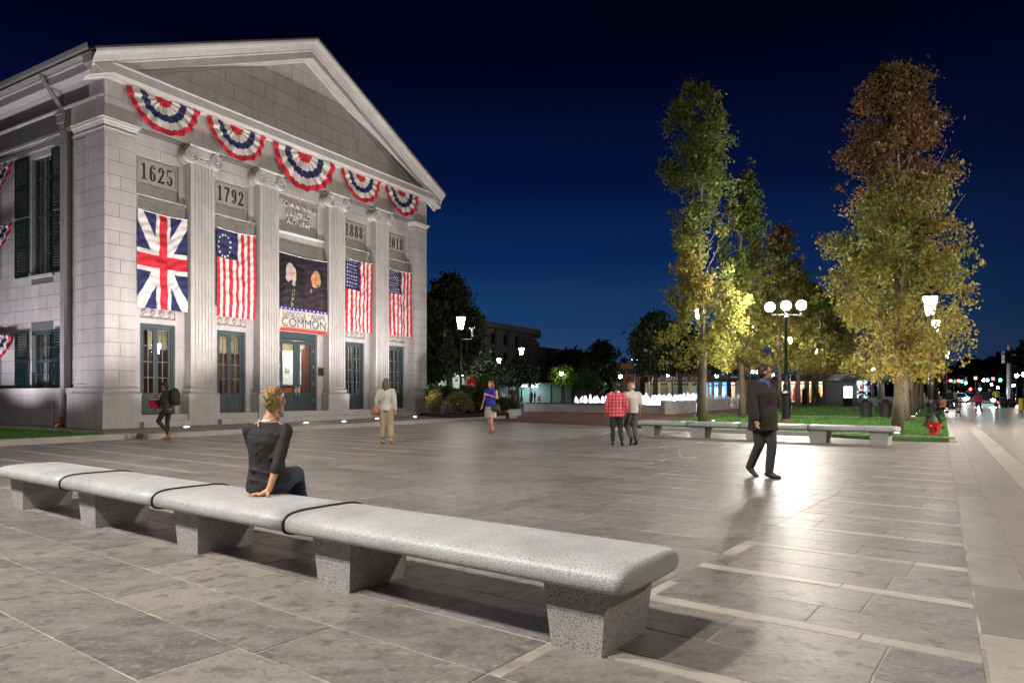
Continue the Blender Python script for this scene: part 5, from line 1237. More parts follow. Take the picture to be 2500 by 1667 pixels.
# brown building
Y = 128; x0 = A(1508, Y); t = thing('brown_building', 'brown brick office building with a band of dark windows behind the mast light', 'building', (x0, Y, 0))
M_BRN = mat('brown_brick', (.34, .13, .06), .8, noise_amt=.25, noise_scale=1.5)
MB().box(0, 11, 0, 9, 0, Zt(915, Y)).box(0, 11, 0, 9, Zt(898, Y), Zt(887, Y)).box(0, 11, .35, 9, Zt(915, Y), Zt(898, Y)).build('wall', M_BRN, t)
MB().box(-.1, 11.1, -.12, 9, Zt(887, Y), Zt(886, Y)+.1).build('roof', M_DKC, t)
for i in range(6): MB().box(i*1.62+.12, i*1.62+1.5, .2, .34, Zt(913, Y), Zt(900, Y)).build('window', M_DKG, t)
for i in range(7): MB().box(i*1.62-.09, i*1.62+.1, -.05, .3, Zt(915, Y), Zt(898, Y)).build('mullion', mat('tan_mullion', (.32, .2, .12), .7), t)
MB().box(0, 7, -.3, -.1, 0, Zt(950, Y)+.6).build('fence_panel', mat('teal_fence', (.05, .12, .14), .6), t)
lamp('brown_wall_fill', 'POINT', (A(1530, 118), 121, 3.4), 260, (1, .7, .45), .2); lamp('street_glow', 'POINT', (A(1470, 120), 116, 2.6), 300, (.6, .9, 1), .2)  # the warm point light has no fixture, added to light the brown wall
# shop row with the dental practice
M_CREAM = mat('cream_shopfront', (.52, .43, .24), .6, noise_amt=.08); M_SIGNBD = mat('dark_grey_sign', (.055, .06, .058), .5); M_LET = mat('brass_lettering', (.40, .33, .20), .5)
def shop(px0, px1, Y, ytop, ysign, yhead, lb, bays, inside, inten, letters=None, parapet=None, cream=None, transom=True):
    w = A(px1, Y)-A(px0, Y); t = thing('shop', lb, 'shop', (A(px0, Y), Y, 0)); m = cream or M_CREAM; zt, zs_, zh = Zt(ytop, Y), Zt(ysign, Y), Zt(yhead, Y)
    MB().box(0, w, .1, 6, zs_-.05, zt).box(0, w, 5.8, 6, 0, zs_).build('wall', parapet or M_DKC, t); MB().box(-.05, w+.05, -.08, .1, zs_, zt-.02).build('sign_band', M_SIGNBD, t)
    MB().box(0, w, 0, .25, 0, .42).box(0, w, 0, .3, zs_-.12, zs_).box(0, w, 0, .2, zh-.06, zh+.06).build('shopfront', m, t)
    for i in range(bays+1):
        x = w*i/bays; MB().box(max(0, x-.22), min(w, x+.22), -.06, .3, 0, zs_).build('pilaster', m, t)
    for i in range(bays):
        a, e = w*i/bays+.22, w*(i+1)/bays-.22
        MB().box(a, e, .14, .16, .42, zh-.06).build('window', M_GLASS, t)
        if transom:
            n = max(3, int((e-a)/.42)); d_ = MB()
            for j in range(n):
                xa = a+(e-a)*(j+.5)/n; hw = (e-a)/n*.34; z0, z1 = zh+.08, zs_-.22
                d_.prism_y([(xa-hw, z0), (xa+hw, z0), (xa+hw, z1)]+[(xa+hw*math.cos(R(q)), z1+hw*math.sin(R(q))*.9) for q in (30, 60, 90, 120, 150)]+[(xa-hw, z1)], .12, .15)
            MB().box(a, e, .16, .2, zh, zs_).build('transom', m, t); d_.build('transom_arches', M_DKG, t)
    if inside is not None: MB().box(0, w, 2.2, 2.3, 0, zs_).build('lit_interior', emis('shop_interior_%s' % px0, inside, inten), t)
    if letters:
        for tx, fx in letters: put_text('lettering', tx, (zt-zs_)*.95, M_LET, (w*fx, -.10, (zt+zs_)/2), t, .02, .004, 1.05, 1.05)
    return t
shop(1583, 1712, 90, 918, 932, 942, 'cream shop with a dark sign band reading DENTAL CARE', 5, (.2, .22, .13), .5, [('AD', .135), ('DENTAL CARE', .70)])
Y = 90; MB().box(A(1640, Y), A(1716, Y), 90.3, 95, Zt(918, Y), Zt(880, Y)).build('upper_storey', M_BRN, tag_parent := thing('brick_upper_house', 'dark red brick upper storey above the dental sign', 'building')) if False else None
t = thing('brick_house', 'dark red brick house front rising behind the dental sign', 'building', (A(1645, 97), 97, 0)); MB().box(0, 6, 0, 6, 0, Zt(892, 97)).build('wall', mat('dark_red_brick', (.10, .035, .025), .8, noise_amt=.3), t)
MB().tube([(1.0+.75*math.cos(q), -.05, Zt(905, 97)-.2+.35*math.sin(q)) for q in [math.pi+math.pi*k/8 for k in range(9)]], .06, 5).build('arched_trim', M_LET, t)
shop(1728, 1744, 89, 922, 932, 942, 'narrow cream shop bay left of the blue window', 1, None, 0, transom=False)
bs = shop(1738, 1800, 88.4, 922, 931, 940, 'shop with a glowing blue window and a white heart', 3, (.02, .32, .95), 2.6, transom=False, cream=mat('pale_frame', (.3, .3, .33), .6))
w = A(1800, 88.4)-A(1738, 88.4)
MB().prism_y([(w*.5+.075*12*q[0], 1.55+.08*12*q[1]) for q in [(0, -.9), (.45, -.35), (.72, .05), (.72, .4), (.45, .6), (.15, .55), (0, .35), (-.15, .55), (-.45, .6), (-.72, .4), (-.72, .05), (-.45, -.35)]], 2.05, 2.15).build('heart_sign', emis('heart_light', (.9, .95, 1), 5), bs)
rr_ = random.Random(8); bb = MB()
for k in range(60): x = rr_.uniform(.2, w-.2); z = rr_.uniform(.5, 3.0); s = rr_.uniform(.06, .18); bb.box(x, x+s, 2.0, 2.05, z, z+s)
stuff(bb.build('display_items', emis('cyan_items', (.25, .7, 1), 3), bs))
MB().box(A(1712, 89)-A(1738, 88.4)+.2, A(1724, 89)-A(1738, 88.4), 1, 1.1, .4, 2.4).build('bright_doorway', emis('doorway_white', (.8, .9, 1), 4), bs)
shop(1800, 1880, 88, 918, 928, 938, 'cream shop row with lit warm bays behind the walking man', 4, (.85, .55, .28), 1.8)
Y = 80; dsx0 = A(1925, Y); ds = shop(1925, 2062, Y, 914, 929, 936, 'long clothes shop with bright dresses in warm lit windows', 6, (.95, .62, .38), 1.5, transom=False, cream=mat('brown_shopfront', (.20, .15, .11), .6))
w = A(2062, Y)-dsx0; cols = [(.6, .5, .4), (.7, .05, .05), (.65, .15, .05), (.75, .72, .7), (.6, .12, .1), (.65, .4, .05), (.35, .35, .4), (.7, .45, .05), (.75, .02, .04), (.65, .2, .2), (.7, .55, .1), (.8, .35, .3)]
for i, c in enumerate(cols):
    x = .5+(w-1)*i/(len(cols)-1)+rr_.uniform(-.15, .15); m = mat('dress_%d' % i, c, .8); m.node_tree.nodes['Principled BSDF'].inputs['Emission Color'].default_value = c+(1,); m.node_tree.nodes['Principled BSDF'].inputs['Emission Strength'].default_value = .9  # dresses glow slightly, the shop lighting put into their cloth colour
    t = thing('mannequin', 'mannequin in a %s dress in the warm lit shop windows, %s from the left' % (['pale', 'red', 'orange', 'white', 'brick red', 'golden', 'grey', 'yellow', 'scarlet', 'pink', 'mustard', 'salmon'][i], ['first', 'second', 'third', 'fourth', 'fifth', 'sixth', 'seventh', 'eighth', 'ninth', 'tenth', 'eleventh', 'twelfth'][i]), 'mannequin', (dsx0+x, Y+.9, .5), 0, 'mannequins in the clothes shop')
    MB().lathe(0, 0, [(.30, 0), (.26, .45), (.15, .95), (.17, 1.2), (.18, 1.38), (.06, 1.46)], 10, True, 1, .6).build('dress', m, t, True); MB().ball((0, 0, 1.6), (.085, .09, .12), 10, 7).lathe(0, 0, [(.045, 1.44), (.045, 1.52)], 8).build('head', mat('mannequin_skin', (.6, .5, .42), .6), t, True)
    if i in (0, 3, 6, 8, 9): lamp('window_lamp', 'POINT', (dsx0+x, Y+.4, 2.75), 45, (1, .8, .6), .1)
# kiosk with goods in the window, light box, folded parasol
Y = 72; k0 = A(2052, Y); kx = lambda px: A(px, Y)-k0
ks = thing('kiosk', 'kiosk with a dark hipped roof and a bright window full of goods', 'kiosk', (k0, Y, 0))
MB().box(kx(2058), kx(2092), 0, 4, 0, Zt(928, Y)).box(kx(2092), kx(2160), 3.8, 4, 0, Zt(928, Y)).box(kx(2092), kx(2160), .05, .3, 0, Zt(971, Y)).box(kx(2146), kx(2160), 0, .3, 0, Zt(928, Y)).build('wall', mat('grey_render', (.22, .23, .24), .7), ks)
MB().prism_y([(kx(2038), Zt(928, Y)), (kx(2168), Zt(928, Y)), (kx(2150), Zt(912, Y)), (kx(2072), Zt(912, Y))], -.7, 4.4).build('roof', M_SIGNBD, ks)
sg = MB(); [sg.box(kx(2110)+j*.105, kx(2110)+j*.105+.07, -.74, -.71, Zt(924, Y), Zt(919.5, Y)+(.03 if j % 3 else .06)) for j in range(11)]; stuff(sg.build('roof_sign', emis('yellow_sign', (.8, .65, .1), .5), ks))
MB().box(kx(2092), kx(2146), .12, .14, Zt(971, Y), Zt(929, Y)).build('window', M_GLASS, ks); MB().box(kx(2092), kx(2146), 2.4, 2.5, .4, Zt(929, Y)).build('lit_interior', emis('kiosk_interior', (.75, .95, 1), 2.2), ks)
MB().box(kx(2107), kx(2107)+.07, 0, .12, Zt(971, Y), Zt(929, Y)).box(kx(2130), kx(2130)+.07, 0, .12, Zt(971, Y), Zt(929, Y)).box(kx(2092), kx(2146), 0, .12, Zt(941, Y), Zt(941, Y)+.06).build('window_bar', M_IRON, ks)
for nm, c in (('red', (.8, .03, .03)), ('blue', (.05, .06, .5)), ('white', (.8, .8, .8)), ('orange', (.8, .25, .08)), ('green', (.1, .4, .3)), ('dark', (.03, .03, .05))):
    g = MB()
    for j in range(9): x = rr_.uniform(kx(2093), kx(2143)); z = rr_.uniform(.85, 2.3); s = rr_.uniform(.1, .32); g.box(x, x+s*.7, .9, 1.1, z, z+s)
    stuff(g.build('goods', mat('goods_'+nm, c, .5), ks))
lamp('kiosk_lamp', 'POINT', (k0+kx(2118), Y+.5, 2.5), 70, (.9, 1, 1), .15)
t = thing('light_box', 'white glowing two-panel light box beside the kiosk', 'display', (A(2060, 68), 68, 0)); q = lambda px: A(px, 68)-A(2060, 68)
MB().box(q(2059), q(2081), 0, .2, .1, Zt(941, 68)).build('frame', M_IRON, t)
for a, e in ((2060.5, 2069.3), (2071, 2079.6)): MB().box(q(a), q(e), -.03, -.002, Zt(970.5, 68), Zt(943.5, 68)).build('screen', emis('white_screen', (.75, .93, 1), 9), t)
t = thing('parasol', 'closed dark grey parasol at the right end of the kiosk', 'parasol', (A(2151, 70), 70, 0)); MB().lathe(0, 0, [(.03, 0), (.03, 1.0)], 6).build('pole', M_IRON, t); MB().lathe(0, 0, [(.42, .75), (.30, 1.6), (.12, 2.35), (.02, 2.5)], 9).build('canopy', mat('grey_canopy', (.14, .14, .13), .8), t)
# low grey wall behind the lawn
t = thing('garden_wall', 'long low dark grey wall behind the lawn and litter bins', 'wall', (A(1990, 77), 77, 0)); w = A(2272, 77)-A(1990, 77)
for i in range(9): MB().box(w*i/9+.01, w*(i+1)/9-.01, 0, .3, 0, 1.02).build('wall_panel', mat('grey_wall_panel', (.16, .16, .165), .7, noise_amt=.3, noise_scale=1.2), t)
# small street clutter
def slab_sign(px, pb_, yt, z0, w, d_, lb, rot=0, cat='sign'):
    x, Y = G(px, pb_, z0); t = thing('pillar_sign', lb, cat, (x, Y, z0), rot, 'dark pillar signs'); h = Zt(yt, Y)-z0; m = mat('dark_bronze_panel', (.03, .026, .028), .35, metal=.3)
    MB().prism_y([(-w/2, 0), (w/2, 0), (w/2, h), (-w/2, h-w*.45)], -d_/2, d_/2).build('panel', m, t); MB().box(-w/2-.02, w/2+.02, -d_/2-.02, d_/2+.02, 0, .06).build('base', M_STEEL, t); return t
slab_sign(1072, 1010, 938, .12, .30, .12, 'dark bronze pillar sign with a slanted top, between the hall and the shrubs', .5); slab_sign(2221, 1020, 953, .09, .5, .12, 'black pillar sign standing between the trunks on the right', 1.1); slab_sign(1964, 989, 945, .05, .55, .15, 'tall dark pillar sign far behind the lawn', .1)
for px, yt, Y, lb in ((1149, 962, 38.5, 'pointed granite marker stone left of the woman in blue'), (1226, 958, 41.5, 'pointed granite marker stone right of the woman in blue')):
    t = tag(MB().lathe(A(px, Y), Y, [(.19, .2), (.17, Zt(yt, Y)-.1), (.10, Zt(yt, Y)-.02), (0, Zt(yt, Y)+.04)], 4).build('marker_stone', M_CONC2), lb, 'marker stone', 'granite marker stones')
# red call box
Y = 43; t = thing('call_box', 'red cast-iron call box with a rounded head and white emblem, among the shrubs', 'call box', (A(1151, Y), Y, 0), -.25)
M_RED = mat('glossy_red_paint', (.42, .012, .012), .3)
MB().lathe(0, 0, [(.24, 0), (.24, .2), (.13, .35), (.11, 1.0), (.16, 1.12), (.22, 1.2)], 12).build('pedestal', M_RED, t, True); MB().box(-.22, .22, -.18, .18, 1.2, 2.05).prism_y([(-.24, 2.05), (.24, 2.05), (.17, 2.2), (0, 2.28), (-.17, 2.2)], -.2, .2).ball((0, 0, 2.42), .10, 10, 8).lathe(0, 0, [(.05, 2.25), (.04, 2.36)], 8).build('box', M_RED, t)
MB().box(-.14, -.08, -.19, -.182, 1.42, 1.9).lathe(.09, 0, [], 3) if False else None
wb = MB(); wb.box(-.16, -.12, -.192, -.183, 1.45, 1.92); wb.box(-.16, -.04, -.192, -.183, 1.45, 1.50); wb.tube([(.1+.075*math.cos(q), -.19, 1.83+.09*math.sin(q)) for q in [k*math.pi/7 for k in range(14)]], .018, 5); wb.box(.02, .19, -.192, -.183, 1.5, 1.58); wb.build('white_emblem', mat('white_paint', (.75, .73, .72), .5), t)
# hydrant
x, y = G(2279, 1060, .1); t = thing('fire_hydrant', 'red fire hydrant with a dark bonnet on the lawn corner', 'hydrant', (x, y, .09), .3)
MB().lathe(0, 0, [(.16, 0), (.16, .03), (.115, .04), (.105, .30), (.14, .32), (.14, .37), (.12, .40)], 14).build('barrel', M_RED, t); MB().lathe(0, 0, [(.13, .40), (.12, .46), (.06, .54), (.03, .56), (.03, .61), (0, .61)], 12).build('bonnet', mat('silver_green_paint', (.10, .16, .14), .35, metal=.4), t)
for dx, r0 in ((1, .065), (-1, .06)): MB().tube([(0, 0, .25), (dx*.17, -.02, .25), (dx*.175, -.02, .25), (dx*.22, -.02, .25)], [r0*.8, r0*.8, r0*1.2, r0*1.2], 8).build('nozzle', M_RED, t)
MB().tube([(0, 0, .22), (0, -.17, .22)], [.075, .085], 8).build('nozzle', M_RED, t); MB().tube([(.2, -.03, .22), (.26, -.05, .1), (.16, -.1, .05)], .012, 5).build('chain', M_STEEL, t)
shrub(2283, 1046, 22.2, .34, .42, (.03, .06, .035), 'small dark potted plant behind the red hydrant', 15, 50, .05, None)
# litter bins
def bin_(px, lb):
    x, y = G(px, 1018, .1); t = thing('litter_bin', lb, 'litter bin', (x, y, .09), 0, 'black litter bins')
    MB().lathe(0, 0, [(.24, 0), (.25, .02), (.28, .70)], 16).build('liner', M_BLACK, t)
    for i in range(18): a = 2*math.pi*i/18; MB().tube([(.255*math.cos(a), .255*math.sin(a), .02), (.275*math.cos(a), .275*math.sin(a), .5), (.31*math.cos(a), .31*math.sin(a), .74)], .013, 4).build('slat', M_IRON, t)
    MB().lathe(0, 0, [(.33, .73), (.34, .76), (.33, .79), (.24, .80)], 18).build('rim', M_IRON, t)
    MB().lathe(0, 0, [(.20, .80), (.23, .84), (.23, .87), (.15, .93), (.0, .95)], 14).build('lid', M_IRON, t); MB().lathe(0, 0, [(.262, .05), (.262, .1)], 16).build('hoop', M_IRON, t)
bin_(2114, 'left one of the two black litter bins on the lawn path'); bin_(2161, 'right one of the two black litter bins, nearer the big trunk')
# park bench, stroller
def gd(px, py, z=.0): x, y = G(px, py, z); return x, y
x, y = gd(2300, 1017); t = thing('park_bench', 'black iron park bench beside the right-hand lamp post, man seated on it', 'bench', (x, y, 0), -R(58))
for i in range(4): MB().box(-.8, .8, .02+i*.11, .10+i*.11, .43, .46).build('slat', M_IRON, t)
for i in range(3): MB().box(-.8, .8, .46, .48, .52+i*.12, .60+i*.12).build('back_slat', M_IRON, t)
for s in (-.74, .74): MB().tube([(s, 0, 0), (s, .05, .43), (s, .44, .43), (s, .50, .9)], .022, 6).tube([(s, .42, .43), (s, .5, 0)], .022, 6).tube([(s, .0, .43), (s, .0, .64), (s, .46, .66)], .018, 6).build('leg', M_IRON, t)
x, y = gd(2326, 1009); t = thing('stroller', 'dark folding stroller with small wheels beside the park bench', 'stroller', (x, y, 0), -.5)
MB().tube([(-.3, -.2, .15), (.25, -.2, .75), (.42, -.2, 1.0)], .015, 6).tube([(-.3, .2, .15), (.25, .2, .75), (.42, .2, 1.0)], .015, 6).tube([(.42, -.2, 1.0), (.42, .2, 1.0)], .018, 6).tube([(.3, -.2, .12), (-.05, -.2, .6)], .015, 6).tube([(.3, .2, .12), (-.05, .2, .6)], .015, 6).build('frame', M_IRON, t)
MB().add([(-.2, -.18, .38), (.12, -.18, .40), (.12, .18, .40), (-.2, .18, .38), (.28, -.18, .85), (.28, .18, .85), (-.2, -.18, .30), (.15, -.18, .30), (.15, .18, .30), (-.2, .18, .30), (.34, -.18, .82), (.34, .18, .82)], [(0, 1, 2, 3), (1, 4, 5, 2), (9, 8, 7, 6), (8, 11, 10, 7), (0, 3, 9, 6), (4, 10, 11, 5), (0, 6, 7, 1), (3, 2, 8, 9), (1, 7, 10, 4), (2, 5, 11, 8)]).build('seat', mat('navy_fabric', (.02, .022, .035), .8), t)
MB().ball((.05, 0, .85), (.25, .2, .16), 10, 6).build('hood', mat('navy_fabric', (.02, .022, .035), .8), t)
for wx, wy in ((-.33, -.2), (-.33, .2), (.33, -.22), (.33, .22)): MB().tube([(wx, wy-.02, .1), (wx, wy+.02, .1)], [.10, .10], 12).build('wheel', M_BLACK, t)
# ---- the street at the right
rd = struct(MB().add([(*SW(-10, 9.1), -.05), (*SW(-10, 24), -.05), (*SW(170, 24), -.05), (*SW(170, 9.1), -.05)], [(0, 1, 2, 3)]).build('road', mat('wet_asphalt', (.045, .05, .055), .25, noise_amt=.2, noise_scale=.5, bump=(20, .2, .004))))
rp2 = MB()
for k in range(22): rp2.add([(*SW(k*7, 16.4), -.046), (*SW(k*7, 16.55), -.046), (*SW(k*7+3, 16.55), -.046), (*SW(k*7+3, 16.4), -.046)], [(0, 1, 2, 3)])
stuff(rp2.build('lane_marking', mat('white_road_paint', (.7, .7, .7), .5), rd))
def car(px, Y, rot, col, lb, head=300, tail=False, k=1):
    t = thing('car', lb, 'car', (A(px, Y), Y, 0), rot, 'cars on the street'); m = mat('car_paint_%d' % int(px), col, .22, coat=.6)   # front faces -y
    prof = [(-2.2, .28), (-2.22, .62), (-2.05, .78), (-1.25, .93), (1.7, .97), (2.15, .88), (2.2, .30)]
    def hull(pr, w, inset):
        n = len(pr); v = []
        for s, ww in ((-1, w-.08), (-1, w), (1, w), (1, w-.08)): pass
        rows = [(-w+.0, 1.0), (w, 1.0)]; v = [(x_, y_, z_) for x_, q in ((-w, 1), (w, 1)) for y_, z_ in pr]
        f = [tuple(range(n)), tuple(range(2*n-1, n-1, -1))]+[((i+1) % n, i, n+i, n+(i+1) % n) for i in range(n)]; return v, f
    v, f = hull(prof, .88, 0); body = mesh_obj('body', v, f, m, t); bv = body.modifiers.new('b', 'BEVEL'); bv.width = .09; bv.segments = 3
    cv = [(-.84, -1.2, .93), (.84, -1.2, .93), (.84, 1.8, .96), (-.84, 1.8, .96), (-.62, -.45, 1.44*k), (.62, -.45, 1.44*k), (.62, 1.05, 1.44*k), (-.62, 1.05, 1.44*k)]
    g = mesh_obj('cabin_glass', cv, [(0, 1, 5, 4), (1, 2, 6, 5), (2, 3, 7, 6), (3, 0, 4, 7), (0, 3, 2, 1), (4, 5, 6, 7)], mat('dark_car_glass', (.01, .012, .015), .08), t); bv = g.modifiers.new('b', 'BEVEL'); bv.width = .05; bv.segments = 2
    MB().box(-.60, .60, -.40, 1.0, 1.43*k, 1.47*k).build('roof', m, t)
    for sx in (-.82, .82):
        for sy in (-1.4, 1.35):
            wh = MB().tube([(sx-.1, sy, .33), (sx+.1, sy, .33)], [.33, .33], 16).build('wheel', M_BLACK, t); MB().tube([(sx-.105, sy, .33), (sx+.105, sy, .33)], [.2, .2], 10).build('rim', M_STEEL, wh)
    for sx in (-.64, .64):
        if not tail: MB().ball((sx, -2.2, .66), (.20, .08, .15), 12, 8).build('headlight', emis('headlight_glow', (.85, .92, 1), head), t, True)
        else: MB().box(sx-.13, sx+.13, 2.16, 2.25, .68, .82).build('tail_light', emis('tail_glow', (1, .03, .02), 25), t)
    MB().box(-.26, .26, -2.26, -2.2, .42, .54).build('number_plate', mat('plate_white', (.6, .6, .6), .5), t); MB().box(-.5, .5, -2.24, -2.19, .55, .68).build('grille', M_BLACK, t); return t
car(2343, 96, -.58, (.5, .5, .52), 'silver car with blazing headlights, left one at the crossing', 700); car(2407, 76, -.60, (.012, .016, .03), 'dark blue car with headlights on, right of the red-shirted walker', 520)
car(2375, 112, -.6, (.1, .1, .11), 'grey car further back between the two bright cars', 600); car(2447, 98, -.6+math.pi, (.05, .01, .01), 'car with red tail lights behind the cyclist', 100, True)
def signal(px, py, Y, c, cname, lb, arm=None):
    t = thing('traffic_signal', lb, 'traffic light', (A(px, Y), Y, 0), 0, 'traffic signals'); z = Zt(py, Y); yy = .0
    MB().box(-.2, .2, -.05, .25, z-.65, z+.65).build('housing', M_BLACK, t); MB().lathe(0, 0, [(.001, 0)]*1, 3) if False else None
    for k, zz in enumerate((.4, 0, -.4)):
        on = (cname == 'green' and k == 2) or (cname == 'red' and k == 0); MB().tube([(0, -.10, z+zz), (0, -.055, z+zz)], [.21, .21], 12).build('lens', emis('signal_'+cname, c, 60) if on else M_DKG, t)
    MB().tube([(0, .15, 0), (0, .15, z-.6)] if arm is None else [(arm, .15, 0), (arm, .15, z+.9), (0, .15, z+.8), (0, .15, z+.6)], .08, 8).build('pole', M_IRON, t)
GR = (.02, 1, .75); RD = (1, .03, .02)
signal(2409.6, 921, 100, GR, 'green', 'green signal over the street, left of the cyclist', 3.5); signal(2441, 921, 100, GR, 'green', 'green signal over the street, right of the cyclist', 2.5); signal(2357, 929, 120, GR, 'green', 'small green signal left of the bright pair', -2)
signal(2320, 935, 120, RD, 'red', 'red signal nearest the yellow leaves', -1); signal(2339, 935, 120, RD, 'red', 'red signal between two lit street-name signs', -1.5); signal(2368.5, 955, 125, RD, 'red', 'low red signal above the cars'); signal(2392, 944.5, 125, GR, 'green', 'low green signal behind the red-shirted walker')
for px, py, c, lb in ((2329.6, 931, (.05, .7, .75), 'first cyan lit street-name sign'), (2347.8, 931, (.05, .7, .75), 'second cyan lit street-name sign'), (2382, 923, (.8, .2, .18), 'square red lit sign high over the street'), (2425, 924.5, (.6, .12, .2), 'small pinkish lit sign between the green signals')):
    Y = 121; t = thing('lit_sign', lb, 'sign', (A(px, Y), Y, 0), 0, 'lit signs over the street'); z = Zt(py, Y); MB().box(-.3, .3, 0, .1, z-.28, z+.28).build('panel', emis('sign_%d' % int(c[0]*100), c, 1.0), t); MB().tube([(0, .1, 0), (0, .1, z)], .05, 6).build('pole', M_IRON, t)
t = thing('utility_pole', 'grey utility pole with a crosspiece and wires at the right edge', 'utility pole', (*G(2464, 992), 0)); Yp = G(2464, 992)[1]; zp = Zt(843, Yp)
MB().lathe(0, 0, [(.30, 0), (.16, zp)], 10).build('pole', mat('weathered_pole', (.16, .17, .18), .7), t); MB().box(-.8, .8, -.08, .08, zp-1.0, zp-.85).box(-.65, .1, -.25, .25, zp-1.9, zp-.6).build('crosspiece', M_IRON, t)
for dz in (-1.0, -1.5, -2.1): MB().tube([(0, 0, zp+dz), (8, 6, zp+dz-.3), (20, 14, zp+dz+.3)], .02, 4).build('wire', M_IRON, t)
for px, py, Y, lb in ((2482, 917, 90, 'white globe street lamp right of the utility pole'), (2499, 914, 84, 'white globe street lamp at the right edge'), (2402, 928, 118, 'small white lamp beside the green signal'), (2316, 962, 130, 'tiny white lamp low behind the tree row'), (2474, 941, 120, 'tiny lamp left of the blue banner'), (2436, 946, 140, 'tiny white lamp low over the cyclist'), (2421, 939, 150, 'tiny white lamp between the low signals')): globe(px, py, Y, lb, .22, 150, col=(.9, .97, 1))
for i, (px, Y) in enumerate(((2452, 66), (2470, 68))):
    t = thing('planter', ['left dark planter at the foot of the utility pole', 'right dark planter at the foot of the utility pole'][i], 'planter', (A(px, Y), Y, 0), 0, 'dark planters'); MB().lathe(0, 0, [(.25, 0), (.42, .5), (.45, .55), (.38, .55), (.36, .5)], 12).build('pot', M_IRON, t); leaves('foliage', np.array([(.2*math.cos(q), .2*math.sin(q), .7+.15*math.sin(q*3)) for q in range(9)], float), (.12, .12, .14), 14, .12, np.tile([[.02, .04, .015]], (9, 1)), t, 3+i)
t = thing('yellow_box', 'yellow newspaper box cut by the right edge of the picture', 'box', (*G(2500, 1006), 0)); MB().box(-.25, .25, -.2, .2, .12, 1.0).build('case', mat('yellow_paint', (.5, .38, .02), .4), t); MB().box(-.18, .18, -.215, -.202, .55, .9).build('window', M_DKG, t)
for sx in (-.2, .2): MB().box(sx-.03, sx+.03, -.15, .15, 0, .12).build('leg', M_IRON, t)
# far block of the street
t = thing('street_block', 'dark low buildings at the far end of the street', 'building', (A(2330, 230), 230, 0)); 
for i, (a, e, h) in enumerate(((-2, 9, 5.5), (9.2, 22, 8.0), (22.2, 40, 6.0), (40.2, 60, 9.0))): MB().box(a, e, 0, 10, 0, h).build('wall', M_DKC, t)
ww = MB(); [ww.box(a, a+1.2, -.1, -.02, z, z+1.1) for a, z in ((1, 2), (4, 2.2), (11, 2), (14, 5), (18, 2), (25, 2.2), (31, 2), (44, 2), (50, 5))]; stuff(ww.build('lit_window', emis('warm_window', (1, .7, .4), 1.2), t))
struct(MB().prism([(-20, 300), (400, 300), (400, 330), (-20, 330)], 0, 6.5).build('far_hedge_line', mat('dark_foliage_mass', (.01, .014, .01), .9)))
# low barrier and road works mark near the gate
Y = 88; t = thing('traffic_barrel', 'orange and white traffic barrel by the gate behind the boy', 'traffic barrel', (A(1317, Y), Y, 0)); MB().lathe(0, 0, [(.28, 0), (.22, 1.0), (.1, 1.05)], 12).build('barrel', mat('orange_plastic', (.7, .1, .03), .5), t)
for z in (.3, .65): MB().lathe(0, 0, [(.285-.06*z, z), (.275-.06*z, z+.15)], 12, False).build('white_stripe', mat('white_paint', (.75, .73, .72), .5), t)
Y = 56
for px, rot, lb in ((1062, 1.2, 'dark parked car half hidden between the hall corner and the pillar sign'), (1100, 1.3, 'dark parked car behind the shrubs under the tall tree')): car(px, Y+2*(px > 1080), rot, (.012, .012, .014), lb, 0.01)
# ================================================================ PEOPLE
def M_skin(n, c): return mat('skin_'+n, c, .55, noise_amt=.08, noise_scale=8)
def capsule(mb, a, b, r0, r1, n=12):
    a, b = Vector(a), Vector(b); d = b-a; L_ = d.length; d.normalize() if L_ > 1e-6 else None
    if L_ < 1e-5: return mb.ball(a, r0, n, 8)
    up = Vector((0, 0, 1)) if abs(d.z) < .95 else Vector((1, 0, 0)); u = d.cross(up).normalized(); w = u.cross(d).normalized()
    prof = []
    for i in range(1, 5): q = math.pi/2*i/4; prof.append((-r0*math.cos(q), r0*math.sin(q)))
    for i in range(0, 4): q = math.pi/2*i/4; prof.append((L_+r1*math.sin(q), r1*math.cos(q)))
    v = [tuple(a-d*r0)]; f = []
    for s, r in prof:
        for i in range(n): q = 2*math.pi*i/n; v.append(tuple(a+d*s+(u*math.cos(q)+w*math.sin(q))*r))
    v.append(tuple(b+d*r1)); k = len(prof); T = len(v)-1
    for i in range(n): j = (i+1) % n; f.append((0, 1+i, 1+j)); f.append((T, 1+(k-1)*n+j, 1+(k-1)*n+i))
    for s in range(k-1):
        for i in range(n): j = (i+1) % n; f.append((1+s*n+i, 1+(s+1)*n+i, 1+(s+1)*n+j, 1+s*n+j))
    return mb.add(v, f)
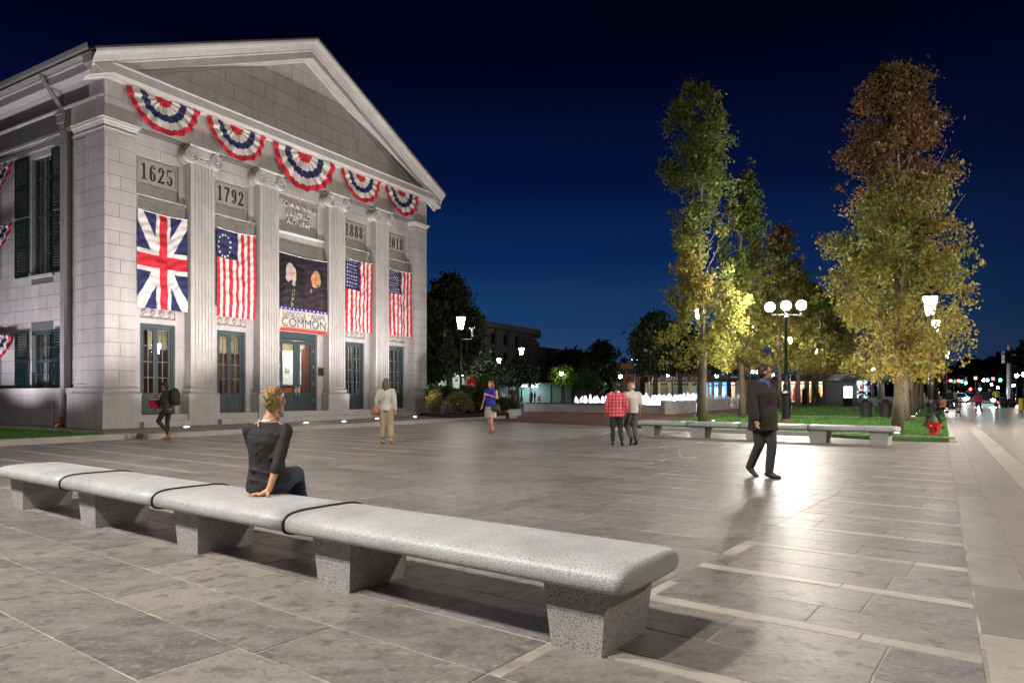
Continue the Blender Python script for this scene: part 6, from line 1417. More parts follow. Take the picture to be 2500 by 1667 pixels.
def blob(name, prims, m, par, vox=.014, smooth=5, wr=None, cut=None):
    """one continuous skin grown over the given capsules and ellipsoids"""
    mb = MB()
    for p in prims:
        if p[0] == 'c': capsule(mb, *p[1:])
        elif p[0] == 'l':                       # stacked oval sections (a torso, a skirt)
            n = 20; s = len(mb.v); v = []; f = []
            for c, rx, ry in p[1]:
                for i in range(n): a = 2*math.pi*i/n; v.append((c[0]+rx*math.cos(a), c[1]+ry*math.sin(a)*(1 if math.sin(a) > 0 else .92), c[2]))
            k = len(p[1])
            for j in range(k-1):
                for i in range(n): q = (i+1) % n; f.append((j*n+i, j*n+q, (j+1)*n+q, (j+1)*n+i))
            f.append(tuple(range(n-1, -1, -1))); f.append(tuple((k-1)*n+i for i in range(n))); mb.add(v, f)
        else:
            c, r = p[1], p[2]; s = len(mb.v); mb.ball((0, 0, 0), r, 14, 10)
            M = Matrix.Rotation(p[3][2], 3, 'Z') @ Matrix.Rotation(p[3][1], 3, 'Y') @ Matrix.Rotation(p[3][0], 3, 'X') if len(p) > 3 else Matrix.Identity(3)
            for i in range(s, len(mb.v)): q = M @ Vector(mb.v[i]); mb.v[i] = (q.x+c[0], q.y+c[1], q.z+c[2])
    o = mb.build(name, m, par, True); r = o.modifiers.new('skin', 'REMESH'); r.mode = 'VOXEL'; r.voxel_size = vox; r.use_smooth_shade = True
    s = o.modifiers.new('smooth', 'SMOOTH'); s.factor = .5; s.iterations = smooth
    if wr:
        tx = bpy.data.textures.new('folds', 'CLOUDS'); tx.noise_scale = wr[0]; d = o.modifiers.new('folds', 'DISPLACE'); d.texture = tx; d.strength = wr[1]; d.mid_level = .5; d.texture_coords = 'LOCAL'
    return o
def mix3(a, b, t): return tuple(x+(y-x)*t for x, y in zip(a, b))
def hand(prims, w, d, side, k=1.0, curl=.5, palm_dir=(0, 1, 0)):
    d = Vector(d).normalized(); p = Vector(palm_dir).normalized(); s = d.cross(p).normalized()*side; w = Vector(w); c = w+d*.045*k
    prims.append(('c', tuple(w), tuple(c), .022*k, .028*k)); prims.append(('c', tuple(c-s*.018*k), tuple(c+s*.018*k+d*.03*k), .018*k, .018*k))
    for i, L_ in enumerate((.068, .078, .072, .056)):
        a = c+s*(.030-.020*i)*k+d*.035*k; b_ = a+d*L_*.55*k+p*curl*.012*k; e_ = b_+(d*(1-curl*.7)+p*curl).normalized()*L_*.5*k; prims.append(('c', tuple(a), tuple(b_), .0095*k, .009*k)); prims.append(('c', tuple(b_), tuple(e_), .009*k, .0075*k))
    a = w+s*.022*k+d*.02*k; b_ = a+(s*.8+d*.8+p*.3).normalized()*.042*k; e_ = b_+(d+p*.3).normalized()*.034*k; prims.append(('c', tuple(a), tuple(b_), .013*k, .011*k)); prims.append(('c', tuple(b_), tuple(e_), .0105*k, .0085*k))
def person(label, x, y, z, H, rot, pose, wear, skin=(.42, .22, .14), grp=None, vox=.016):
    t = thing('person', label, 'person', (x, y, z), rot, grp); S = H/1.75; V = lambda a: tuple(c*S for c in a)
    build = wear.get('build', 1.0); J = dict(pelvis=(0, 0, .94), waist=(0, 0, 1.10), chest=(0, -.005, 1.31), neck=(0, -.01, 1.47), head=(0, .015, 1.62))
    J.update(hipL=(-.09, 0, .92), hipR=(.09, 0, .92), kneeL=(-.10, .02, .50), kneeR=(.10, .02, .50), ankL=(-.10, 0, .09), ankR=(.10, 0, .09),
             shL=(-.185, -.01, 1.40), shR=(.185, -.01, 1.40), elL=(-.23, -.02, 1.12), elR=(.23, -.02, 1.12), wrL=(-.24, .05, .87), wrR=(.24, .05, .87))
    J.update({k: v for k, v in pose.items() if k not in ('turn',)}); J = {k: V(v) for k, v in J.items()}; s = S; B = build; hx, hy, hz = J['head']; ht = pose.get('turn', 0)
    ct, st = math.cos(ht), math.sin(ht); hd = lambda a, b_, c: (hx+(a*ct-b_*st)*s, hy+(a*st+b_*ct)*s, hz+c*s)
    # the body
    P = [('e', J['pelvis'], (.15*s*B, .105*s*B, .12*s)), ('e', J['waist'], (.125*s*B, .09*s*B, .13*s)), ('e', J['chest'], (.140*s*B, .085*s*B, .15*s)),
         ('c', J['shL'], J['shR'], .055*s, .055*s), ('c', (J['neck'][0], J['neck'][1], J['neck'][2]-.04*s), mix3(J['neck'], J['head'], .6), .052*s, .048*s),
         ('e', hd(0, -.008, .035), (.074*s, .092*s, .095*s), (0, 0, ht)), ('e', hd(0, .03, -.03), (.058*s, .062*s, .075*s), (0, 0, ht)), ('c', hd(0, .085, .02), hd(0, .108, -.018), .009*s, .015*s), ('e', hd(0, .075, -.085), (.026*s, .022*s, .018*s), (0, 0, ht)),
         ('e', hd(0, .083, -.05), (.024*s, .014*s, .010*s), (0, 0, ht)), ('e', hd(-.076, -.005, .0), (.012*s, .022*s, .032*s), (0, 0, ht)), ('e', hd(.076, -.005, .0), (.012*s, .022*s, .032*s), (0, 0, ht))]
    for q in 'LR':
        P += [('c', J['hip'+q], J['knee'+q], .080*s*B, .052*s), ('c', J['knee'+q], J['ank'+q], .052*s, .034*s), ('c', J['sh'+q], J['el'+q], .046*s*B, .036*s), ('c', J['el'+q], J['wr'+q], .038*s, .024*s)]
        kn, an = Vector(J['knee'+q]), Vector(J['ank'+q]); toe = Vector(pose.get('toe'+q, (0, 1, -.12))); an2 = an+toe.normalized()*.15*s; P += [('c', tuple(an), tuple(an2-Vector((0, 0, .045*s))-toe.normalized()*.02*s), .034*s, .02*s), ('c', tuple(an), tuple(an-toe.normalized()*.02*s-Vector((0, 0, .035*s))), .032*s, .024*s)]
        fd = Vector(J['wr'+q])-Vector(J['el'+q]); hand(P, J['wr'+q], fd, 1 if q == 'L' else -1, s*1.0, .5, pose.get('palm'+q, (0, 1, 0)))
    blob('body', P, M_skin('%d' % int(skin[0]*1000), skin), t, vox)
    for sx in (-.031, .031):
        MB().ball(hd(sx, .083, .018), .011*s, 8, 6).build('eye', mat('dark_eye', (.02, .015, .012), .2), t, True)
    # top
    tp = wear['top']; sl = tp.get('sleeve', 1.0); L_ = tp.get('long', .0); g = tp.get('loose', .018)*s; tm = tp['mat']
    pv, wa, ch, nk = (Vector(J[k]) for k in ('pelvis', 'waist', 'chest', 'neck')); hem = Vector((pv.x, pv.y, pv.z-.06*s-L_*s)); sh = (Vector(J['shL'])+Vector(J['shR']))/2
    P = [('l', [(hem, .150*s*B+g*1.2, .115*s*B+g*1.2), (pv+Vector((0, 0, .02*s)), .152*s*B+g, .118*s*B+g), (wa, .128*s*B+g, .100*s*B+g), (wa.lerp(ch, .5), .142*s*B+g, .108*s*B+g), (ch, .160*s*B+g, .115*s*B+g*.8), (sh-Vector((0, 0, .02*s)), .176*s*B, .112*s*B), (sh+Vector((0, 0, .055*s)), .135*s, .090*s), (nk+Vector((0, 0, .015*s)), .072*s, .072*s)]),
         ('c', (J['shL'][0]*.92, J['shL'][1], J['shL'][2]-.0*s), (J['shR'][0]*.92, J['shR'][1], J['shR'][2]-.0*s), .063*s+g*.3, .063*s+g*.3)]
    if tp.get('neck', 1): P.append(('c', J['neck'], mix3(J['neck'], J['chest'], .4), .062*s, .09*s))
    if sl > 0:
        for q in 'LR':
            if sl >= .99: P += [('c', J['sh'+q], J['el'+q], .056*s*B+g*.6, .046*s+g*.6), ('c', J['el'+q], mix3(J['el'+q], J['wr'+q], .88), .046*s+g*.6, .034*s+g*.6)]
            else: P += [('c', J['sh'+q], mix3(J['sh'+q], J['el'+q], min(1, sl*1.6)), .058*s*B+g*.6, .050*s+g)]
            if .5 < sl < .99: P += [('c', J['el'+q], mix3(J['el'+q], J['wr'+q], (sl-.5)), .046*s+g*.5, .040*s+g*.5)]
    blob(tp['name'], P, tm, t, vox, 6, (.09*s, .016*s))
    # bottom
    bt = wear['bottom']; g = bt.get('loose', .012)*s; P = [('e', J['pelvis'], (.155*s*B+g*.5, .112*s*B+g*.5, .115*s))]; ln = bt.get('len', .93)
    if bt.get('skirt'):
        z0 = J['pelvis'][2]; P += [('l', [((0, .01, z0-.42*s), .185*s*B, .145*s*B), ((0, .01, z0-.2*s), .178*s*B, .14*s*B), ((0, 0, z0), .16*s*B, .12*s*B), ((0, 0, z0+.08*s), .13*s*B, .1*s*B)])]
    else:
        for q in 'LR':
            kq = min(1, ln*2)
            P += [('c', J['hip'+q], mix3(J['hip'+q], J['knee'+q], kq), .092*s*B+g, .062*s+g)]
            if ln > .5: P += [('c', J['knee'+q], mix3(J['knee'+q], J['ank'+q], (ln-.5)*2), .060*s+g, (.048*s+g*bt.get('flare', 1)))]
    blob(bt['name'], P, bt['mat'], t, vox, 5, (.12*s, .014*s))
    for q in 'LR':
        an = Vector(J['ank'+q]); toe = Vector(pose.get('toe'+q, (0, 1, -.12))).normalized(); dn = Vector((0, 0, .045*s))
        blob('shoe', [('c', tuple(an-toe*.04*s-dn*.8), tuple(an+toe*.05*s-dn*.7), .042*s, .046*s), ('c', tuple(an+toe*.03*s-dn), tuple(an+toe*.17*s-dn*1.1), .044*s, .032*s)], wear.get('shoe', mat('black_shoe', (.015, .014, .014), .4)), t, vox*.8, 3)
    hr = wear['hair']; style = hr.get('style', 'short'); P = [('e', hd(0, -.022, .05), (.083*s, .094*s, .090*s), (0, 0, ht)), ('e', hd(0, -.05, .0), (.078*s, .065*s, .085*s), (0, 0, ht))]
    if style == 'long': P += [('c', hd(-.04, -.05, 0), hd(-.065, -.05, -.2), .055*s, .045*s), ('c', hd(.04, -.05, 0), hd(.065, -.05, -.2), .055*s, .045*s), ('c', hd(0, -.07, 0), hd(0, -.075, -.22), .06*s, .05*s)]
    if style == 'curly': P += [('e', hd(math.cos(a)*.07, -.03+math.sin(a)*.06, .05+.04*math.sin(a*3)), (.05*s, .05*s, .055*s)) for a in [k*.9 for k in range(7)]]
    if style == 'bald': P = [('e', hd(0, -.055, .0), (.078*s, .055*s, .065*s), (0, 0, ht))]
    blob('hair', P, hr['mat'], t, vox*.8, 3, (.03*s, .012*s))
    if hr.get('cap'): blob('cap', [('e', hd(0, -.01, .075), (.09*s, .10*s, .062*s), (0, 0, ht)), ('e', hd(0, .09, .055), (.06*s, .06*s, .012*s), (0, 0, ht))], hr['cap'], t, vox*.7, 2)
    return t, S, J, hd
K_ = lambda n, c, r=.8: mat(n, c, r, noise_amt=.06, noise_scale=3, bump=(60, .1, .002))
BLACKC = K_('black_cotton', (.018, .017, .017)); NAVYC = K_('navy_trouser', (.014, .016, .024)); GREYC = K_('grey_trouser', (.07, .07, .075)); KHAKI = K_('khaki_cotton', (.30, .24, .15)); JEAN = K_('blue_denim', (.018, .030, .060)); 
PALE = K_('pale_shirt', (.50, .47, .42)); BLUEC = K_('royal_blue_top', (.012, .018, .33)); BRJ = K_('brown_wool', (.020, .014, .011), .9); LGREY = K_('light_grey_cotton', (.36, .34, .31)); REDC = K_('red_cotton', (.42, .03, .06)); TAN = K_('tan_leather', (.30, .11, .05), .5)
HB = mat('dark_hair', (.018, .013, .011), .55); HBR = mat('brown_hair', (.10, .055, .03), .5); HR_ = mat('auburn_hair', (.10, .025, .018), .5); HG = mat('grey_hair', (.5, .48, .45), .6)
def pattern(name, c1, c2, sc, horiz=True, check=False):
    m = mat(name, c1, .8); nt = m.node_tree; N = nt.nodes; L = nt.links; b = N['Principled BSDF']; tcn = N.new('ShaderNodeTexCoord'); sp_ = N.new('ShaderNodeSeparateXYZ'); L.new(tcn.outputs['Object'], sp_.inputs[0])
    def wave(o, s, lo, hi):
        q = N.new('ShaderNodeMath'); q.operation = 'MULTIPLY'; q.inputs[1].default_value = s; L.new(sp_.outputs[o], q.inputs[0]); w = N.new('ShaderNodeMath'); w.operation = 'SINE'; L.new(q.outputs[0], w.inputs[0])
        r = N.new('ShaderNodeMapRange'); r.inputs['From Min'].default_value = lo; r.inputs['From Max'].default_value = hi; L.new(w.outputs[0], r.inputs['Value']); return r.outputs[0]
    f = wave('Z', sc, .1, .4)
    if check:
        g = wave('X', sc, .1, .4); a = N.new('ShaderNodeMath'); a.operation = 'ADD'; L.new(f, a.inputs[0]); L.new(g, a.inputs[1]); h = N.new('ShaderNodeMath'); h.operation = 'MULTIPLY'; h.inputs[1].default_value = .5; L.new(a.outputs[0], h.inputs[0]); f = h.outputs[0]
    x = N.new('ShaderNodeMix'); x.data_type = 'RGBA'; L.new(f, x.inputs['Factor']); x.inputs['A'].default_value = tuple(c1)+(1,); x.inputs['B'].default_value = tuple(c2)+(1,); L.new(x.outputs['Result'], b.inputs['Base Color']); return m
STRIPE = pattern('striped_jersey', (.60, .56, .49), (.22, .20, .18), 250); PLAID = pattern('red_plaid', (.46, .02, .05), (.62, .17, .18), 75, check=True)
def strap_bag(t, a, b_, c, size, m, name='handbag', strapm=None):
    MB().tube([a, b_, c], .008, 6).build('bag_strap', strapm or m, t); return blob(name, [('e', c, size), ('c', (c[0]-size[0]*.5, c[1], c[2]-size[2]*.4), (c[0]+size[0]*.5, c[1], c[2]-size[2]*.4), size[1]*.9, size[1]*.9)], m, t, .014, 3)

# walker in black at the left with a red bag and a backpack
x, y = G(409, 1073); t, S, J, hd = person('walker in black with a cap and backpack passing the near glass door', x, y, 0, 1.66, R(88), dict(kneeL=(-.08, .24, .55), ankL=(-.08, -.10, .20), kneeR=(.08, .05, .50), ankR=(.08, .02, .09), toeL=(0, .6, -.8), head=(0, .09, 1.58), neck=(0, .04, 1.45), chest=(0, .02, 1.3), elL=(-.2, .06, 1.14), wrL=(-.12, .30, 1.12), elR=(.2, .06, 1.14), wrR=(.12, .30, 1.10), palmL=(1, 0, 0), palmR=(-1, 0, 0)),
    dict(top=dict(name='jacket', mat=BLACKC, loose=.03, long=.10), bottom=dict(name='trousers', mat=BLACKC, loose=.004), hair=dict(mat=HB, cap=BLACKC), shoe=mat('tan_shoe', (.3, .16, .06), .5)), (.34, .17, .09))
blob('backpack', [('e', (0, -.22, 1.22), (.16, .13, .25)), ('e', (0, -.26, 1.08), (.13, .10, .12))], BLACKC, t, .018, 4); blob('brown_shirt_tail', [('e', (0, .0, .86), (.17, .15, .07))], K_('ochre_cloth', (.16, .09, .03)), t, .016, 3)
rb = thing('red_bag', 'dark red bag held by the walker in black', 'bag', (x-.34, y, 0)); MB().prism_y([(-.11, .88), (.10, .88), (.14, 1.13), (-.15, 1.13)], -.10, .10).build('bag_body', K_('dark_red_cloth', (.30, .01, .03)), rb); MB().box(-.12, .12, -.09, .09, 1.13, 1.15).build('white_rim', PALE, rb); MB().tube([(-.1, 0, 1.14), (-.05, 0, 1.26), (.05, 0, 1.26), (.1, 0, 1.14)], .01, 6).build('bag_handle', TAN, rb)
# woman in the striped shirt
x, y = G(943, 1083); t, S, J, hd = person('woman in striped shirt and khaki trousers, from behind, with tan shoulder bag', x, y, 0, 1.70, R(-6), dict(kneeL=(-.09, .03, .50), ankL=(-.10, 0, .09), kneeR=(.10, .06, .51), ankR=(.15, -.10, .12), toeR=(.3, .9, -.4), elL=(-.25, -.05, 1.14), wrL=(-.24, .02, .90), elR=(.24, -.03, 1.14), wrR=(.24, .02, .90)),
    dict(top=dict(name='shirt', mat=STRIPE, loose=.03), bottom=dict(name='trousers', mat=KHAKI, loose=.022, flare=1.9, len=.86), hair=dict(mat=HBR, style='long'), shoe=mat('tan_sandal', (.35, .17, .09), .6)), (.45, .24, .16))
strap_bag(t, (.12, -.02, 1.42), (-.05, -.17, 1.15), (-.26, -.10, .86), (.10, .06, .11), TAN)
# woman in the blue top
x, y = G(1198, 1059); t, S, J, hd = person('woman in a royal blue sleeveless top and pale skirt, carrying a dark bag', x, y, 0, 1.74, R(150), dict(turn=-.3, kneeL=(-.09, .10, .50), ankL=(-.10, .06, .10), kneeR=(.07, .06, .50), ankR=(.04, -.18, .13), elL=(-.26, .02, 1.16), wrL=(-.05, .22, 1.27), palmL=(1, 0, 0), elR=(.24, .0, 1.15), wrR=(.24, .12, .93)),
    dict(build=1.15, top=dict(name='top', mat=BLUEC, loose=.015, sleeve=0, neck=0), bottom=dict(name='skirt', mat=LGREY, skirt=True), hair=dict(mat=HR_, style='long')), (.50, .22, .15))
strap_bag(t, (-.16, .08, 1.44), (-.24, .12, 1.2), (-.24, .10, .86), (.17, .09, .13), K_('dark_grey_bag', (.05, .045, .05)))
# boy in the black shirt
Y = 46; person('young man in a black lettered T-shirt and grey trousers beyond the planting bed', A(1252, Y), Y, .22, 1.62, R(185), dict(elL=(-.24, .02, 1.14), wrL=(-.22, .10, .92), elR=(.24, .0, 1.14), wrR=(.26, .04, .90)),
    dict(top=dict(name='shirt', mat=BLACKC, loose=.025, sleeve=.5), bottom=dict(name='trousers', mat=GREYC), hair=dict(mat=HB)), (.40, .20, .13), vox=.02)
# couple
x, y = G(1505, 1088); person('woman with dark curly hair in a red plaid shirt, left one of the walking couple', x, y, 0, 1.57, R(-8), dict(kneeL=(-.10, .02, .50), kneeR=(.10, .09, .52), ankR=(.15, -.06, .12), toeR=(.1, .9, -.5), elL=(-.27, -.03, 1.13), wrL=(-.28, .04, .90), elR=(.27, -.03, 1.13), wrR=(.25, .04, .90)),
    dict(build=1.12, top=dict(name='shirt', mat=PLAID, loose=.035, long=.08), bottom=dict(name='trousers', mat=NAVYC, loose=.012), hair=dict(mat=HB, style='curly')), (.36, .2, .13))
x, y = G(1543, 1086); person('grey-haired man in a white short-sleeved shirt, right one of the walking couple', x, y, 0, 1.60, R(14), dict(turn=.7, head=(-.02, .03, 1.61), kneeL=(-.10, .12, .53), ankL=(-.12, -.22, .22), toeL=(0, .4, -1), kneeR=(.08, .02, .50), ankR=(.12, -.03, .09), elR=(.25, -.02, 1.13), wrR=(.26, .06, .88)),
    dict(build=1.08, top=dict(name='shirt', mat=PALE, loose=.035, sleeve=.55), bottom=dict(name='trousers', mat=GREYC, loose=.02), hair=dict(mat=HG, style='bald')), (.40, .21, .13))
# man in the brown jacket
x, y = G(1862, 1165); t, S, J, hd = person('man in a dark brown jacket and blue collar walking before the far bench', x, y, 0, 1.76, R(-150), dict(turn=.7, head=(.0, .05, 1.60), chest=(0, .01, 1.30), kneeL=(-.04, .14, .51), ankL=(-.03, .10, .09), kneeR=(.05, -.02, .50), ankR=(.03, -.22, .15), toeL=(-.1, 1, -.1), toeR=(.05, .9, -.55), shL=(-.20, .0, 1.40), elL=(-.28, -.14, 1.15), wrL=(-.28, -.12, .92), elR=(.28, .04, 1.13), wrR=(.30, .12, .90)),
    dict(build=1.16, top=dict(name='jacket', mat=BRJ, loose=.06, long=.16), bottom=dict(name='trousers', mat=K_('charcoal_trouser', (.03, .03, .033)), loose=.016, len=.97), hair=dict(mat=HB)), (.34, .15, .09), vox=.012)
blob('collar', [('c', (-.05*S, .03*S, 1.465*S), (.05*S, .03*S, 1.465*S), .052*S, .052*S), ('c', (0, .08*S, 1.45*S), (0, .125*S, 1.38*S), .028*S, .02*S)], K_('blue_shirt', (.05, .08, .25)), t, .01, 3)
MB().tube([hd(-.075, .05, .02), hd(-.05, .098, .02), hd(.05, .098, .02), hd(.075, .05, .02)], .006, 6).build('glasses', M_IRON, t)
# people in the street at the right
x = A(2388, 47); person('person in a red jacket and dark trousers standing on the street pavement', x, 47, 0, 1.52, R(150), dict(kneeL=(-.16, .02, .50), ankL=(-.26, .0, .09), kneeR=(.12, .02, .50), ankR=(.14, .0, .09)),
    dict(top=dict(name='jacket', mat=REDC, loose=.03), bottom=dict(name='trousers', mat=NAVYC), hair=dict(mat=HB)), (.3, .18, .12), vox=.022)
Y = 58; t, S, J, hd = person('cyclist in a yellow-green jacket riding away down the street', A(2433, Y), Y, .22, 1.62, R(-30), dict(head=(0, .30, 1.50), neck=(0, .22, 1.38), chest=(0, .12, 1.24), waist=(0, .03, 1.08), shL=(-.18, .20, 1.34), shR=(.18, .20, 1.34), elL=(-.24, .42, 1.15), elR=(.24, .42, 1.15), wrL=(-.2, .58, 1.02), wrR=(.2, .58, 1.02), kneeL=(-.12, .36, .78), ankL=(-.12, .22, .36), kneeR=(.12, .30, .55), ankR=(.12, .14, .10)),
    dict(top=dict(name='jacket', mat=K_('hi_vis', (.45, .55, .03)), loose=.03), bottom=dict(name='shorts', mat=NAVYC, len=.5), hair=dict(mat=HB, cap=BLACKC)), (.38, .2, .14), vox=.022)
bk_ = thing('bicycle', 'bicycle under the cyclist in the yellow-green jacket', 'bicycle', (A(2433, Y), Y, 0), R(-30))
for yy in (-.42, .68):
    w = MB().tube([(0, yy+.33*math.cos(q), .34+.33*math.sin(q)) for q in [2*math.pi*k/20 for k in range(21)]], .022, 6, False).build('wheel', M_BLACK, bk_)
MB().tube([(0, -.42, .34), (0, .12, .30), (0, .58, .85), (0, .68, .34)], .018, 6).tube([(0, -.42, .34), (0, -.02, .86), (0, .12, .30)], .018, 6).tube([(0, -.02, .86), (0, .56, .88)], .018, 6).build('frame', M_IRON, bk_); MB().tube([(-.24, .5, 1.02), (0, .6, 1.0), (.24, .5, 1.02)], .014, 6).tube([(0, .6, 1.0), (0, .57, .85)], .016, 6).build('handlebar', M_IRON, bk_); MB().ball((0, -.05, .96), (.08, .14, .04), 10, 6).tube([(0, -.02, .84), (0, -.04, .95)], .014, 6).build('saddle', M_BLACK, bk_); MB().box(-.03, .03, -.80, -.76, .62, .68).build('rear_light', emis('tail_glow', (1, .03, .02), 25), bk_)
xb, yb = G(2300, 1017); ang = -R(58)
t, S, J, hd = person('man in a tan jacket seated on the iron park bench', xb+.05, yb+.1, -.40, 1.68, R(-58)+math.pi, dict(pelvis=(0, 0, .92), hipL=(-.09, .02, .90), hipR=(.09, .02, .90), kneeL=(-.12, .44, .92), kneeR=(.12, .44, .92), ankL=(-.12, .48, .50), ankR=(.12, .48, .50), wrL=(-.15, .32, 1.04), wrR=(.15, .32, 1.04), elL=(-.25, .08, 1.12), elR=(.25, .08, 1.12), chest=(0, .06, 1.28), neck=(0, .1, 1.44), head=(0, .15, 1.58)),
    dict(top=dict(name='jacket', mat=K_('tan_jacket', (.38, .18, .09)), loose=.02), bottom=dict(name='trousers', mat=NAVYC), hair=dict(mat=HB, cap=BLACKC)), (.38, .2, .13), vox=.02)
FP = 'small far-off figures'
for i, (px, Y, H, top, bot, rot, lb) in enumerate(((1995, 66, 1.72, BLACKC, BLACKC, 0, 'dark figure with a bag standing far behind the lawn, before the dresses'), (1298, 92, 1.7, BLACKC, NAVYC, 1, 'dark figure near the gate behind the tall lamp post, left one'), (1306, 93, 1.66, NAVYC, BLACKC, 2, 'dark figure near the gate, right one of two'),
        (2256, 84, 1.7, PALE, NAVYC, 1, 'pale-shirted figure between the trunks of the right-hand row'), (2320, 60, 1.7, BLACKC, GREYC, 3, 'dark figure behind the stroller'), (2330, 64, 1.65, LGREY, NAVYC, 3, 'grey-shirted figure just beyond the stroller'), (2474, 100, 1.7, REDC, NAVYC, 0, 'tiny red-shirted figure right of the utility pole'), (1466, 84, 1.7, BLACKC, NAVYC, 2, 'dark figure behind the fountain left of the couple'))):
    person(lb, A(px, Y), Y, 0, H, rot, dict(kneeL=(-.1, .08, .5)), dict(top=dict(name='shirt', mat=top, loose=.02), bottom=dict(name='trousers', mat=bot), hair=dict(mat=HB)), (.38, .2, .13), FP, vox=.035)

# ---- the seated woman (world axes, origin where she sits on the slab)
wx, wy = -1.995, 5.70; W = thing('person', 'woman with pinned-up blond hair in a black top and jeans, seated on the foreground bench', 'person', (wx, wy, .478))
SK = mat('skin_seated', (.52, .27, .17), .5, noise_amt=.1, noise_scale=10, bump=(80, .15, .001))
BL_ = K_('black_jersey', (.020, .019, .019), .85)
hc = (.045, .02, .755)
P = [('l', [((0, 0, .0), .15, .12), ((0, 0, .10), .15, .12), ((-.003, -.01, .25), .112, .08), ((0, -.02, .42), .142, .09), ((0, -.02, .50), .15, .075), ((.01, -.02, .555), .105, .058), ((.012, -.018, .59), .058, .048), ((.03, 0, .66), .046, .044), ((.035, .01, .70), .044, .044)]),
     ('c', (-.145, -.02, .52), (.150, -.02, .515), .042, .042), ('c', (-.12, -.02, .54), (.015, -.015, .575), .022, .036), ('c', (.13, -.02, .54), (.015, -.015, .575), .022, .036),
     ('e', (hc[0], hc[1], hc[2]+.02), (.072, .088, .092)), ('e', (hc[0]+.005, hc[1]+.045, hc[2]-.05), (.055, .055, .062)), ('c', (hc[0]+.01, hc[1]+.10, hc[2]+.01), (hc[0]+.012, hc[1]+.118, hc[2]-.03), .008, .013), ('e', (hc[0]+.078, hc[1]+.0, hc[2]-.015), (.010, .02, .030)), ('e', (hc[0]-.072, hc[1]+.0, hc[2]-.015), (.010, .02, .030)),
     ('c', (.155, -.02, .52), (.125, -.12, .27), .042, .036), ('c', (.125, -.12, .27), (.075, -.205, .045), .035, .023), ('c', (-.155, -.01, .52), (-.15, .14, .28), .042, .036), ('c', (-.15, .14, .28), (-.02, .28, .18), .034, .023),
     ('c', (-.08, .03, .09), (-.02, .45, .09), .082, .055), ('c', (-.02, .45, .09), (-.02, .74, -.30), .052, .035), ('c', (.08, .03, .09), (.08, .45, .09), .082, .055), ('c', (.08, .45, .09), (.07, .76, -.30), .052, .035), ('c', (.07, .78, -.34), (.08, .92, -.36), .035, .028), ('c', (-.02, .76, -.34), (-.01, .90, -.36), .035, .028)]
# right hand flat on the granite, fingers pointing left
wr = (.072, -.21, .040); P += [('c', (.075, -.205, .045), (.035, -.222, .024), .022, .020), ('c', (.05, -.20, .018), (.02, -.245, .016), .016, .016), ('c', (.03, -.195, .016), (.0, -.235, .014), .015, .014)]
for i, (a, m1, e_) in enumerate((((.012, -.192), (-.028, -.182), (-.062, -.176)), ((.002, -.207), (-.044, -.205), (-.082, -.204)), ((.0, -.224), (-.042, -.232), (-.078, -.238)), ((.008, -.242), (-.022, -.258), (-.048, -.268)))): P += [('c', (*a, .018), (*m1, .019), .0095, .0085), ('c', (*m1, .019), (*e_, .007), .0085, .0065)]
P += [('c', (.07, -.215, .026), (.088, -.255, .016), .013, .011), ('c', (.088, -.255, .016), (.086, -.282, .008), .0105, .0085)]
hand(P, (-.02, .28, .18), (1, .3, -.2), 1, .95, .4, (0, 0, -1))
blob('body', P, SK, W, .0065, 3)
P = [('c', (-.11, -.112, .20), (.06, -.122, .165), .013, .010), ('c', (-.11, -.118, .12), (.04, -.134, .09), .012, .010), ('c', (.10, -.09, .47), (-.02, -.118, .36), .016, .012), ('c', (.13, -.07, .44), (.06, -.115, .29), .016, .012), ('c', (-.12, -.09, .45), (-.05, -.12, .33), .014, .012), ('l', [((.005, -.01, .012), .178, .140), ((.003, -.01, .05), .182, .146), ((0, -.008, .10), .170, .138), ((-.004, -.012, .17), .154, .122), ((-.005, -.015, .25), .144, .110), ((-.003, -.02, .34), .152, .113), ((0, -.025, .42), .160, .116), ((.0, -.022, .49), .168, .098), ((.003, -.02, .53), .150, .074), ((.008, -.018, .560), .112, .064), ((.010, -.020, .578), .080, .056)]),
     ('c', (-.145, -.02, .515), (.152, -.02, .508), .054, .054),
     ('c', (.152, -.02, .508), (.128, -.115, .285), .055, .049), ('c', (.128, -.115, .285), (.108, -.155, .20), .047, .043), ('c', (-.155, -.01, .515), (-.155, .14, .28), .056, .048), ('c', (-.155, .14, .28), (-.09, .22, .22), .046, .042)]
tpb = blob('top', P, BL_, W, .008, 5, (.06, .010))
P = [('e', (0, .02, .085), (.168, .13, .10)), ('c', (-.08, .03, .09), (-.02, .45, .09), .098, .070), ('c', (-.02, .45, .09), (-.02, .73, -.29), .068, .052), ('c', (.09, .03, .095), (.085, .45, .10), .105, .074), ('c', (.085, .45, .10), (.07, .75, -.29), .070, .052), ('e', (.11, .0, .06), (.09, .12, .06))]
blob('jeans', P, JEAN, W, .009, 4, (.08, .010))
for a in ((.07, .78), (-.02, .77)): blob('shoe', [('c', (a[0], a[1]-.03, -.40), (a[0]+.01, a[1]+.15, -.40), .04, .032)], BLACKC, W, .01, 2)
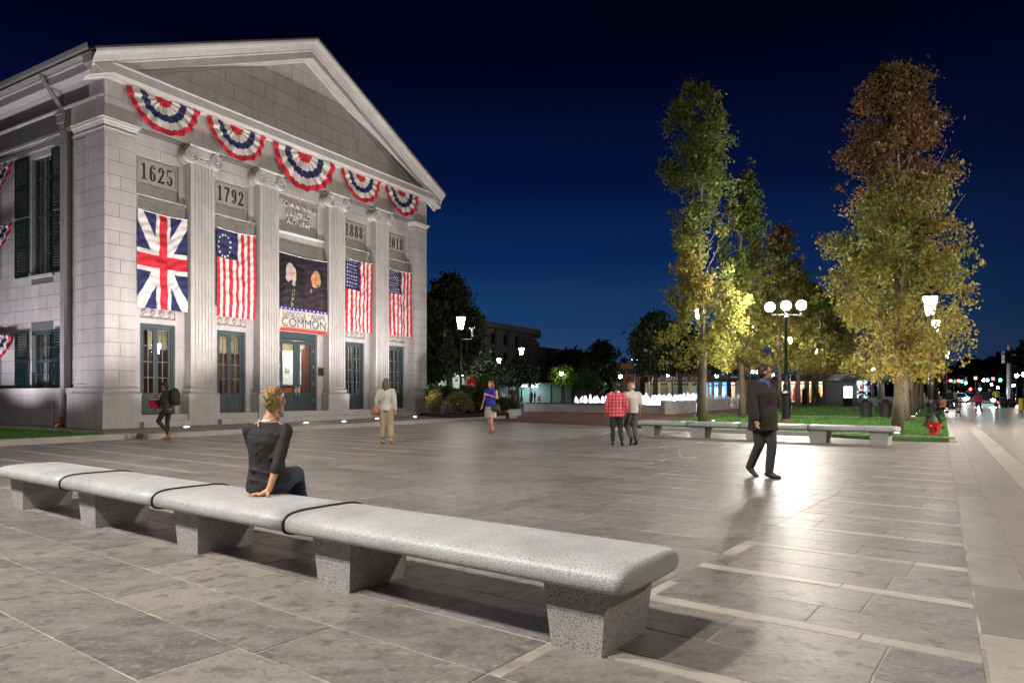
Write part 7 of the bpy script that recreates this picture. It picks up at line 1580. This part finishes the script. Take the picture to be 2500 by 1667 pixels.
# pinned-up hair: a swept cap, a rolled twist and strands
HBL = mat('blond_hair', (.30, .185, .075), .38, noise_amt=.45, noise_scale=24, bump=(55, .9, .006, (1, 1, .35)))
hh = blob('hair', [('e', (hc[0], hc[1]-.015, hc[2]+.028), (.080, .094, .090)), ('e', (hc[0], hc[1]-.055, hc[2]-.01), (.076, .055, .078)), ('e', (hc[0], hc[1]-.085, hc[2]-.005), (.048, .040, .062)), ('e', (hc[0]+.008, hc[1]-.07, hc[2]+.055), (.04, .045, .04))], HBL, W, .006, 3, (.02, .008))
HB2 = mat('light_hair_strand', (.42, .28, .12), .35); HB3 = mat('brown_hair_strand', (.12, .065, .03), .45)
sr = random.Random(5)
for k in range(46):
    s = -1 if k % 2 else 1; z0 = sr.uniform(-.09, .10); a0 = sr.uniform(.5, 1.45); pts = []
    for q in range(7):
        u = q/6; th = a0*(1-u); zz = z0*(1-u)+(-.01+sr.uniform(-.01, .01))*u; pts.append((hc[0]+s*.080*math.sin(th)*math.sqrt(max(.05, 1-(zz/.125)**2)), hc[1]-.012-(.092+.030*u)*math.cos(th)*math.sqrt(max(.08, 1-(zz/.125)**2)), hc[2]+.02+zz+.012*math.sin(u*3)))
    MB().tube(pts, [.0035, .0045, .0045, .0045, .004, .0035, .002], 5).build('hair_strand', (HBL, HB2, HB3)[k % 3], hh, True)
for k in range(7):
    ph_ = k*.9; MB().tube([(hc[0]+(.018+.004*k)*math.cos(ph_+q*.55), hc[1]-.118-.004*math.sin(q), hc[2]-.03+.016*q+(.016)*math.sin(ph_+q*.55)) for q in range(7)], [.004, .006, .007, .007, .006, .005, .003], 6).build('hair_roll', (HBL, HB2, HB3)[k % 3], hh, True)
MB().tube([(-.045, -.098, .545), (-.055, -.085, .575), (-.05, -.06, .600)], .004, 6).build('bra_strap', mat('white_strap', (.65, .6, .55), .6), W)
MB().tube([(-.03, -.066, .600), (-.005, -.072, .590), (.03, -.07, .594), (.06, -.055, .61)], .0018, 5).build('necklace', M_STEEL, W)
